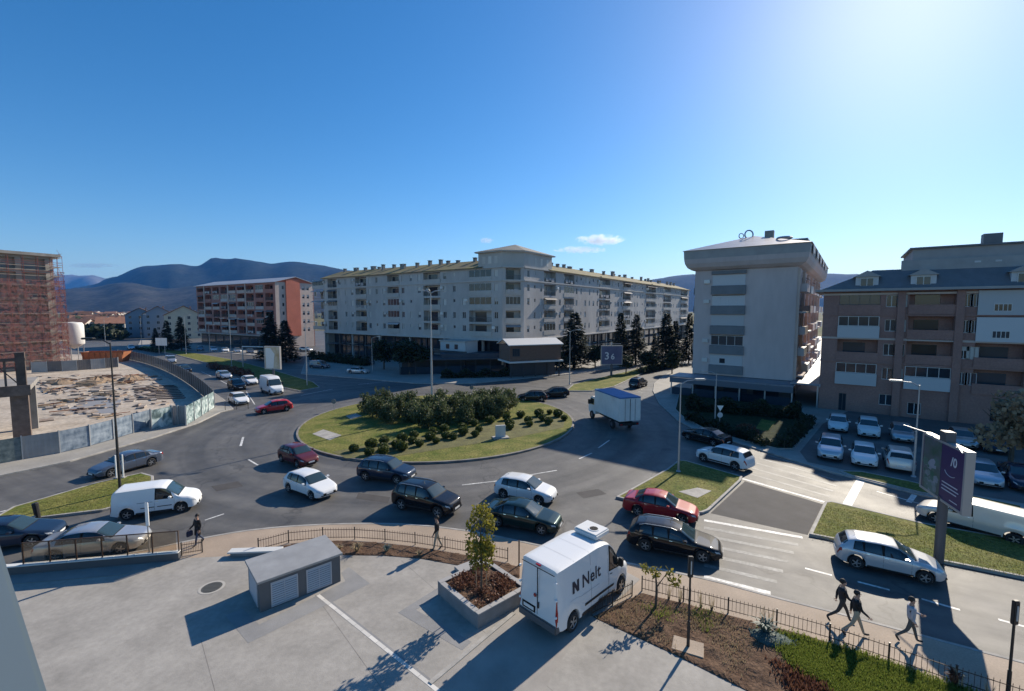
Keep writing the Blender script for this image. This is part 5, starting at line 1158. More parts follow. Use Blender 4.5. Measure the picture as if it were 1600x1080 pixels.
for i, (px, py) in enumerate(OL):
    p = G(px, py, .17); t = thing('oleander_shrub', ORD[i] + ' tall grey green oleander from the left in the roundabout hedge', 'shrub', p, random.uniform(0, 6), 'oleander shrubs massed on the roundabout'); s = random.uniform(.86, 1.1); t.scale = (s, s, s * random.uniform(.95, 1.1))
    put('crown', shrub_variant(i % 4), t); put('stem', stem_mesh(1.2, .05), t)
def ball_variant(v):
    def f():
        rnd = random.Random(200 + v); mb = MB(); leaf_cloud(mb, 1100, ell(rnd, (0, 0, .36), .44, .44, .36, .7), .11, rnd, .2, 1.8); return mb.mesh('crown', M['lf_box'])
    return cached(('ballv', v), f)
BL_ = []
for row, (a, b, n) in enumerate((((532, 710), (862, 645), 15), ((548, 716), (872, 652), 14), ((568, 716), (884, 656), 12))):
    for i in range(n):
        t_ = i / (n - 1); px = a[0] + (b[0] - a[0]) * t_ + random.uniform(-4, 4); py = a[1] + (b[1] - a[1]) * (t_ ** .9) + random.uniform(-2, 2); BL_.append((px, py, row, i))
for i, (px, py, row, ix) in enumerate(BL_):
    if 752 < px < 790 and py > 668: continue
    p = G(px, py, .17)
    if (p.to_2d() - IC).length > IR - .9: continue
    t = thing('clipped_shrub', 'small clipped round shrub, ' + ORD[ix] + ' from the left in the ' + ('back', 'middle', 'front')[row] + ' row on the roundabout', 'shrub', p, random.uniform(0, 6), 'small clipped shrubs on the roundabout'); s = random.uniform(.75, 1.25); t.scale = (s, s, s * .95)
    put('crown', ball_variant(i % 4), t); put('stem', stem_mesh(.3, .03), t)
def conifer_variant(v):
    def f():
        rnd = random.Random(300 + v); mb = MB(); H = 10.0
        z = .9
        while z < H - .15:
            R_ = (1 - z / H) ** .85 * 2.1 + .12; nb = 13 if z < 7 else 8
            for b in range(nb):
                a = rnd.uniform(0, 6.28); L = R_ * rnd.uniform(.7, 1.12)
                for k in range(int(6 + L * 12)):
                    q = rnd.uniform(.15, 1) * L; p = Vector((q * math.cos(a), q * math.sin(a), z - q * .22 + rnd.uniform(-.08, .08)))
                    d = Vector((math.cos(a + rnd.uniform(-1, 1)), math.sin(a + rnd.uniform(-1, 1)), rnd.uniform(-.5, .25))).normalized(); s = rnd.uniform(.22, .42); sd = d.cross(Vector((rnd.gauss(0, .5), rnd.gauss(0, .5), 1))).normalized() * s * .22
                    mb.add([p, p + d * s * .5 - sd, p + d * s, p + d * s * .5 + sd], [(0, 1, 2, 3)])
            z += .22 if z < 6 else .17
        return mb.mesh('crown', M['lf_con']), MB().tube([(0, 0, -.1), (0, 0, 5), (0, 0, 9.6)], [.17, .1, .02], 7).mesh('trunk', M['bark'])
    return cached(('con', v), f)
CO = 'conifers along the right wing of the block'
for i, (px, py, topy, sw, lb) in enumerate(((897, 576, 487, 1.25, 'tall spruce in front of the block corner by the lamp'), (969, 570, 487, .8, 'slim spruce just right of the blue billboard'), (993, 570, 490, .9, 'dense spruce between two slimmer ones right of the billboard'), (1040, 573, 488, 1.0, 'full spruce left of the pale tower block'), (1054, 570, 500, .85, 'spruce touching the pale tower block on its left'), (1076, 568, 488, .7, 'thin conifer half hidden by the tower block'), (1022, 566, 520, .7, 'low conifer between the taller spruces'))):
    p = G(px, py); Ht = (py - topy) / FPX * p.y * 1.0; t = thing('spruce_tree', lb, 'tree', p, i * 1.3, CO); s = Ht / 10; t.scale = (s * sw * 1.4, s * sw * 1.4, s)
    c, tr = conifer_variant(i % 3); put('crown', c, t); put('trunk', tr, t)
for i, (px, py, topy, sw, lb) in enumerate(((424, 562, 487, 1.5, 'broad dark conifer before the gable of the pink block'), (447, 566, 500, 1.7, 'dark bushy conifer below the orange gable'), (262, 548, 500, 1.2, 'dark conifer before the cream gabled house'), (284, 548, 495, 1.3, 'tall dark conifer right of the cream gabled house'), (244, 546, 512, 1.2, 'low dark conifer behind the small white sign'))):
    p = G(px, py); Ht = (py - topy) / FPX * p.y; t = thing('cypress_tree', lb, 'tree', p, i * 2.1, 'dark conifers by the upper left street'); s = Ht / 10; t.scale = (s * sw, s * sw, s)
    c, tr = conifer_variant(i % 3); put('crown', c, t); put('trunk', tr, t)
def round_variant(v, m, n=2600, size=.34):
    def f():
        rnd = random.Random(400 + v); mb = MB()
        for k in range(13):
            a = rnd.uniform(0, 6.28); r = rnd.uniform(.2, 1.5); leaf_cloud(mb, n // 13, ell(rnd, (r * math.cos(a), r * math.sin(a), 3.2 + rnd.uniform(-1.0, 1.5)), 1.1, 1.1, .9, .5), size, rnd, .2, 2)
        tb_ = MB().tube([(0, 0, -.1), (.05, 0, 1.5), (0, .1, 2.6)], [.16, .13, .1], 7)
        for k in range(7):
            a = k * .9; tb_.tube([(0, .05, 1.8 + k * .1), (.9 * math.cos(a), .9 * math.sin(a), 3.0 + k * .12), (1.6 * math.cos(a + .2), 1.6 * math.sin(a + .2), 3.8 + k * .1)], [.07, .045, .015], 5)
        return mb.mesh('crown', M[m]), tb_.mesh('trunk', M['bark'])
    return cached(('rnd', v, m), f)
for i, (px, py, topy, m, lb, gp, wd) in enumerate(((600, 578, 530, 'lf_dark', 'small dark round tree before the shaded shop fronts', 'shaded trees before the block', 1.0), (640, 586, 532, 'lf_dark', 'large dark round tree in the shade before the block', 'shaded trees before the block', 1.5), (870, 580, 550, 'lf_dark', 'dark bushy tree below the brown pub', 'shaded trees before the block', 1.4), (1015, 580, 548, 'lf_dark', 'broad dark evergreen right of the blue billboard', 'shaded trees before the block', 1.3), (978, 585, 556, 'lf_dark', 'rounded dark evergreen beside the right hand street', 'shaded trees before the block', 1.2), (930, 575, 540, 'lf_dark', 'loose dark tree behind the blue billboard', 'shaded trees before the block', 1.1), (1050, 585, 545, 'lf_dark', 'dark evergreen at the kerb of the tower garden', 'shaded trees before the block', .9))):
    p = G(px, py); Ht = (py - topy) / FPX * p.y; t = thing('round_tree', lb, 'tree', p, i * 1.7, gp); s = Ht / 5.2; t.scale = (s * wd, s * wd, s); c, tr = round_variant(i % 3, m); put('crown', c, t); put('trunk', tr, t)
p = G(1578, 735); t = thing('autumn_tree', 'brown leaved autumn tree over the parked cars at the right edge', 'tree', p, .6); t.scale = (1.15, 1.15, 1.18); c, tr = round_variant(9, 'lf_aut', 2400, .3); put('crown', c, t); put('trunk', tr, t)
# distant tree clumps in the suburb: read as one mass
rnd = random.Random(5); mb = MB()
for k in range(330):
    D = rnd.choice((rnd.uniform(250, 330), rnd.uniform(330, 600), rnd.uniform(600, 1500))); px = rnd.uniform(104, 330); X = (px - 800) / FPX * D
    s = rnd.uniform(2, 4.2); leaf_cloud(mb, 34, ell(rnd, (X, D, s * .9), s, s, s, .3), s * .8, rnd, .2, 1.3)
tag(mb.build('far_woods', M['lf_dark']), 'dark tree clumps among the far suburb houses', 'trees', kind='stuff')
rnd = random.Random(6); mb = MB()
for k in range(90):
    px = rnd.uniform(108, 190); D = rnd.uniform(195, 235); X = (px - 800) / FPX * D; s = rnd.uniform(1.5, 3); leaf_cloud(mb, 45, ell(rnd, (X, D, s * .9), s, s, s, .3), s * .6, rnd, .2, 1.5)
tag(mb.build('hedgerow', M['lf_dark']), 'dark green hedgerow along the far street below the clay roofs', 'hedge', kind='stuff')
# red-leaved hedge on the upper left median, tower garden planting
def hedge(name, label, a, b, w, h, m, n, size=.2, z=.14, zz=0):
    rnd = random.Random(len(label)); a = G(*a, z); b = G(*b, z); mb = MB(); d = b - a; L = d.length; sd = Vector((-d.y, d.x, 0)).normalized()
    def smp(): t_ = rnd.random(); return a + d * t_ + sd * rnd.uniform(-w, w) + Vector((0, 0, rnd.uniform(.05, h * (.7 + .3 * math.sin(t_ * L * 1.7)))))
    leaf_cloud(mb, n, smp, size, rnd, .4, 2)
    t = thing(name, label, 'hedge', (0, 0, 0)); mb.build('foliage', M[m], t)
    for k in range(int(L / 1.2) + 1): p = a + d * (k * 1.2 / L); put('stem', cached(('hst', h), lambda: MB().cyl((0, 0, -.1), (0, 0, h * .6), .03, n=5).mesh('stem', M['bark'])), t, p)
    return t
hedge('barberry_hedge', 'low dark red hedge on the upper left median', (330, 574), (390, 588), .9, 1.1, 'lf_red', 2600, .3)
hedge('low_hedge', 'low green hedge on the median under the small white sign', (212, 545), (250, 551), .7, .8, 'lf_dark', 1200, .3)
hedge('tower_hedge', 'tall dark green hedge screening the tower terrace', (1072, 640), (1250, 655), .8, 1.9, 'lf_dark', 9000, .24)
hedge('dark_hedge', 'dark low hedge along the tower pavement', (1075, 655), (1200, 697), .6, 1.0, 'lf_dark', 5000, .2, .2)
hedge('side_hedge', 'dark hedge at the car park side of the tower garden', (1265, 662), (1225, 700), .6, 1.1, 'lf_dark', 3000, .2, .2)
hedge('red_shrub_row', 'small red leaved shrubs beside the bright grass patch', (1155, 672), (1182, 680), .45, .8, 'lf_red', 900, .16, .2)
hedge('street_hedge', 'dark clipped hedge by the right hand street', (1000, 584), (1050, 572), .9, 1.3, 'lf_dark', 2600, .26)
hedge('added_shade_hedge', 'dark hedge before the shaded shops of the long block', (486, 562), (575, 572), .8, 2.2, 'lf_dark', 4200, .4)  # added to hide bright shop fronts; dark leaves stand in for the shade
hedge('added_terrace_hedge', 'dark planting in front of the terrace pavilion', (690, 591), (800, 588), .6, 1.6, 'lf_dark', 4200, .3)  # planting put in for the gloom around the terrace
# ---- young tree in the planter
def young_tree(p, label):
    rnd = random.Random(77); t = thing('young_tree', label, 'tree', p, 0); mb = MB()
    for k in range(30):
        h = rnd.uniform(1.35, 3.9); w = .55 * math.sin(math.pi * min(1, (h - .9) / 3.3)) + .08; a = rnd.uniform(0, 6.28); leaf_cloud(mb, 46, ell(rnd, (w * .7 * math.cos(a), w * .7 * math.sin(a), h), .3, .3, .32, .3), .12, rnd, .3, 1.7)
    mb.build('crown', M['lf_tree'], t); tk = MB().tube([(0, 0, -.2), (.02, 0, 1.2), (-.02, .02, 2.5), (0, 0, 3.8)], [.05, .042, .028, .008], 8)
    for k in range(22):
        h = 1.1 + k * .12; a = k * 2.4; tk.tube([(0, 0, h), (.42 * math.cos(a), .42 * math.sin(a), h + .35)], [.016, .005], 5)
    tk.build('trunk', M['bark'], t); MB().cyl((.22, .1, -.1), (.22, .1, 1.5), .02, n=6).cyl((-.22, .1, -.1), (-.22, .1, 1.5), .02, n=6).build('stake', M['timber'], t)
    return t
young_tree(G(752, 930, .55), 'slender young tree with yellow green leaves in the raised planter')
# ================================================================ site hoarding, lamps, signs, billboards, fences, plaza things, people
M['hoard'] = mat('corrugated_hoarding', (.30, .31, .32), .5, .4, var=.15, vscale=.6, rand=.12); M['hoardback'] = mat('hoarding_plain_side', (.13, .12, .115), .7, rand=.15, var=.15)
M['print'] = None
def printmat():
    m = bpy.data.materials.new('hoarding_print'); m.use_nodes = True; nt = m.node_tree; N = nt.nodes; L = nt.links; b = N['Principled BSDF']; b.inputs['Roughness'].default_value = .6
    tc = N.new('ShaderNodeTexCoord'); oi = N.new('ShaderNodeObjectInfo'); ad = N.new('ShaderNodeVectorMath'); ad.operation = 'ADD'; L.new(tc.outputs['Object'], ad.inputs[0])
    sc = N.new('ShaderNodeVectorMath'); sc.operation = 'SCALE'; sc.inputs[0].default_value = (17, 3, 9); L.new(oi.outputs['Random'], sc.inputs['Scale']); L.new(sc.outputs[0], ad.inputs[1])
    n = N.new('ShaderNodeTexNoise'); n.inputs['Scale'].default_value = 1.1; n.inputs['Detail'].default_value = 7; n.inputs['Distortion'].default_value = 1.2; L.new(ad.outputs[0], n.inputs['Vector'])
    r = N.new('ShaderNodeValToRGB'); e = r.color_ramp.elements; e[0].position = .36; e[0].color = (.06, .10, .10, 1); e[1].position = .64; e[1].color = (.55, .62, .60, 1); x = e.new(.5); x.color = (.22, .30, .30, 1)
    L.new(n.outputs['Fac'], r.inputs[0]); L.new(r.outputs[0], b.inputs['Base Color']); return m
M['print'] = printmat()
M['poster_dk'] = mat('dark_poster', (.035, .06, .07), .5, col2=(.16, .2, .2), vscale=2.2); M['poster_bl'] = mat('blue_grey_print', (.30, .35, .40), .6, col2=(.07, .11, .16), vscale=1.8)
def hoarding(name, label, pxs, h, mats, step=2.3, back=None):
    ln_ = [G(*p, .12).to_2d() for p in pxs]; tot = sum((ln_[i + 1] - ln_[i]).length for i in range(len(ln_) - 1)); pts = resample(ln_, tot / max(1, round(tot / step)) - 1e-4); t = thing(name, label, 'fence', (pts[0].x, pts[0].y, .12)); o = pts[0]
    for i in range(len(pts) - 1):
        a, b = pts[i] - o, pts[i + 1] - o; d = b - a; L = d.length; rz = math.atan2(d.y, d.x); m = mats[i % len(mats)] if mats else M['hoard']
        def corr():
            mb = MB(); n = int(step / .18); xs = [k * step / n for k in range(n + 1)]
            for k in range(n): y0 = .0 if k % 2 else .03; mb.box(xs[k], xs[k + 1], y0, y0 + .02, .05, h)
            return mb.mesh('panel', m)
        flat = lambda: MB().box(.03, step - .03, 0, .03, .05, h).mesh('panel', m)
        me = cached(('hp', m.name, round(h, 2), step), corr if m in (M['hoard'], M['hoardback']) else flat)
        p = put('panel', me, t, (a.x, a.y, 0), rz); p.scale = (L / step, 1, 1)
        put('post', cached(('hpost', round(h, 2)), lambda: MB().box(-.04, .04, -.06, .06, 0, h + .08).mesh('post', M['galv'])), t, (a.x, a.y, 0), rz)
    put('post', cached(('hpost', round(h, 2)), None), t, (pts[-1] - o).to_3d())
    return t
H_ = [M['hoard'], M['poster_bl'], M['print'], M['poster_bl'], M['hoard'], M['poster_dk']]
hoarding('site_hoarding', 'blue grey metal site hoarding with printed panels along the left road', [(-260, 774), (-60, 737), (0, 724), (105, 706), (157, 693), (236, 668)], 1.95, [M['poster_bl'], M['poster_bl'], M['poster_bl'], M['poster_dk'], M['hoard'], M['poster_bl']])
hoarding('site_hoarding', 'short white printed hoarding panels left of the corrugated gate', [(237, 672), (270, 664)], 2.1, [M['print']], 2.1)
hoarding('site_gate', 'corrugated grey metal gate set into the hoarding corner', [(268, 663), (291, 664)], 2.1, [M['hoard']], 1.1)
hoarding('site_hoarding', 'white printed hoarding panels right of the corrugated gate', [(291, 665), (312, 652), (335, 637)], 2.1, [M['print']], 2.2)
hoarding('site_hoarding', 'long plain hoarding curving up beside the queue of cars', smooth_line([(335, 637), (318, 618), (290, 596), (255, 577), (215, 564), (185, 560)], 2), 2.2, [M['hoardback']], 2.3)
hoarding('site_hoarding', 'grey rear hoarding below the scaffolded building', [(50, 583), (110, 580), (185, 574)], 2.2, [M['hoard'], M['hoardback']], 2.4)
# ---- building site things
rnd = random.Random(31)
plk = cached('plk', lambda: MB().box(-1, 1, -.06, .06, 0, .05).mesh('plank', M['timber']))
rb_ = cached('rb', lambda: MB().cyl((-1.4, 0, .03), (1.4, 0, .03), .03, n=5).mesh('bar', M['rebar']))
LBL = ['loose heap of timber boards left end of the site', 'timber board heap in the middle of the site', 'rusty steel bars and boards near the rear hoarding', 'scattered boards on the pale site floor', 'timber heap below the site lamp', 'boards stacked by the tan earth', 'rusty bar bundle beside the dark ramp', 'small timber pile near the printed hoarding', 'broken boards beside the concrete column', 'flat timber pile at the far right of the site', 'pale boards lying beside the grey sheet', 'brown board heap under the rear hoarding']
for i, (px, py, n, sp) in enumerate(((85, 612, 16, 1.7), (135, 605, 20, 1.9), (165, 592, 26, 2.6), (160, 618, 10, 1.3), (195, 600, 22, 2.0), (110, 628, 12, 1.5), (215, 590, 18, 2.2), (175, 650, 9, 1.2), (70, 635, 9, 1.4), (235, 612, 9, 1.6), (130, 640, 8, 1.4), (100, 596, 20, 2.2))):
    g = G(px, py, .12); t = thing('timber_pile', LBL[i], 'timber pile', g, rnd.uniform(-.3, .6), 'timber and steel heaps on the building site')
    for k in range(int(n * .7)):
        st = rnd.random() < (.75 if i in (2, 6) else .2); o = put('bar' if st else 'plank', rb_ if st else plk, t, (rnd.gauss(0, sp * .45), rnd.gauss(0, sp * .4), .02 + k * .05 * rnd.random() + (.3 if rnd.random() < .25 else 0)), rot=(0, rnd.uniform(-.12, .12), rnd.gauss(0, .5))); s = rnd.uniform(.6, 1.5); o.scale = (s, rnd.uniform(.8, 2.0), rnd.uniform(1, 2.5))
mb = MB()
for k in range(170):
    g = G(rnd.uniform(55, 260), rnd.triangular(583, 660, 600), .12); s = rnd.uniform(.08, .4); mb.box(-s * 2, s * 2, -s, s, 0, s * .6, 0, Matrix.Translation(g) @ Matrix.Rotation(rnd.uniform(0, 3), 4, 'Z') @ Matrix.Rotation(rnd.uniform(-.3, .3), 4, 'X'))
tag(mb.build('rubble', mat('rubble', (.40, .36, .32), .9, col2=(.20, .13, .09), vscale=.9)), 'scattered brown rubble and offcuts across the building site', 'rubble', kind='stuff')
t = thing('formwork_boards', 'row of dark formwork boards lying in the hoarding shade', 'boards', G(285, 612, .12), R(12))
for k in range(9): put('board', cached('fboard', lambda: MB().box(-3, 3, -.22, .22, 0, .12).mesh('board', M['formwork'])), t, (-k * .9, k * 1.6 - 6, 0), rot=(0, 0, random.uniform(-.06, .06)))
for i, (px, py, s, lb) in enumerate(((92, 600, 1.3, 'brown earth heap at the left of the site'), (150, 598, 1.6, 'broad earth heap in the middle of the site'), (205, 594, 1.4, 'dark earth heap before the curved hoarding'))):
    g = G(px, py, .12); t = thing('earth_heap', lb, 'earth heap', g, i); mb = MB(); rr_ = random.Random(i); n_ = 18; rings = [(1.0, 0), (.8, .22), (.55, .42), (.25, .58), (.02, .62)]; vs_ = []
    for r_, z_ in rings: vs_ += [(r_ * s * 1.9 * math.cos(a_ * 6.283 / n_) * rr_.uniform(.85, 1.15), r_ * s * 1.3 * math.sin(a_ * 6.283 / n_) * rr_.uniform(.85, 1.15), z_ * s * rr_.uniform(.8, 1.15) - .02) for a_ in range(n_)]
    mb.add(vs_, [(q * n_ + w, q * n_ + (w + 1) % n_, (q + 1) * n_ + (w + 1) % n_, (q + 1) * n_ + w) for q in range(4) for w in range(n_)]); mb.build('heap', mat('site_earth', (.20, .13, .08), .95, col2=(.33, .24, .16), vscale=1.5, bump=1., bscale=5), t)
    for k in range(7): put('stone', cached('stone', lambda: MB().ball((0, 0, 0), .22, .18, .14, 5).mesh('stone', M['conc_raw'])), t, (rr_.uniform(-2, 2) * s, rr_.uniform(-1.4, 1.4) * s, .1), rr_.uniform(0, 6))
g = G(118, 566); t = thing('cement_silo', 'white cylindrical cement silo beside the scaffolded building', 'silo', (g.x, g.y, 0))
MB().lathe([(.01, 3.2), (1.9, 4.4), (2.0, 4.6), (2.0, 9.2), (1.7, 9.7), (.01, 9.9)], 24).build('tank', mat('silo_white', (.66, .64, .6), .5, var=.1), t, smooth=40)
for k in range(4): a = k * 1.571 + .4; MB().cyl((1.7 * math.cos(a), 1.7 * math.sin(a), 0), (1.8 * math.cos(a), 1.8 * math.sin(a), 4.8), .1, n=6).build('leg', M['galv'], t)
g = G(150, 568); t = thing('orange_container', 'orange steel skip with a rusty rim by the rear hoarding', 'skip', (g.x, g.y + 3, 0), R(10)); M['orangep'] = mat('orange_paint', (.42, .16, .07), .6, var=.2)
mb = MB(); mb.add([(-4, -1.2, 0), (4, -1.2, 0), (4, 1.2, 0), (-4, 1.2, 0), (-4.6, -1.5, 2.6), (4.6, -1.5, 2.6), (4.6, 1.5, 2.6), (-4.6, 1.5, 2.6)], [(0, 1, 5, 4), (1, 2, 6, 5), (2, 3, 7, 6), (3, 0, 4, 7), (3, 2, 1, 0)]); mb.build('body', M['orangep'], t)
for k in range(8): MB().box(-4.2 + k * 1.2, -4.08 + k * 1.2, -1.62, -1.52, .1, 2.5).build('rib', M['orangep'], t)
MB().box(-4.7, 4.7, -1.62, -1.45, 2.5, 2.65).box(-4.7, 4.7, 1.45, 1.62, 2.5, 2.65).build('rim', M['rebar'], t)
g = G(163, 640, .12); MBs = MB().sheet(GL([(105, 640), (150, 618), (190, 625), (180, 645), (125, 648)], .128), .128); tag(MBs.build('grey_sheet', mat('grey_slab_sheet', (.24, .24, .25), .7)), 'flat grey slab lying on the building site floor', 'slab')

# ---------------------------------------------------------------- street lamps
def lamp(label, px, py, ht, dark=False, arms=1, az=0, z=.13, r=.09, group='tall street lamps', base=None):
    p = base if base is not None else G(px, py, z); t = thing('street_lamp', label, 'street lamp', (p.x, p.y, z), 0, group); m = M['metal_dark'] if dark else M['galv']
    MB().cyl((0, 0, -.1), (0, 0, ht * .45), r, r * .8, 10).cyl((0, 0, ht * .45), (0, 0, ht), r * .7, r * .45, 10).build('pole', m, t, smooth=40); MB().lathe([(r * 2, 0), (r * 2, .04), (r * 1.3, .12)], 12).build('base_plate', m, t)
    for k in range(arms):
        a = az + k * 2 * math.pi / arms; d = Vector((math.cos(a), math.sin(a), 0))
        MB().tube([Vector((0, 0, ht - .1)), d * .5 + Vector((0, 0, ht + .18)), d * 1.2 + Vector((0, 0, ht + .25))], [r * .45, r * .4, r * .35], 7).build('arm', m, t)
        MB().bevbox(-.05, .75, -.16, .16, -.05, .08, .04).build('lamp_head', M['galv'] if not dark else M['metal_dark'], t, d * 1.1 + Vector((0, 0, ht + .26)), a, 40)
    return t
mast = Vector((-9.5, 53.3, .17))
lamp('tall central mast lamp rising from the roundabout shrubs', 0, 0, 14.6, False, 3, .5, .17, .14, base=mast, group='tall street lamps')
lamp('dark lamp post standing on the left grass island', 188, 770, 10.4, True, 1, R(180)); lamp('grey lamp post on the right grass island', 1060, 737, 7.0, False, 1, R(0)); lamp('grey lamp post in front of the parked cars and brick house', 1427, 745, 7.0, False, 1, R(160))
lamp('thin lamp post right of the left billboard', 480, 603, 10.5, False, 1, 0, .02); lamp('thin lamp post before the spruce at the block corner', 890, 600, 9.0, False, 2, 0, .15)
lamp('lamp post with a T arm left of the left billboard', 362, 572, 10.5, False, 2, 0.4, .15); lamp('thin lamp post beside the white sign up the left street', 222, 545, 11, False, 1, 0, .15); lamp('thin lamp post before the pink block left corner', 291, 553, 11, False, 1, 0, .15); lamp('thin lamp post before the shaded cars of the pink block', 328, 550, 8, False, 1, 0, .13); lamp('lamp post far left beside the scaffold building', 165, 540, 10, False, 1, 0, .0); lamp('lamp post at the block shade near the dark tree', 582, 582, 7, False, 1, 0, .13); lamp('lamp post at the tower garden kerb with bright head', 1117, 660, 5.5, False, 1, R(180), .2)
g = G(380, 573, .15); t = thing('gantry_pole', 'galvanised post with a long white horizontal arm by the left billboard', 'gantry', g, 0)
MB().cyl((0, 0, 0), (0, 0, 4.6), .12, n=10).build('pole', M['galv'], t); MB().cyl((0, 0, 4.5), (5.2, -1, 4.5), .09, n=8).build('arm', M['white_paint'], t)
def plaza_lamp(px, py, label, pad, ht=3.5):
    p = G(px, py, .13); t = thing('garden_lamp', label, 'lamp post', p, 0, 'slim dark garden lamps')
    MB().cyl((0, 0, 0), (0, 0, ht * .3), .06, .055, 10).cyl((0, 0, ht * .3), (0, 0, ht), .04, .035, 10).build('pole', M['metal_dark'], t); MB().bevbox(-.09, .09, -.06, .06, ht - .75, ht + .05, .02).build('lamp_head', M['metal_dark'], t); MB().bevbox(-.02, .02, -.09, -.06, ht - .6, ht - .1, .005).build('diffuser', mat('lamp_diffuser', (.5, .5, .48), .4), t)
    if pad: MB().bevbox(-.55, .55, -.4, .4, -.05, .07, .02).build('footing', M['pavers'], t, None, R(-25))
plaza_lamp(1075, 1012, 'slim dark lamp post on a concrete pad in the bare soil garden', True); plaza_lamp(1574, 1092, 'slim dark lamp post at the lower right edge', False, 3.3)

# ---------------------------------------------------------------- traffic signs, posts
def roadsign(px, py, h, kind, label, z=.13, m='galv'):
    p = G(px, py, z); t = thing('road_sign', label, 'road sign', p, 0); MB().cyl((0, 0, 0), (0, 0, h), .03, n=8).build('post', M[m], t)
    if kind == 'disc': MB().lathe([(.001, -.012), (.3, -.012), (.3, .012), (.001, .012)], 20, 0, Matrix.Translation((0, -.04, h - .3)) @ Matrix.Rotation(R(90), 4, 'X')).build('plate', mat('sign_back_grey', (.16, .17, .18), .5, .3), t)
    if kind == 'yield':
        MB().add([(-.35, -.05, h), (.35, -.05, h), (0, -.05, h - .6), (-.35, -.03, h), (.35, -.03, h), (0, -.03, h - .6)], [(2, 1, 0), (3, 4, 5), (0, 1, 4, 3), (1, 2, 5, 4), (2, 0, 3, 5)]).build('plate', M['white_paint'], t)
        MB().lathe([(.001, -.01), (.28, -.01), (.28, .01), (.001, .01)], 20, 0, Matrix.Translation((0, -.045, h - 1.0)) @ Matrix.Rotation(R(90), 4, 'X')).build('disc', mat('pale_disc', (.5, .52, .55), .5), t)
        MB().lathe([(.28, -.012), (.2, -.012)], 20, 0, Matrix.Translation((0, -.06, h - 1.0)) @ Matrix.Rotation(R(90), 4, 'X')).build('disc_rim', mat('blue_sign', (.06, .12, .3), .5), t)
    return t
roadsign(522, 641, 1.4, 'disc', 'small round sign seen from behind at the left of the roundabout', .17); roadsign(737, 616, 1.3, 'disc', 'small round sign seen from behind at the far rim of the roundabout', .17); roadsign(1124, 672, 2.6, 'yield', 'white give way triangle over a round sign before the tower garden', .2)
for i, px in enumerate((182, 193)):
    p = G(px, 747 - i, .15); t = thing('marker_post', ['left white marker post on the left grass island', 'right white marker post on the left grass island'][i], 'post', p, 0, 'white marker posts'); MB().cyl((0, 0, 0), (0, 0, 1.75), .05, n=8).build('post', M['white_paint'], t); MB().bevbox(-.15, .15, -.15, .15, -.02, .05, .01).build('foot', M['kerb'], t)
p = G(60, 812, .13); t = thing('bollard', 'dark bollard at the tip of the left grass island', 'bollard', p, R(20)); MB().cyl((0, 0, 0), (-.1, 0, 1.0), .13, .16, 10).build('post', M['metal_dark'], t); MB().cyl((-.1, 0, 1.0), (-.11, 0, 1.06), .17, .12, 10).build('cap', M['metal_dark'], t)
p = G(234, 872, .13); t = thing('sign_post', 'thin white pole rising beside the silver saloon at the ramp', 'pole', p, 0); MB().cyl((0, 0, 0), (0, 0, 2.9), .03, n=8).build('post', M['galv'], t); MB().bevbox(-.08, .08, -.03, .03, 1.7, 2.9, .01).build('plate', M['white_paint'], t)
p = G(253, 553, .15); t = thing('information_sign', 'white sign on two legs up the left street', 'sign', p, R(-10)); MB().box(-1.9, 1.9, -.05, .05, 2.4, 4.6).build('board', M['white_paint'], t)
for x in (-1, 1): MB().cyl((x, .1, 0), (x, .1, 4.4), .08, n=8).build('leg', M['galv'], t)
MB().box(-.03, .03, -.06, -.052, 2.4, 4.6).build('joint', M['galv'], t)
p = G(782, 684, .17); t = thing('stone_plaque', 'small pale stone plaque standing on the roundabout lawn', 'plaque', p, R(15)); MB().bevbox(-.5, .5, -.12, .12, 0, 1.25, .03).build('slab', mat('pale_stone', (.55, .53, .5), .7, var=.1), t); MB().bevbox(-.8, .8, -.5, .4, -.02, .1, .02).build('base', M['kerb'], t)
p = G(790, 690, .17); MB()
# barrier rails by the hoarding corner
g = G(352, 641, .13); t = thing('guard_rail', 'low metal guard rail at the hoarding corner', 'railing', g, R(15))
MB().cyl((0, 0, .9), (2.6, 0, .9), .03, n=6).build('rail', M['metal_dark'], t); [MB().cyl((x, 0, 0), (x, 0, .95), .035, n=6).build('post', M['metal_dark'], t) for x in (0, 1.3, 2.6)]

# ---------------------------------------------------------------- billboards
def billboard(label, base, rz, w, h, zb, face, poler, thick=.35, z=.15):
    t = thing('billboard', label, 'billboard', (base.x, base.y, z), rz); MB().cyl((0, 0, -.1), (0, 0, zb + .2), poler, n=14).build('pole', mat('billboard_steel', (.11, .11, .12), .5, .3), t, smooth=40)
    fr = MB(); e = .12; fr.box(-w / 2, w / 2, -thick / 2, thick / 2, zb, zb + e).box(-w / 2, w / 2, -thick / 2, thick / 2, zb + h - e, zb + h).box(-w / 2, -w / 2 + e, -thick / 2, thick / 2, zb + e, zb + h - e).box(w / 2 - e, w / 2, -thick / 2, thick / 2, zb + e, zb + h - e)
    fr.build('frame', mat('billboard_frame', (.42, .41, .40), .45, .4), t); 
    for s in (-1, 1): MB().box(-w / 2 + e, w / 2 - e, min(s * (thick / 2 - .06), s * (thick / 2 - .03)), max(s * (thick / 2 - .06), s * (thick / 2 - .03)), zb + e, zb + h - e).build('poster', face, t)
    return t
M['purple'] = mat('purple_poster', (.055, .028, .10), .4, spec=.4); M['bluebill'] = mat('blue_poster', (.07, .075, .16), .45, col2=(.13, .13, .22), vscale=.4)
M['photo1'] = mat('poster_picture', (.13, .13, .16), .45, col2=(.05, .10, .06), vscale=1.4, var=.2); M['gold'] = mat('pale_gold_poster', (.66, .60, .48), .5, col2=(.40, .25, .10), vscale=.5)
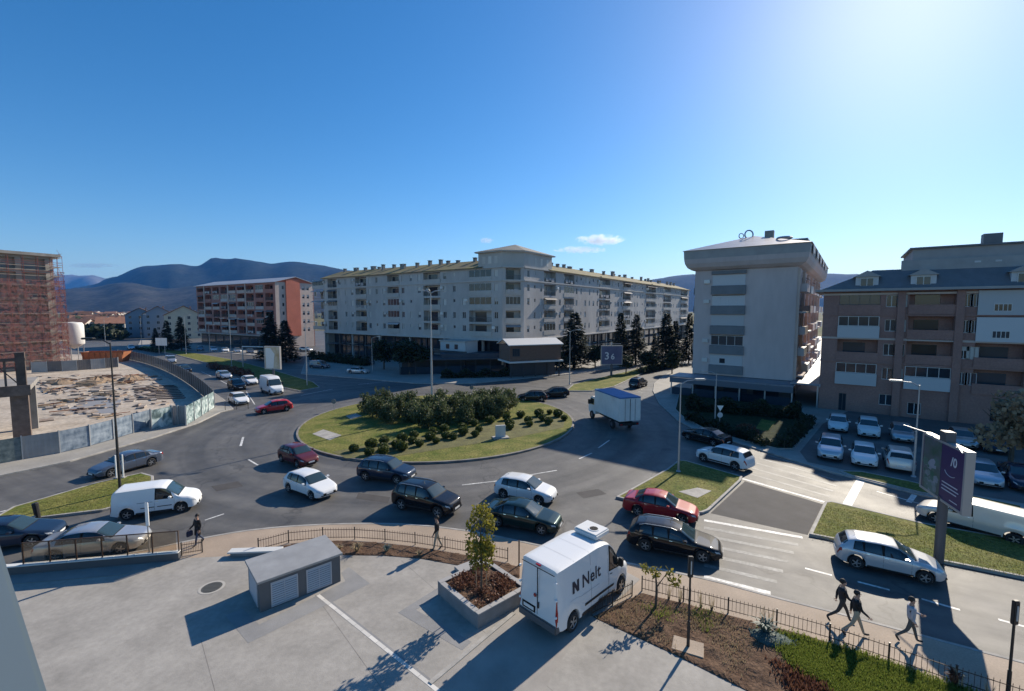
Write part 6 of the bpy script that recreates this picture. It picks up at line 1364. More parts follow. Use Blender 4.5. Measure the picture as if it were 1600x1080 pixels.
M['ink'] = mat('white_ink', (.62, .62, .66), .5)
rzb = math.atan2(-3.3, -1.1)
t = billboard('purple advertising billboard on a dark post on the right median', Vector((21.5, 22.0)), rzb, 3.7, 3.0, 3.1, M['purple'], .21)
MB().box(-1.66, -.1, -.155, -.142, 3.24, 5.96).build('picture', M['photo1'], t); 
mb = MB(); rnd = random.Random(3)
for k in range(46): x = rnd.uniform(-1.5, -.35); z = 3.3 + 1.6 * rnd.random() ** 1.2; a = rnd.uniform(0, 6); s = rnd.uniform(.1, .3); mb.add([(x + s * math.cos(a + q), -.158 - k * 1e-4, z + s * .8 * math.sin(a + q)) for q in (0, 1.2, 2.6, 3.9, 5.1)], [(0, 1, 2, 3, 4)])
mb.build('flowers', leafmat('printed_flowers', (.06, .14, .09), (.32, .32, .38), 0), t)
text('/0', .62, M['ink'], t, (.72, -.16, 5.1), (R(90), 0, 0), bold=.012); MB().tube([(.75 + .5 * math.cos(a), -.158, 4.85 + .3 * math.sin(a)) for a in [R(200 + i * 14) for i in range(9)]], .014, 5).build('smile', M['ink'], t)
for k, (a, b) in enumerate(((.1, 1.35), (.1, 1.45), (.1, 1.3))): text('lorem' if 0 else '', .1, M['ink'], t, (0, 0, 0), (0, 0, 0)) if 0 else MB().box(a, b, -.16, -.15, 4.1 - k * .17, 4.15 - k * .17).build('text_line', M['ink'], t)
MB().box(.8, 1.4, -.16, -.15, 3.4, 3.44).build('text_line', M['ink'], t)
MB().bevbox(-.25, .25, -.22, .22, 6.1, 6.6, .02).build('top_box', mat('billboard_steel', (.11, .11, .12), .5, .3), t); MB().cyl((-2.9, -.6, 6.17), (-1.0, -.1, 6.15), .03, n=6).cyl((1.0, -.1, 6.15), (2.4, -.6, 6.17), .03, n=6).build('lamp_arm', M['galv'], t)
b = G(955, 588); t = billboard('dark blue billboard with large white numerals by the right hand street', b, R(5), 4.2, 3.7, 2.1, M['bluebill'], .22)
text('3', 2.0, M['ink'], t, (-1.45, -.16, 3.15), (R(90), 0, 0), bold=.03); text('6', 1.55, M['ink'], t, (-.2, -.16, 3.15), (R(90), 0, 0), bold=.03); MB().cyl((0, 0, 5.8), (0, 0, 6.5), .12, n=8).box(-1.6, 1.6, -.7, -.6, 6.1, 6.2).build('lamp_arm', M['galv'], t)
b = G(428, 602); t = billboard('white and gold billboard glowing in the sun on the upper left median', b, R(-14), 3.1, 3.9, 2.6, M['gold'], .16)
MB().add([(-1.3, -.16, 2.8), (.2, -.16, 2.8), (.5, -.16, 5.2), (-.3, -.16, 6.2), (-1.3, -.16, 6.2)], [(0, 1, 2, 3, 4)]).build('picture', mat('pale_poster_area', (.72, .7, .66), .5), t)

# ---------------------------------------------------------------- iron fences around the gardens
def fence(name, label, pxs, step=1.75, h=.55, z=.13):
    line = smooth_line([G(*p, z).to_2d() for p in pxs], 1) if len(pxs) > 3 else [G(*p, z).to_2d() for p in pxs]
    pts = resample(line, step); o = pts[0]; t = thing(name, label, 'fence', (o.x, o.y, z))
    pk = cached('picket', lambda: MB().cyl((0, 0, .06), (0, 0, h + .07), .0085, n=5).cyl((0, 0, h + .07), (0, 0, h + .12), .012, .001, 5).mesh('picket', M['metal_rust'])); ps = cached('fpost', lambda: MB().box(-.022, .022, -.022, .022, -.05, h + .12).box(-.03, .03, -.03, .03, h + .12, h + .14).mesh('post', M['metal_dark']))
    for i in range(len(pts)):
        a = pts[i] - o; put('post', ps, t, (a.x, a.y, 0))
        if i == len(pts) - 1: break
        b = pts[i + 1] - o; d = b - a; L = d.length; rz = math.atan2(d.y, d.x)
        for zz in (.12, h): put('rail', cached('frail', lambda: MB().box(0, 1, -.011, .011, -.012, .012).mesh('rail', M['metal_rust'])), t, (a.x, a.y, zz), rz).scale = (L, 1, 1)
        for k in range(1, 12): q = a + d * (k / 12); put('picket', pk, t, (q.x, q.y, 0))
    return t
fence('garden_fence', 'low iron railing curving round the planted strip behind the kiosk', [(404, 861), (411, 852), (471, 846), (527, 841), (582, 844), (635, 849), (688, 857), (742, 866), (800, 878)])
fence('garden_fence', 'low iron railing beside the van along the soil garden', [(925, 962), (968, 940), (1003, 923)], 1.2)
fence('garden_fence', 'long low iron railing between pavement and grass garden at lower right', [(1003, 923), (1078, 942), (1155, 962), (1244, 985), (1340, 1014), (1450, 1056), (1560, 1090), (1660, 1125)])
fence('short_railing', 'short iron railing beside the walking woman at the ramp head', [(284, 868), (334, 860)], .9)
# ---- soil gardens
def garden(name, poly_px, z, mname, amp=.05, seed=1, res=.16):
    """uneven soil surface inside a polygon"""
    import mathutils.noise as mn
    poly = GL(poly_px, .13); xs = [p.x for p in poly]; ys = [p.y for p in poly]; bm = bmesh.new(); f = bm.faces.new([bm.verts.new((p.x, p.y, z)) for p in ccw(poly)]); bmesh.ops.triangulate(bm, faces=[f])
    x = min(xs)
    while x < max(xs):
        bmesh.ops.bisect_plane(bm, geom=bm.verts[:] + bm.edges[:] + bm.faces[:], plane_co=(x, 0, 0), plane_no=(1, 0, 0)); x += res
    y = min(ys)
    while y < max(ys):
        bmesh.ops.bisect_plane(bm, geom=bm.verts[:] + bm.edges[:] + bm.faces[:], plane_co=(0, y, 0), plane_no=(0, 1, 0)); y += res
    for v in bm.verts:
        b = any(e.is_boundary for e in v.link_edges)
        v.co.z = max(z - .003, z + (0 if b else .03 + amp * mn.fractal(Vector((v.co.x * 1.3, v.co.y * 1.3, seed)), 1, 2, 4) + amp * .5 * mn.noise(Vector((v.co.x * 7, v.co.y * 7, seed)))))
    me = bpy.data.meshes.new(name); bm.to_mesh(me); bm.free(); me.materials.append(M[mname]); return tag(put(name, me), kind='structure'), poly
g1_, gp1 = garden('planted_strip', [(404, 861), (420, 856), (471, 849), (527, 845), (582, 848), (635, 853), (688, 861), (742, 870), (812, 886), (812, 903), (760, 891), (715, 883), (660, 873), (600, 868), (535, 867), (440, 866)], .14, 'soil', .05, 2)
g2_, gp2 = garden('soil_garden', [(926, 964), (968, 944), (1003, 927), (1078, 946), (1155, 966), (1244, 989), (1340, 1018), (1450, 1060), (1560, 1094), (1660, 1130), (1500, 1250), (1330, 1165), (1170, 1081), (1050, 1021)], .14, 'soil', .06, 5)
def scatter(name, label, n, inside, size, m, z, seed, up=1.6, aspect=7, cat='grass', kind='stuff'):
    rnd = random.Random(seed); mb = MB()
    for _ in range(n):
        px, py = inside(rnd); p = G(px, py, z) + Vector((rnd.gauss(0, .16), rnd.gauss(0, .16), 0))
        d = Vector((rnd.gauss(0, .45), rnd.gauss(0, .45), up)).normalized(); s = size * rnd.uniform(.5, 1.4); sd = Vector((rnd.gauss(0, 1), rnd.gauss(0, 1), 0)).normalized() * s / aspect
        mb.add([p - sd, p + sd, p + d * s + sd * .1], [(0, 1, 2)])
    o = mb.build(name, M[m]); tag(o, label, cat, kind=kind); return o
def tri(a, b, c):
    def f(r):
        u, v = r.random(), r.random()
        if u + v > 1: u, v = 1 - u, 1 - v
        return a[0] + (b[0] - a[0]) * u + (c[0] - a[0]) * v, a[1] + (b[1] - a[1]) * u + (c[1] - a[1]) * v
    return f
def multi(*fs): return lambda r: r.choice(fs)(r)
scatter('green_grass', 'bright green grass patch behind the lower right railing', 64000, multi(tri((1205, 992), (1300, 1062), (1255, 1050)), tri((1300, 1062), (1420, 1120), (1310, 1110)), tri((1215, 990), (1340, 1022), (1290, 1060)), tri((1340, 1022), (1450, 1062), (1290, 1060)), tri((1290, 1060), (1450, 1062), (1420, 1120)), tri((1450, 1062), (1600, 1112), (1420, 1120))), .13, 'blade', .17, 4)
scatter('weeds', 'thin weeds sprouting from the bare soil garden', 2600, multi(tri((1060, 950), (1150, 970), (1080, 985)), tri((930, 962), (1000, 932), (1060, 1015)), tri((1080, 960), (1190, 985), (1150, 1060))), .10, 'lf_dry', .17, 8, cat='weeds')
scatter('weeds', 'green weed tufts beside the lamp footing in the soil', 520, multi(tri((1070, 945), (1125, 958), (1105, 990)), tri((1000, 945), (1060, 950), (1040, 975))), .12, 'blade', .17, 9, cat='weeds')
scatter('barberry_patch', 'reddish ground cover at the lower edge of the grass garden', 900, multi(tri((1205, 1030), (1270, 1065), (1240, 1085)), tri((1270, 1065), (1300, 1085), (1250, 1090))), .17, 'lf_red', .17, 10, aspect=5, cat='ground cover')
def blades(name, label, poly, n, seed, size=.11):
    rnd = random.Random(seed); P_ = GL(poly, .15); xs = [q.x for q in P_]; ys = [q.y for q in P_]; mb = MB(); c = 0
    def ins(x, y):
        r = False; j = len(P_) - 1
        for i in range(len(P_)):
            if (P_[i].y > y) != (P_[j].y > y) and x < (P_[j].x - P_[i].x) * (y - P_[i].y) / (P_[j].y - P_[i].y) + P_[i].x: r = not r
            j = i
        return r
    while c < n:
        x, y = rnd.uniform(min(xs), max(xs)), rnd.uniform(min(ys), max(ys))
        if not ins(x, y): continue
        c += 1; p = Vector((x, y, .13))
        if seed == 1 and abs(x - 12.8) < 1.5 and abs(y - 30.9) < 1.1: continue
        d = Vector((rnd.gauss(0, .5), rnd.gauss(0, .5), 1.3)).normalized(); s = size * rnd.uniform(.4, 1.4); sd = Vector((rnd.gauss(0, 1), rnd.gauss(0, 1), 0)).normalized() * s / 5
        mb.add([p - sd, p + sd, p + d * s], [(0, 1, 2)])
    tag(mb.build(name, M['lawnblade']), label, 'grass', kind='stuff')
M['lawnblade'] = leafmat('lawn_blade', (.11, .13, .025), (.26, .24, .07), .45)
blades('lawn_grass', 'short grass on the right splitter island', [(968, 779), (1043, 737), (1062, 724), (1072, 725), (1155, 748), (1106, 797), (1075, 800), (990, 783)], 5000, 1, .06)
blades('lawn_grass', 'short grass on the billboard median', [(1270, 837), (1290, 790), (1345, 800), (1440, 823), (1600, 851), (1600, 902), (1480, 879), (1380, 859), (1290, 841)], 9000, 2, .07)
blades('lawn_grass', 'short grass on the left splitter island', [(25, 798), (62, 786), (150, 760), (222, 744), (236, 748), (236, 761), (213, 782), (160, 797), (62, 808)], 5000, 3, .06)
0 and blades('lawn_grass', 'short grass on the near rim of the roundabout', [(470, 690), (500, 702), (600, 720), (700, 721), (800, 708), (860, 690), (880, 668), (800, 690), (700, 702), (600, 712), (520, 690), (480, 672)], 9000, 4, .13)
def tuft(label, px, py, n, L, m, name='grass_tuft', w=.02, z=.15, spread=.9, cat='plant'):
    rnd = random.Random(int(px)); p = G(px, py, z); t = thing(name, label, cat, p); mb = MB()
    for k in range(n):
        a = rnd.uniform(0, 6.28); s = L * rnd.uniform(.6, 1.1); d = Vector((math.cos(a), math.sin(a), 0)); sd = Vector((-d.y, d.x, 0)) * w; o = d * .05; q = spread * rnd.uniform(.4, 1)
        pts = [o, o + d * s * .4 * q + Vector((0, 0, s * .62)), o + d * s * .95 * q + Vector((0, 0, s * .66))]
        mb.add([pts[0] - sd, pts[0] + sd, pts[1] + sd, pts[1] - sd, pts[2]], [(0, 1, 2, 3), (3, 2, 4)])
    mb.build('leaves', M[m], t); MB().cyl((0, 0, -.05), (0, 0, .1), .05, n=6).build('crown_base', M['bark'], t); return t
tuft('spiky straw coloured plant in the strip behind the kiosk', 558, 862, 60, .55, 'lf_dry', 'spiky_plant'); tuft('small green yellow plant in the strip behind the kiosk', 604, 862, 50, .4, 'lf_blue', 'spiky_plant'); tuft('low dark plant near the kiosk roof edge', 531, 858, 40, .35, 'lf_dry', 'spiky_plant'); tuft('small plant right of the straw tuft behind the planter', 655, 868, 40, .3, 'lf_dry', 'spiky_plant')
tuft('pale spiky agave on the netted mound in the soil garden', 1195, 990, 46, .75, 'lf_blue', 'agave', .03)
p = G(1210, 1000, .15); t = thing('netted_mound', 'blue green netted mound at the edge of the grass garden', 'mound', p, R(-30)); MB().ball((0, 0, -.03), .9, .5, .2, 12).build('net', mat('blue_green_net', (.04, .065, .06), .85, col2=(.09, .13, .12), vscale=3, bump=.8, bscale=12), t, smooth=60); mb = MB(); leaf_cloud(mb, 160, ell(random.Random(8), (0, 0, 0), .9, .5, .22, .8), .12, random.Random(8), .6, 3); mb.build('leaves', M['lf_blue'], t)
tuft('bare dry shrub by the railing at lower right', 1490, 1070, 120, .7, 'lf_red', 'dry_shrub', .014, spread=.55)
for i, (px, py) in enumerate(((1045, 935), (1062, 940), (1095, 948), (1112, 952), (1190, 972), (1205, 975), (1500, 1075), (1545, 1090))): tuft('dry stalk plant, ' + ORD[i] + ' from the left along the lower right railing', px, py, 14, .9, 'lf_dry', 'stalk_plant', .008, spread=.35)['group'] = 'dry stalks along the lower right railing'
p = G(1024, 950, .15); t = thing('young_palm', 'young bare stemmed tree beside the fence corner in the soil garden', 'tree', p); MB().tube([(0, 0, -.1), (.04, 0, .8), (-.02, .02, 1.5)], [.06, .05, .03], 7).tube([(.02, 0, .9), (.5, .1, 1.5)], [.03, .01], 5).build('trunk', M['bark'], t); mb = MB(); rnd = random.Random(2)
for c in ((-.45, 0, 1.75), (0, 0, 1.6), (.6, .1, 1.4), (.9, .1, 1.1)): leaf_cloud(mb, 40, ell(rnd, c, .18, .18, .25, .2), .2, rnd, -.4, 4)
mb.build('crown', M['lf_tree'], t)
p = G(740, 880, .15)
for i, (px, py) in enumerate(((810, 880), (812, 862))): pass
p = G(811, 884, .13); t = thing('sapling_post', 'thin dark post by the left rear corner of the lettered van', 'post', p); MB().cyl((0, 0, 0), (0, 0, 1.3), .035, n=8).build('post', M['metal_rust'], t); MB().bevbox(-.06, .06, -.06, .06, -.02, .03, .01).build('foot', M['metal_rust'], t)

# ---------------------------------------------------------------- utility kiosk
kn = Vector((-10.49, 18.03)); e1 = Vector((.75, .66)).normalized(); rzk = math.atan2(e1.y, e1.x); KL, KD, KH = 3.35, 2.1, 1.38
t = thing('utility_kiosk', 'grey louvred utility kiosk with flat pale roof on the plaza', 'kiosk', (kn.x, kn.y, PZ), rzk)
M['kgrey'] = mat('anthracite_cladding', (.105, .11, .115), .6, var=.08, vscale=1.2); M['kroof'] = mat('zinc_roof', (.33, .325, .315), .55, .2, var=.12, vscale=1.2, fine=.06); M['louvre'] = mat('louvre_grey', (.42, .44, .47), .5, .2)
MB().box(0, KL, 0, KD, 0, KH - .1).build('body', M['kgrey'], t); MB().bevbox(-.1, KL + .1, -.1, KD + .1, KH - .099, KH, .012).build('roof', M['kroof'], t)
def louvre(x0, x1, face):
    w = x1 - x0
    if face == 'f': o = put('louvred_door', cached(('lvf', round(w, 2)), lambda: MB().box(0, w, -.03, -.001, 0, .05).box(0, w, -.03, -.001, 1.02, 1.07).box(0, .05, -.03, -.001, .05, 1.02).box(w - .05, w, -.03, -.001, .05, 1.02).box(w / 2 - .015, w / 2 + .015, -.032, -.001, .05, 1.02).mesh('frame', M['louvre'])), t, (x0, 0, .06)); 
    else: o = put('louvred_door', cached(('lvf', round(w, 2)), None) if ('lvf', round(w, 2)) in _cache else cached(('lvf', round(w, 2)), lambda: MB().box(0, w, -.03, -.001, 0, .05).box(0, w, -.03, -.001, 1.02, 1.07).box(0, .05, -.03, -.001, .05, 1.02).box(w - .05, w, -.03, -.001, .05, 1.02).mesh('frame', M['louvre'])), t, (0, x1, .06), R(-90))
    sl = cached(('slat', round(w, 2)), lambda: MB().add([(.05, -.004, .0), (w - .05, -.004, .0), (w - .05, -.028, -.06), (.05, -.028, -.06), (.05, -.004, -.03), (w - .05, -.004, -.03)], [(3, 2, 1, 0), (0, 1, 5, 4), (2, 3, 4, 5)]).mesh('slat', M['louvre']))
    for k in range(10): put('slat', sl, o, (0, 0, .13 + k * .097))
louvre(.42, 1.5, 'f'); louvre(1.85, 2.95, 'f'); louvre(.35, 1.85, 's')
# ---------------------------------------------------------------- raised planter
pn = Vector((-1.34, 17.05)); t = thing('raised_planter', 'grey stone raised planter filled with red brown ground cover', 'planter', (pn.x, pn.y, PZ), rzk); PL, PD, PH = 2.75, 2.95, .62
M['granite'] = mat('grey_granite', (.20, .20, .205), .7, var=.12, vscale=2, rand=.1, fine=.1); M['coping'] = mat('planter_coping', (.33, .32, .31), .7, var=.1, rand=.08)
for (x0, x1, y0, y1) in ((0, PL, 0, .18), (0, PL, PD - .18, PD), (0, .18, .181, PD - .181), (PL - .18, PL, .181, PD - .181)): MB().box(x0, x1, y0, y1, 0, PH - .05).build('wall', M['granite'], t)
for k in range(4):
    a, b = k * PL / 4, (k + 1) * PL / 4
    for y0, y1 in ((-.02, .22), (PD - .22, PD + .02)): MB().bevbox(a + .004, b - .004, y0, y1, PH - .049, PH, .006).build('coping', M['coping'], t)
for k in range(3):
    a, b = .224 + k * (PD - .448) / 3, .224 + (k + 1) * (PD - .448) / 3
    for x0, x1 in ((-.02, .22), (PL - .22, PL + .02)): MB().bevbox(x0, x1, a + .004, b - .004, PH - .049, PH, .006).build('coping', M['coping'], t)
MB().box(.181, PL - .181, .181, PD - .181, .2, PH - .08).build('soil', M['soil'], t)
rnd = random.Random(14); mb = MB()
for k in range(42): leaf_cloud(mb, 70, ell(rnd, (rnd.uniform(.35, PL - .35), rnd.uniform(.35, PD - .35), PH + .02), .25, .25, .13, .2), .09, rnd, .8, 2.6)
o = mb.build('ground_cover', M['lf_red'], t); o['kind'] = 'stuff'
# ---- ramp wall and glass balustrade at left
a = G(-40, 902, .13); b = G(281, 874, .13); d = b - a; L = d.length; rzr = math.atan2(d.y, d.x)
t = thing('ramp_wall', 'low dark ramp wall with white coping along the left pavement', 'wall', (a.x, a.y, .13), rzr); MB().box(0, L, -.1, .1, 0, .38).build('wall', mat('ramp_wall_dark', (.09, .09, .095), .7, var=.1), t)
n = 9
for k in range(n): MB().bevbox(k * L / n + .004, (k + 1) * L / n - .004, -.14, .14, .38, .44, .01).build('coping', mat('white_coping', (.6, .6, .58), .6, rand=.06), t)
t = thing('glass_balustrade', 'tinted glass balustrade standing on the ramp wall', 'balustrade', (a.x, a.y, .57), rzr); M['bglass'] = glassmat('bronze_glass', (.86, .81, .74))
n = 6
for k in range(n):
    x0 = 2.0 + k * (L - 2.1) / n; x1 = 2.0 + (k + 1) * (L - 2.1) / n - .03; MB().box(x0, x1, .0, .016, .02, 1.02).build('pane', M['bglass'], t); MB().box(x0 - .02, x0 + .02, -.02, .04, .0, 1.04).build('post', M['metal_rust'], t)
MB().box(2.0, L, -.015, .03, 1.021, 1.06).build('handrail', M['metal_rust'], t); MB().box(L - .04, L, -.02, .04, 0, 1.04).build('post', M['metal_rust'], t)
decal('ramp', [(-60, 918), (25, 912), (190, 898), (280, 873), (278, 868), (-60, 897)], .1265, mat('ramp_concrete', (.27, .25, .235), .8, var=.14, vscale=.8, fine=.1), plaza)
g = G(355, 872, .13); t = thing('stone_step', 'low white topped step behind the kiosk', 'step', (g.x, g.y, .13), R(4)); MB().bevbox(0, 2.6, 0, .45, .2, .28, .01).build('tread', mat('white_coping', (.6, .6, .58), .6), t); MB().box(.1, 2.5, .1, .4, 0, .2).build('base', M['granite'], t)
g = G(735, 888, .13); t = thing('stone_slab', 'pale square stone slab lying behind the planter', 'slab', (g.x, g.y, .13), R(35)); MB().bevbox(-.7, .7, -.35, .35, .0, .16, .012).build('slab', M['coping'], t); MB().bevbox(-.72, -.3, -.6, -.36, 0, .1, .01).build('edge_piece', M['granite'], t)
# balcony parapet panel of the photographer's own building, lower left corner
u = Vector((-.79, .613, 0)).normalized(); s0 = Vector((-.761, .638, CAM_H - .6)); t = thing('balcony_parapet', 'blue grey metal balcony panel cutting the lower left corner', 'parapet', (s0.x, s0.y, CAM_H - 1.7), math.atan2(u.y, u.x))
MB().box(-2.2, 1.6, -.03, .03, 0, 1.06).build('panel', mat('anodised_panel', (.12, .155, .17), .6, .1), t); MB().bevbox(-2.2, 1.6, -.045, .045, 1.061, 1.1, .008).build('top_rail', mat('anodised_panel', (.12, .155, .17), .6, .1), t)

# ---------------------------------------------------------------- people
M['skin'] = mat('skin', (.42, .25, .18), .6); M['hair'] = mat('dark_hair', (.02, .015, .012), .7)
def person(label, px, py, heading, pose, top, legs, shoe, height=1.75, hair=True, z=.13, lean=0, coat=False, bag=None):
    """pose: angles in degrees (forward +): hipL kneeL hipR kneeR shL elL shR elR"""
    p = G(px, py, z); t = thing('person', label, 'person', p, R(heading)); k = height / 1.75
    hl, kl, hr, kr, sl, el, sr, er = [R(a) for a in pose]; LT, LS, UA, FA = .43, .43, .29, .26
    def chain(o, a1, l1, a2, l2): 
        q = o + Vector((math.sin(a1) * l1, 0, -math.cos(a1) * l1)); w = q + Vector((math.sin(a2) * l2, 0, -math.cos(a2) * l2)); return q, w
    pel = Vector((0, 0, .93)); V = []; E = []; Rr = []; seg = []
    def v(co, r): V.append(Vector(co)); Rr.append(r if isinstance(r, tuple) else (r, r)); return len(V) - 1
    def e(a, b, tag_): E.append((a, b)); seg.append((a, b, tag_))
    ln = R(lean); up = lambda h: pel + Vector((math.sin(ln) * h, 0, math.cos(ln) * h))
    i0 = v(pel, (.15, .115)); i1 = v(up(.2), (.145, .105)); i2 = v(up(.4), (.185, .12)); i3 = v(up(.5), (.12, .09)); i4 = v(up(.57), .055); i5 = v(up(.64) + Vector((.02, 0, 0)), (.078, .09)); i6 = v(up(.74) + Vector((.015, 0, 0)), (.075, .095))
    e(i0, i1, 'top'); e(i1, i2, 'top'); e(i2, i3, 'top'); e(i3, i4, 'skin'); e(i4, i5, 'skin'); e(i5, i6, 'skin')
    feet = []
    for s, h_, k_ in ((1, hl, kl), (-1, hr, kr)):
        o = pel + Vector((0, s * .1, -.04)); kn_, an = chain(o, h_, LT, h_ - k_, LS); a = v(o, .095); b = v(kn_, .062); c = v(an, .045); e(i0, a, 'legs'); e(a, b, 'legs'); e(b, c, 'legs')
        fd = Vector((math.cos(h_ - k_) * 1, 0, math.sin(h_ - k_) * 1)); f1 = v(an + fd * .09 + Vector((0, 0, -.045)), (.04, .035)); f2 = v(an + fd * .19 + Vector((0, 0, -.055)), (.035, .025)); e(c, f1, 'shoe'); e(f1, f2, 'shoe'); feet.append(an)
    hands = []
    for s, h_, k_ in ((1, sl, el), (-1, sr, er)):
        o = up(.46) + Vector((0, s * .2, 0)); q, w = chain(o, h_, UA, h_ + k_, FA); a = v(o, .07); b = v(q, .052); c = v(w, .038); hd_ = (w - q).normalized(); d1 = v(w + hd_ * .09, (.035, .02)); e(i2, a, 'top'); e(a, b, 'top'); e(b, c, 'top'); e(c, d1, 'skin'); hands.append((w, hd_, s))
    me = bpy.data.meshes.new('body'); me.from_pydata([q for q in V], E, []); o = put('body', me, t); md = o.modifiers.new('Skin', 'SKIN'); md.use_smooth_shade = True
    for i, r in enumerate(Rr): me.skin_vertices[0].data[i].radius = r; me.skin_vertices[0].data[i].use_root = (i == 0)
    sb_ = o.modifiers.new('Subsurf', 'SUBSURF'); sb_.levels = 2; sb_.render_levels = 2; dg = bpy.context.evaluated_depsgraph_get(); nm = bpy.data.meshes.new_from_object(o.evaluated_get(dg)); o.modifiers.clear(); o.data = nm
    ms = {'top': top, 'legs': legs, 'skin': M['skin'], 'shoe': shoe}; order = ['top', 'legs', 'skin', 'shoe']; nm.materials.clear(); [nm.materials.append(ms[q]) for q in order]
    for f in nm.polygons:
        c = f.center; best = None
        for a, b, g_ in seg:
            A, B = V[a], V[b]; ab = B - A; t_ = max(0, min(1, (c - A).dot(ab) / max(1e-6, ab.length_squared))); dd = (c - (A + ab * t_)).length
            if best is None or dd < best[0]: best = (dd, g_)
        f.material_index = order.index(best[1])
    # fingers
    for w, hd_, s in hands:
        fm = MB(); sd = Vector((0, 1, 0)); 
        for j, (off, l) in enumerate(((-.03, .065), (-.01, .078), (.012, .072), (.032, .055))): b0 = w + hd_ * .10 + Vector((0, 0, 0)) + hd_.cross(sd) * off; fm.tube([b0, b0 + hd_ * l * .55, b0 + hd_ * l + Vector((.01, 0, .012))], [.010, .009, .006], 5)
        b0 = w + hd_ * .05 + hd_.cross(sd) * -.04; fm.tube([b0, b0 + hd_ * .03 + hd_.cross(sd) * -.03, b0 + hd_ * .06 + hd_.cross(sd) * -.035], [.012, .010, .007], 5); fm.build('fingers', M['skin'], t)
    hc = up(.72) + Vector((-.012, 0, .0))
    if hair: 
        hm = MB().ball(hc + Vector((-.01, 0, .03)), .108, .092, .108, 10); hm.build('hair', M['hair'], t, smooth=60)
    face = MB(); fx = up(.70).x + .105; fz = up(.70).z
    face.ball((fx, 0, fz), .018, .014, .022, 6); face.build('nose', M['skin'], t); MB().ball((fx - .016, .033, fz + .03), .010, .014, .008, 6).ball((fx - .016, -.033, fz + .03), .010, .014, .008, 6).build('eyes', M['hair'], t); MB().box(fx - .02, fx - .006, -.025, .025, fz - .05, fz - .042).build('mouth', mat('lips', (.3, .12, .1), .6), t); MB().ball((fx - .1, .09, fz + .01), .022, .012, .032, 6).ball((fx - .1, -.09, fz + .01), .022, .012, .032, 6).build('ears', M['skin'], t)
    if coat: MB().lathe([(.2, -.36), (.185, -.1), (.16, .12)], 14, 0, Matrix.Translation(pel) @ Matrix.Diagonal((.78, 1, 1, 1))).build('coat_skirt', top, t, smooth=60)
    zmin = min(f.z for f in feet) - .085; t.location.z = z - zmin * k; t.scale = (k, k, k)
    if bag: 
        w = hands[1][0]; MB().bevbox(w.x - .16, w.x + .16, w.y - .08, w.y + .05, w.z - .42, w.z - .12, .03).tube([w + Vector((-.1, 0, -.13)), w + Vector((0, 0, .0)), w + Vector((.1, 0, -.13))], .012, 5).build('bag', bag, t)
    return t
cl = lambda n, c: mat('cloth_' + n, c, .85, var=.15, vscale=5)
blk = cl('black', (.012, .012, .014)); jean = cl('denim', (.04, .055, .10)); khaki = cl('khaki', (.36, .30, .22)); lgrey = cl('light_grey', (.40, .40, .43)); shb = cl('shoe', (.03, .028, .026)); dkj = cl('dark_jacket', (.022, .022, .026)); olive = cl('grey_trousers', (.10, .095, .085))
person('person in black jacket striding, leftmost of the three men', 1314, 972, -20, (26, 8, -22, 30, -24, 20, 26, 30), dkj, cl('dark_trousers', (.05, .045, .042)), shb, 1.8)
person('person in black jacket and pale khaki trousers striding right', 1336, 993, -22, (22, 4, -20, 24, -22, 20, 20, 30), blk, khaki, shb, 1.8)
person('person in light grey top and grey cap walking on the pavement', 1421, 1003, -24, (20, 6, -18, 30, 16, 60, -12, 40), lgrey, olive, shb, 1.75, hair=True)
person('person in dark coat carrying a bag on the pavement corner', 310, 851, 245, (18, 8, -14, 22, -12, 30, 18, 40), blk, jean, shb, 1.66, coat=True, bag=cl('bag', (.03, .035, .07)))
person('person in black jacket standing by the railing behind the planted strip', 683, 858, 190, (14, 4, -12, 14, 12, 15, -12, 15), blk, khaki, shb, 1.75)
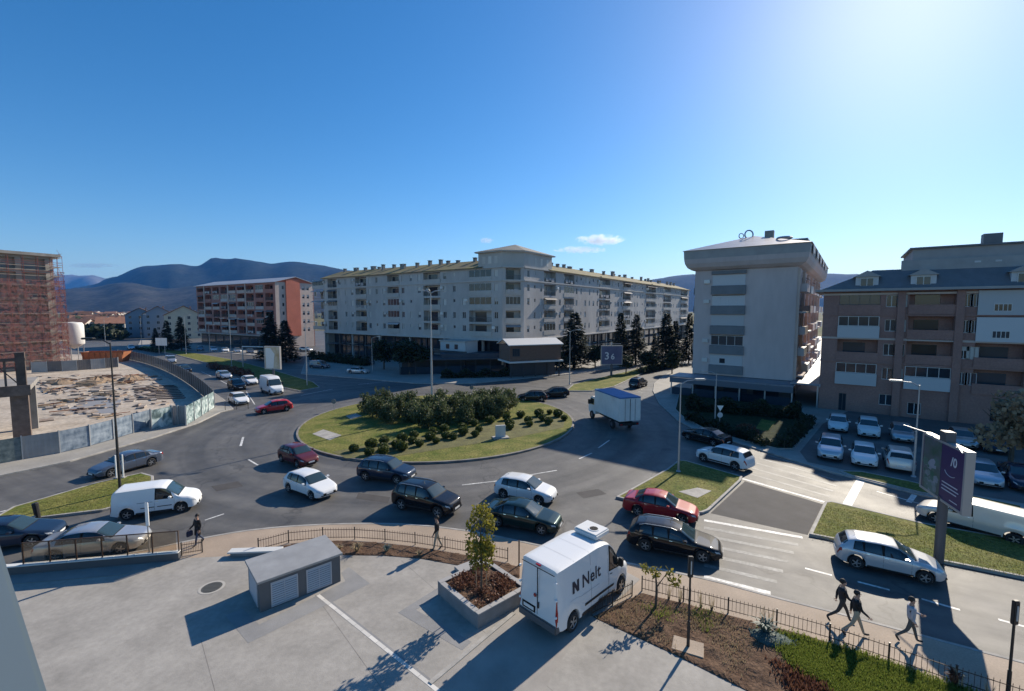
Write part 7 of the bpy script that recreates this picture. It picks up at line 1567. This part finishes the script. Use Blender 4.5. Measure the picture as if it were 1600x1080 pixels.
# ================================================================ clouds and haze
def cloud(label, px, py, wpx, hpx, D, dens, seed, name='cloud'):
    X = (px - 800) / FPX * D; Z = CAM_H + (485 - py) / FPX * D; w = wpx / FPX * D / 2; h = hpx / FPX * D / 2
    m = bpy.data.materials.new('cloud_volume'); m.use_nodes = True; nt = m.node_tree; N = nt.nodes; L = nt.links; N.remove(N['Principled BSDF'])
    pv = N.new('ShaderNodeVolumePrincipled'); pv.inputs['Color'].default_value = (1, 1, 1, 1); pv.inputs['Anisotropy'].default_value = .7
    tc = N.new('ShaderNodeTexCoord'); ln = N.new('ShaderNodeVectorMath'); ln.operation = 'LENGTH'; L.new(tc.outputs['Object'], ln.inputs[0])
    mp = N.new('ShaderNodeMapping'); mp.inputs['Scale'].default_value = (w / h * .8, 1.2, 1.1); mp.inputs['Location'].default_value = (seed * 3.1, seed, 0); L.new(tc.outputs['Object'], mp.inputs[0])
    n = N.new('ShaderNodeTexNoise'); n.inputs['Scale'].default_value = 1.1; n.inputs['Detail'].default_value = 6; n.inputs['Roughness'].default_value = .6; L.new(mp.outputs[0], n.inputs['Vector'])
    a = N.new('ShaderNodeMath'); a.operation = 'SUBTRACT'; L.new(n.outputs['Fac'], a.inputs[0]); s = N.new('ShaderNodeMath'); s.operation = 'MULTIPLY'; s.inputs[1].default_value = .42; L.new(ln.outputs['Value'], s.inputs[0]); L.new(s.outputs[0], a.inputs[1])
    r = N.new('ShaderNodeMapRange'); r.inputs['From Min'].default_value = .12; r.inputs['From Max'].default_value = .32; r.inputs['To Min'].default_value = 0; r.inputs['To Max'].default_value = dens; L.new(a.outputs[0], r.inputs['Value']); L.new(r.outputs[0], pv.inputs['Density']); L.new(pv.outputs[0], N['Material Output'].inputs['Volume'])
    o = MB().ball((0, 0, 0), 1, 1, 1, 14).build(name, m, None, (X, D, Z)); o.scale = (w, h * 2.5, h); return tag(o, label, 'cloud', 'small fair weather clouds')
cloud('larger white cloud high right of the block tower', 936, 377, 82, 17, 9500, .0045, 1.0); cloud('long thin white cloud below the larger one', 905, 392, 90, 12, 9500, .0035, 2.7); cloud('tiny faint cloud left of the tower roof', 760, 378, 26, 9, 9500, .0035, 4.2); cloud('thin white streak low over the left hills', 150, 416, 110, 10, 9800, .002, 6.1)
hz = bpy.data.materials.new('haze'); hz.use_nodes = True; N = hz.node_tree.nodes; N.remove(N['Principled BSDF']); pv = N.new('ShaderNodeVolumePrincipled'); pv.inputs['Color'].default_value = (.10, .38, 1, 1); pv.inputs['Density'].default_value = HAZE; pv.inputs['Anisotropy'].default_value = .1
hz.node_tree.links.new(pv.outputs[0], N['Material Output'].inputs['Volume'])
tag(MB().box(-8990, 8990, -50, 8990, -1.2, 700).build('haze', hz), kind='stuff')
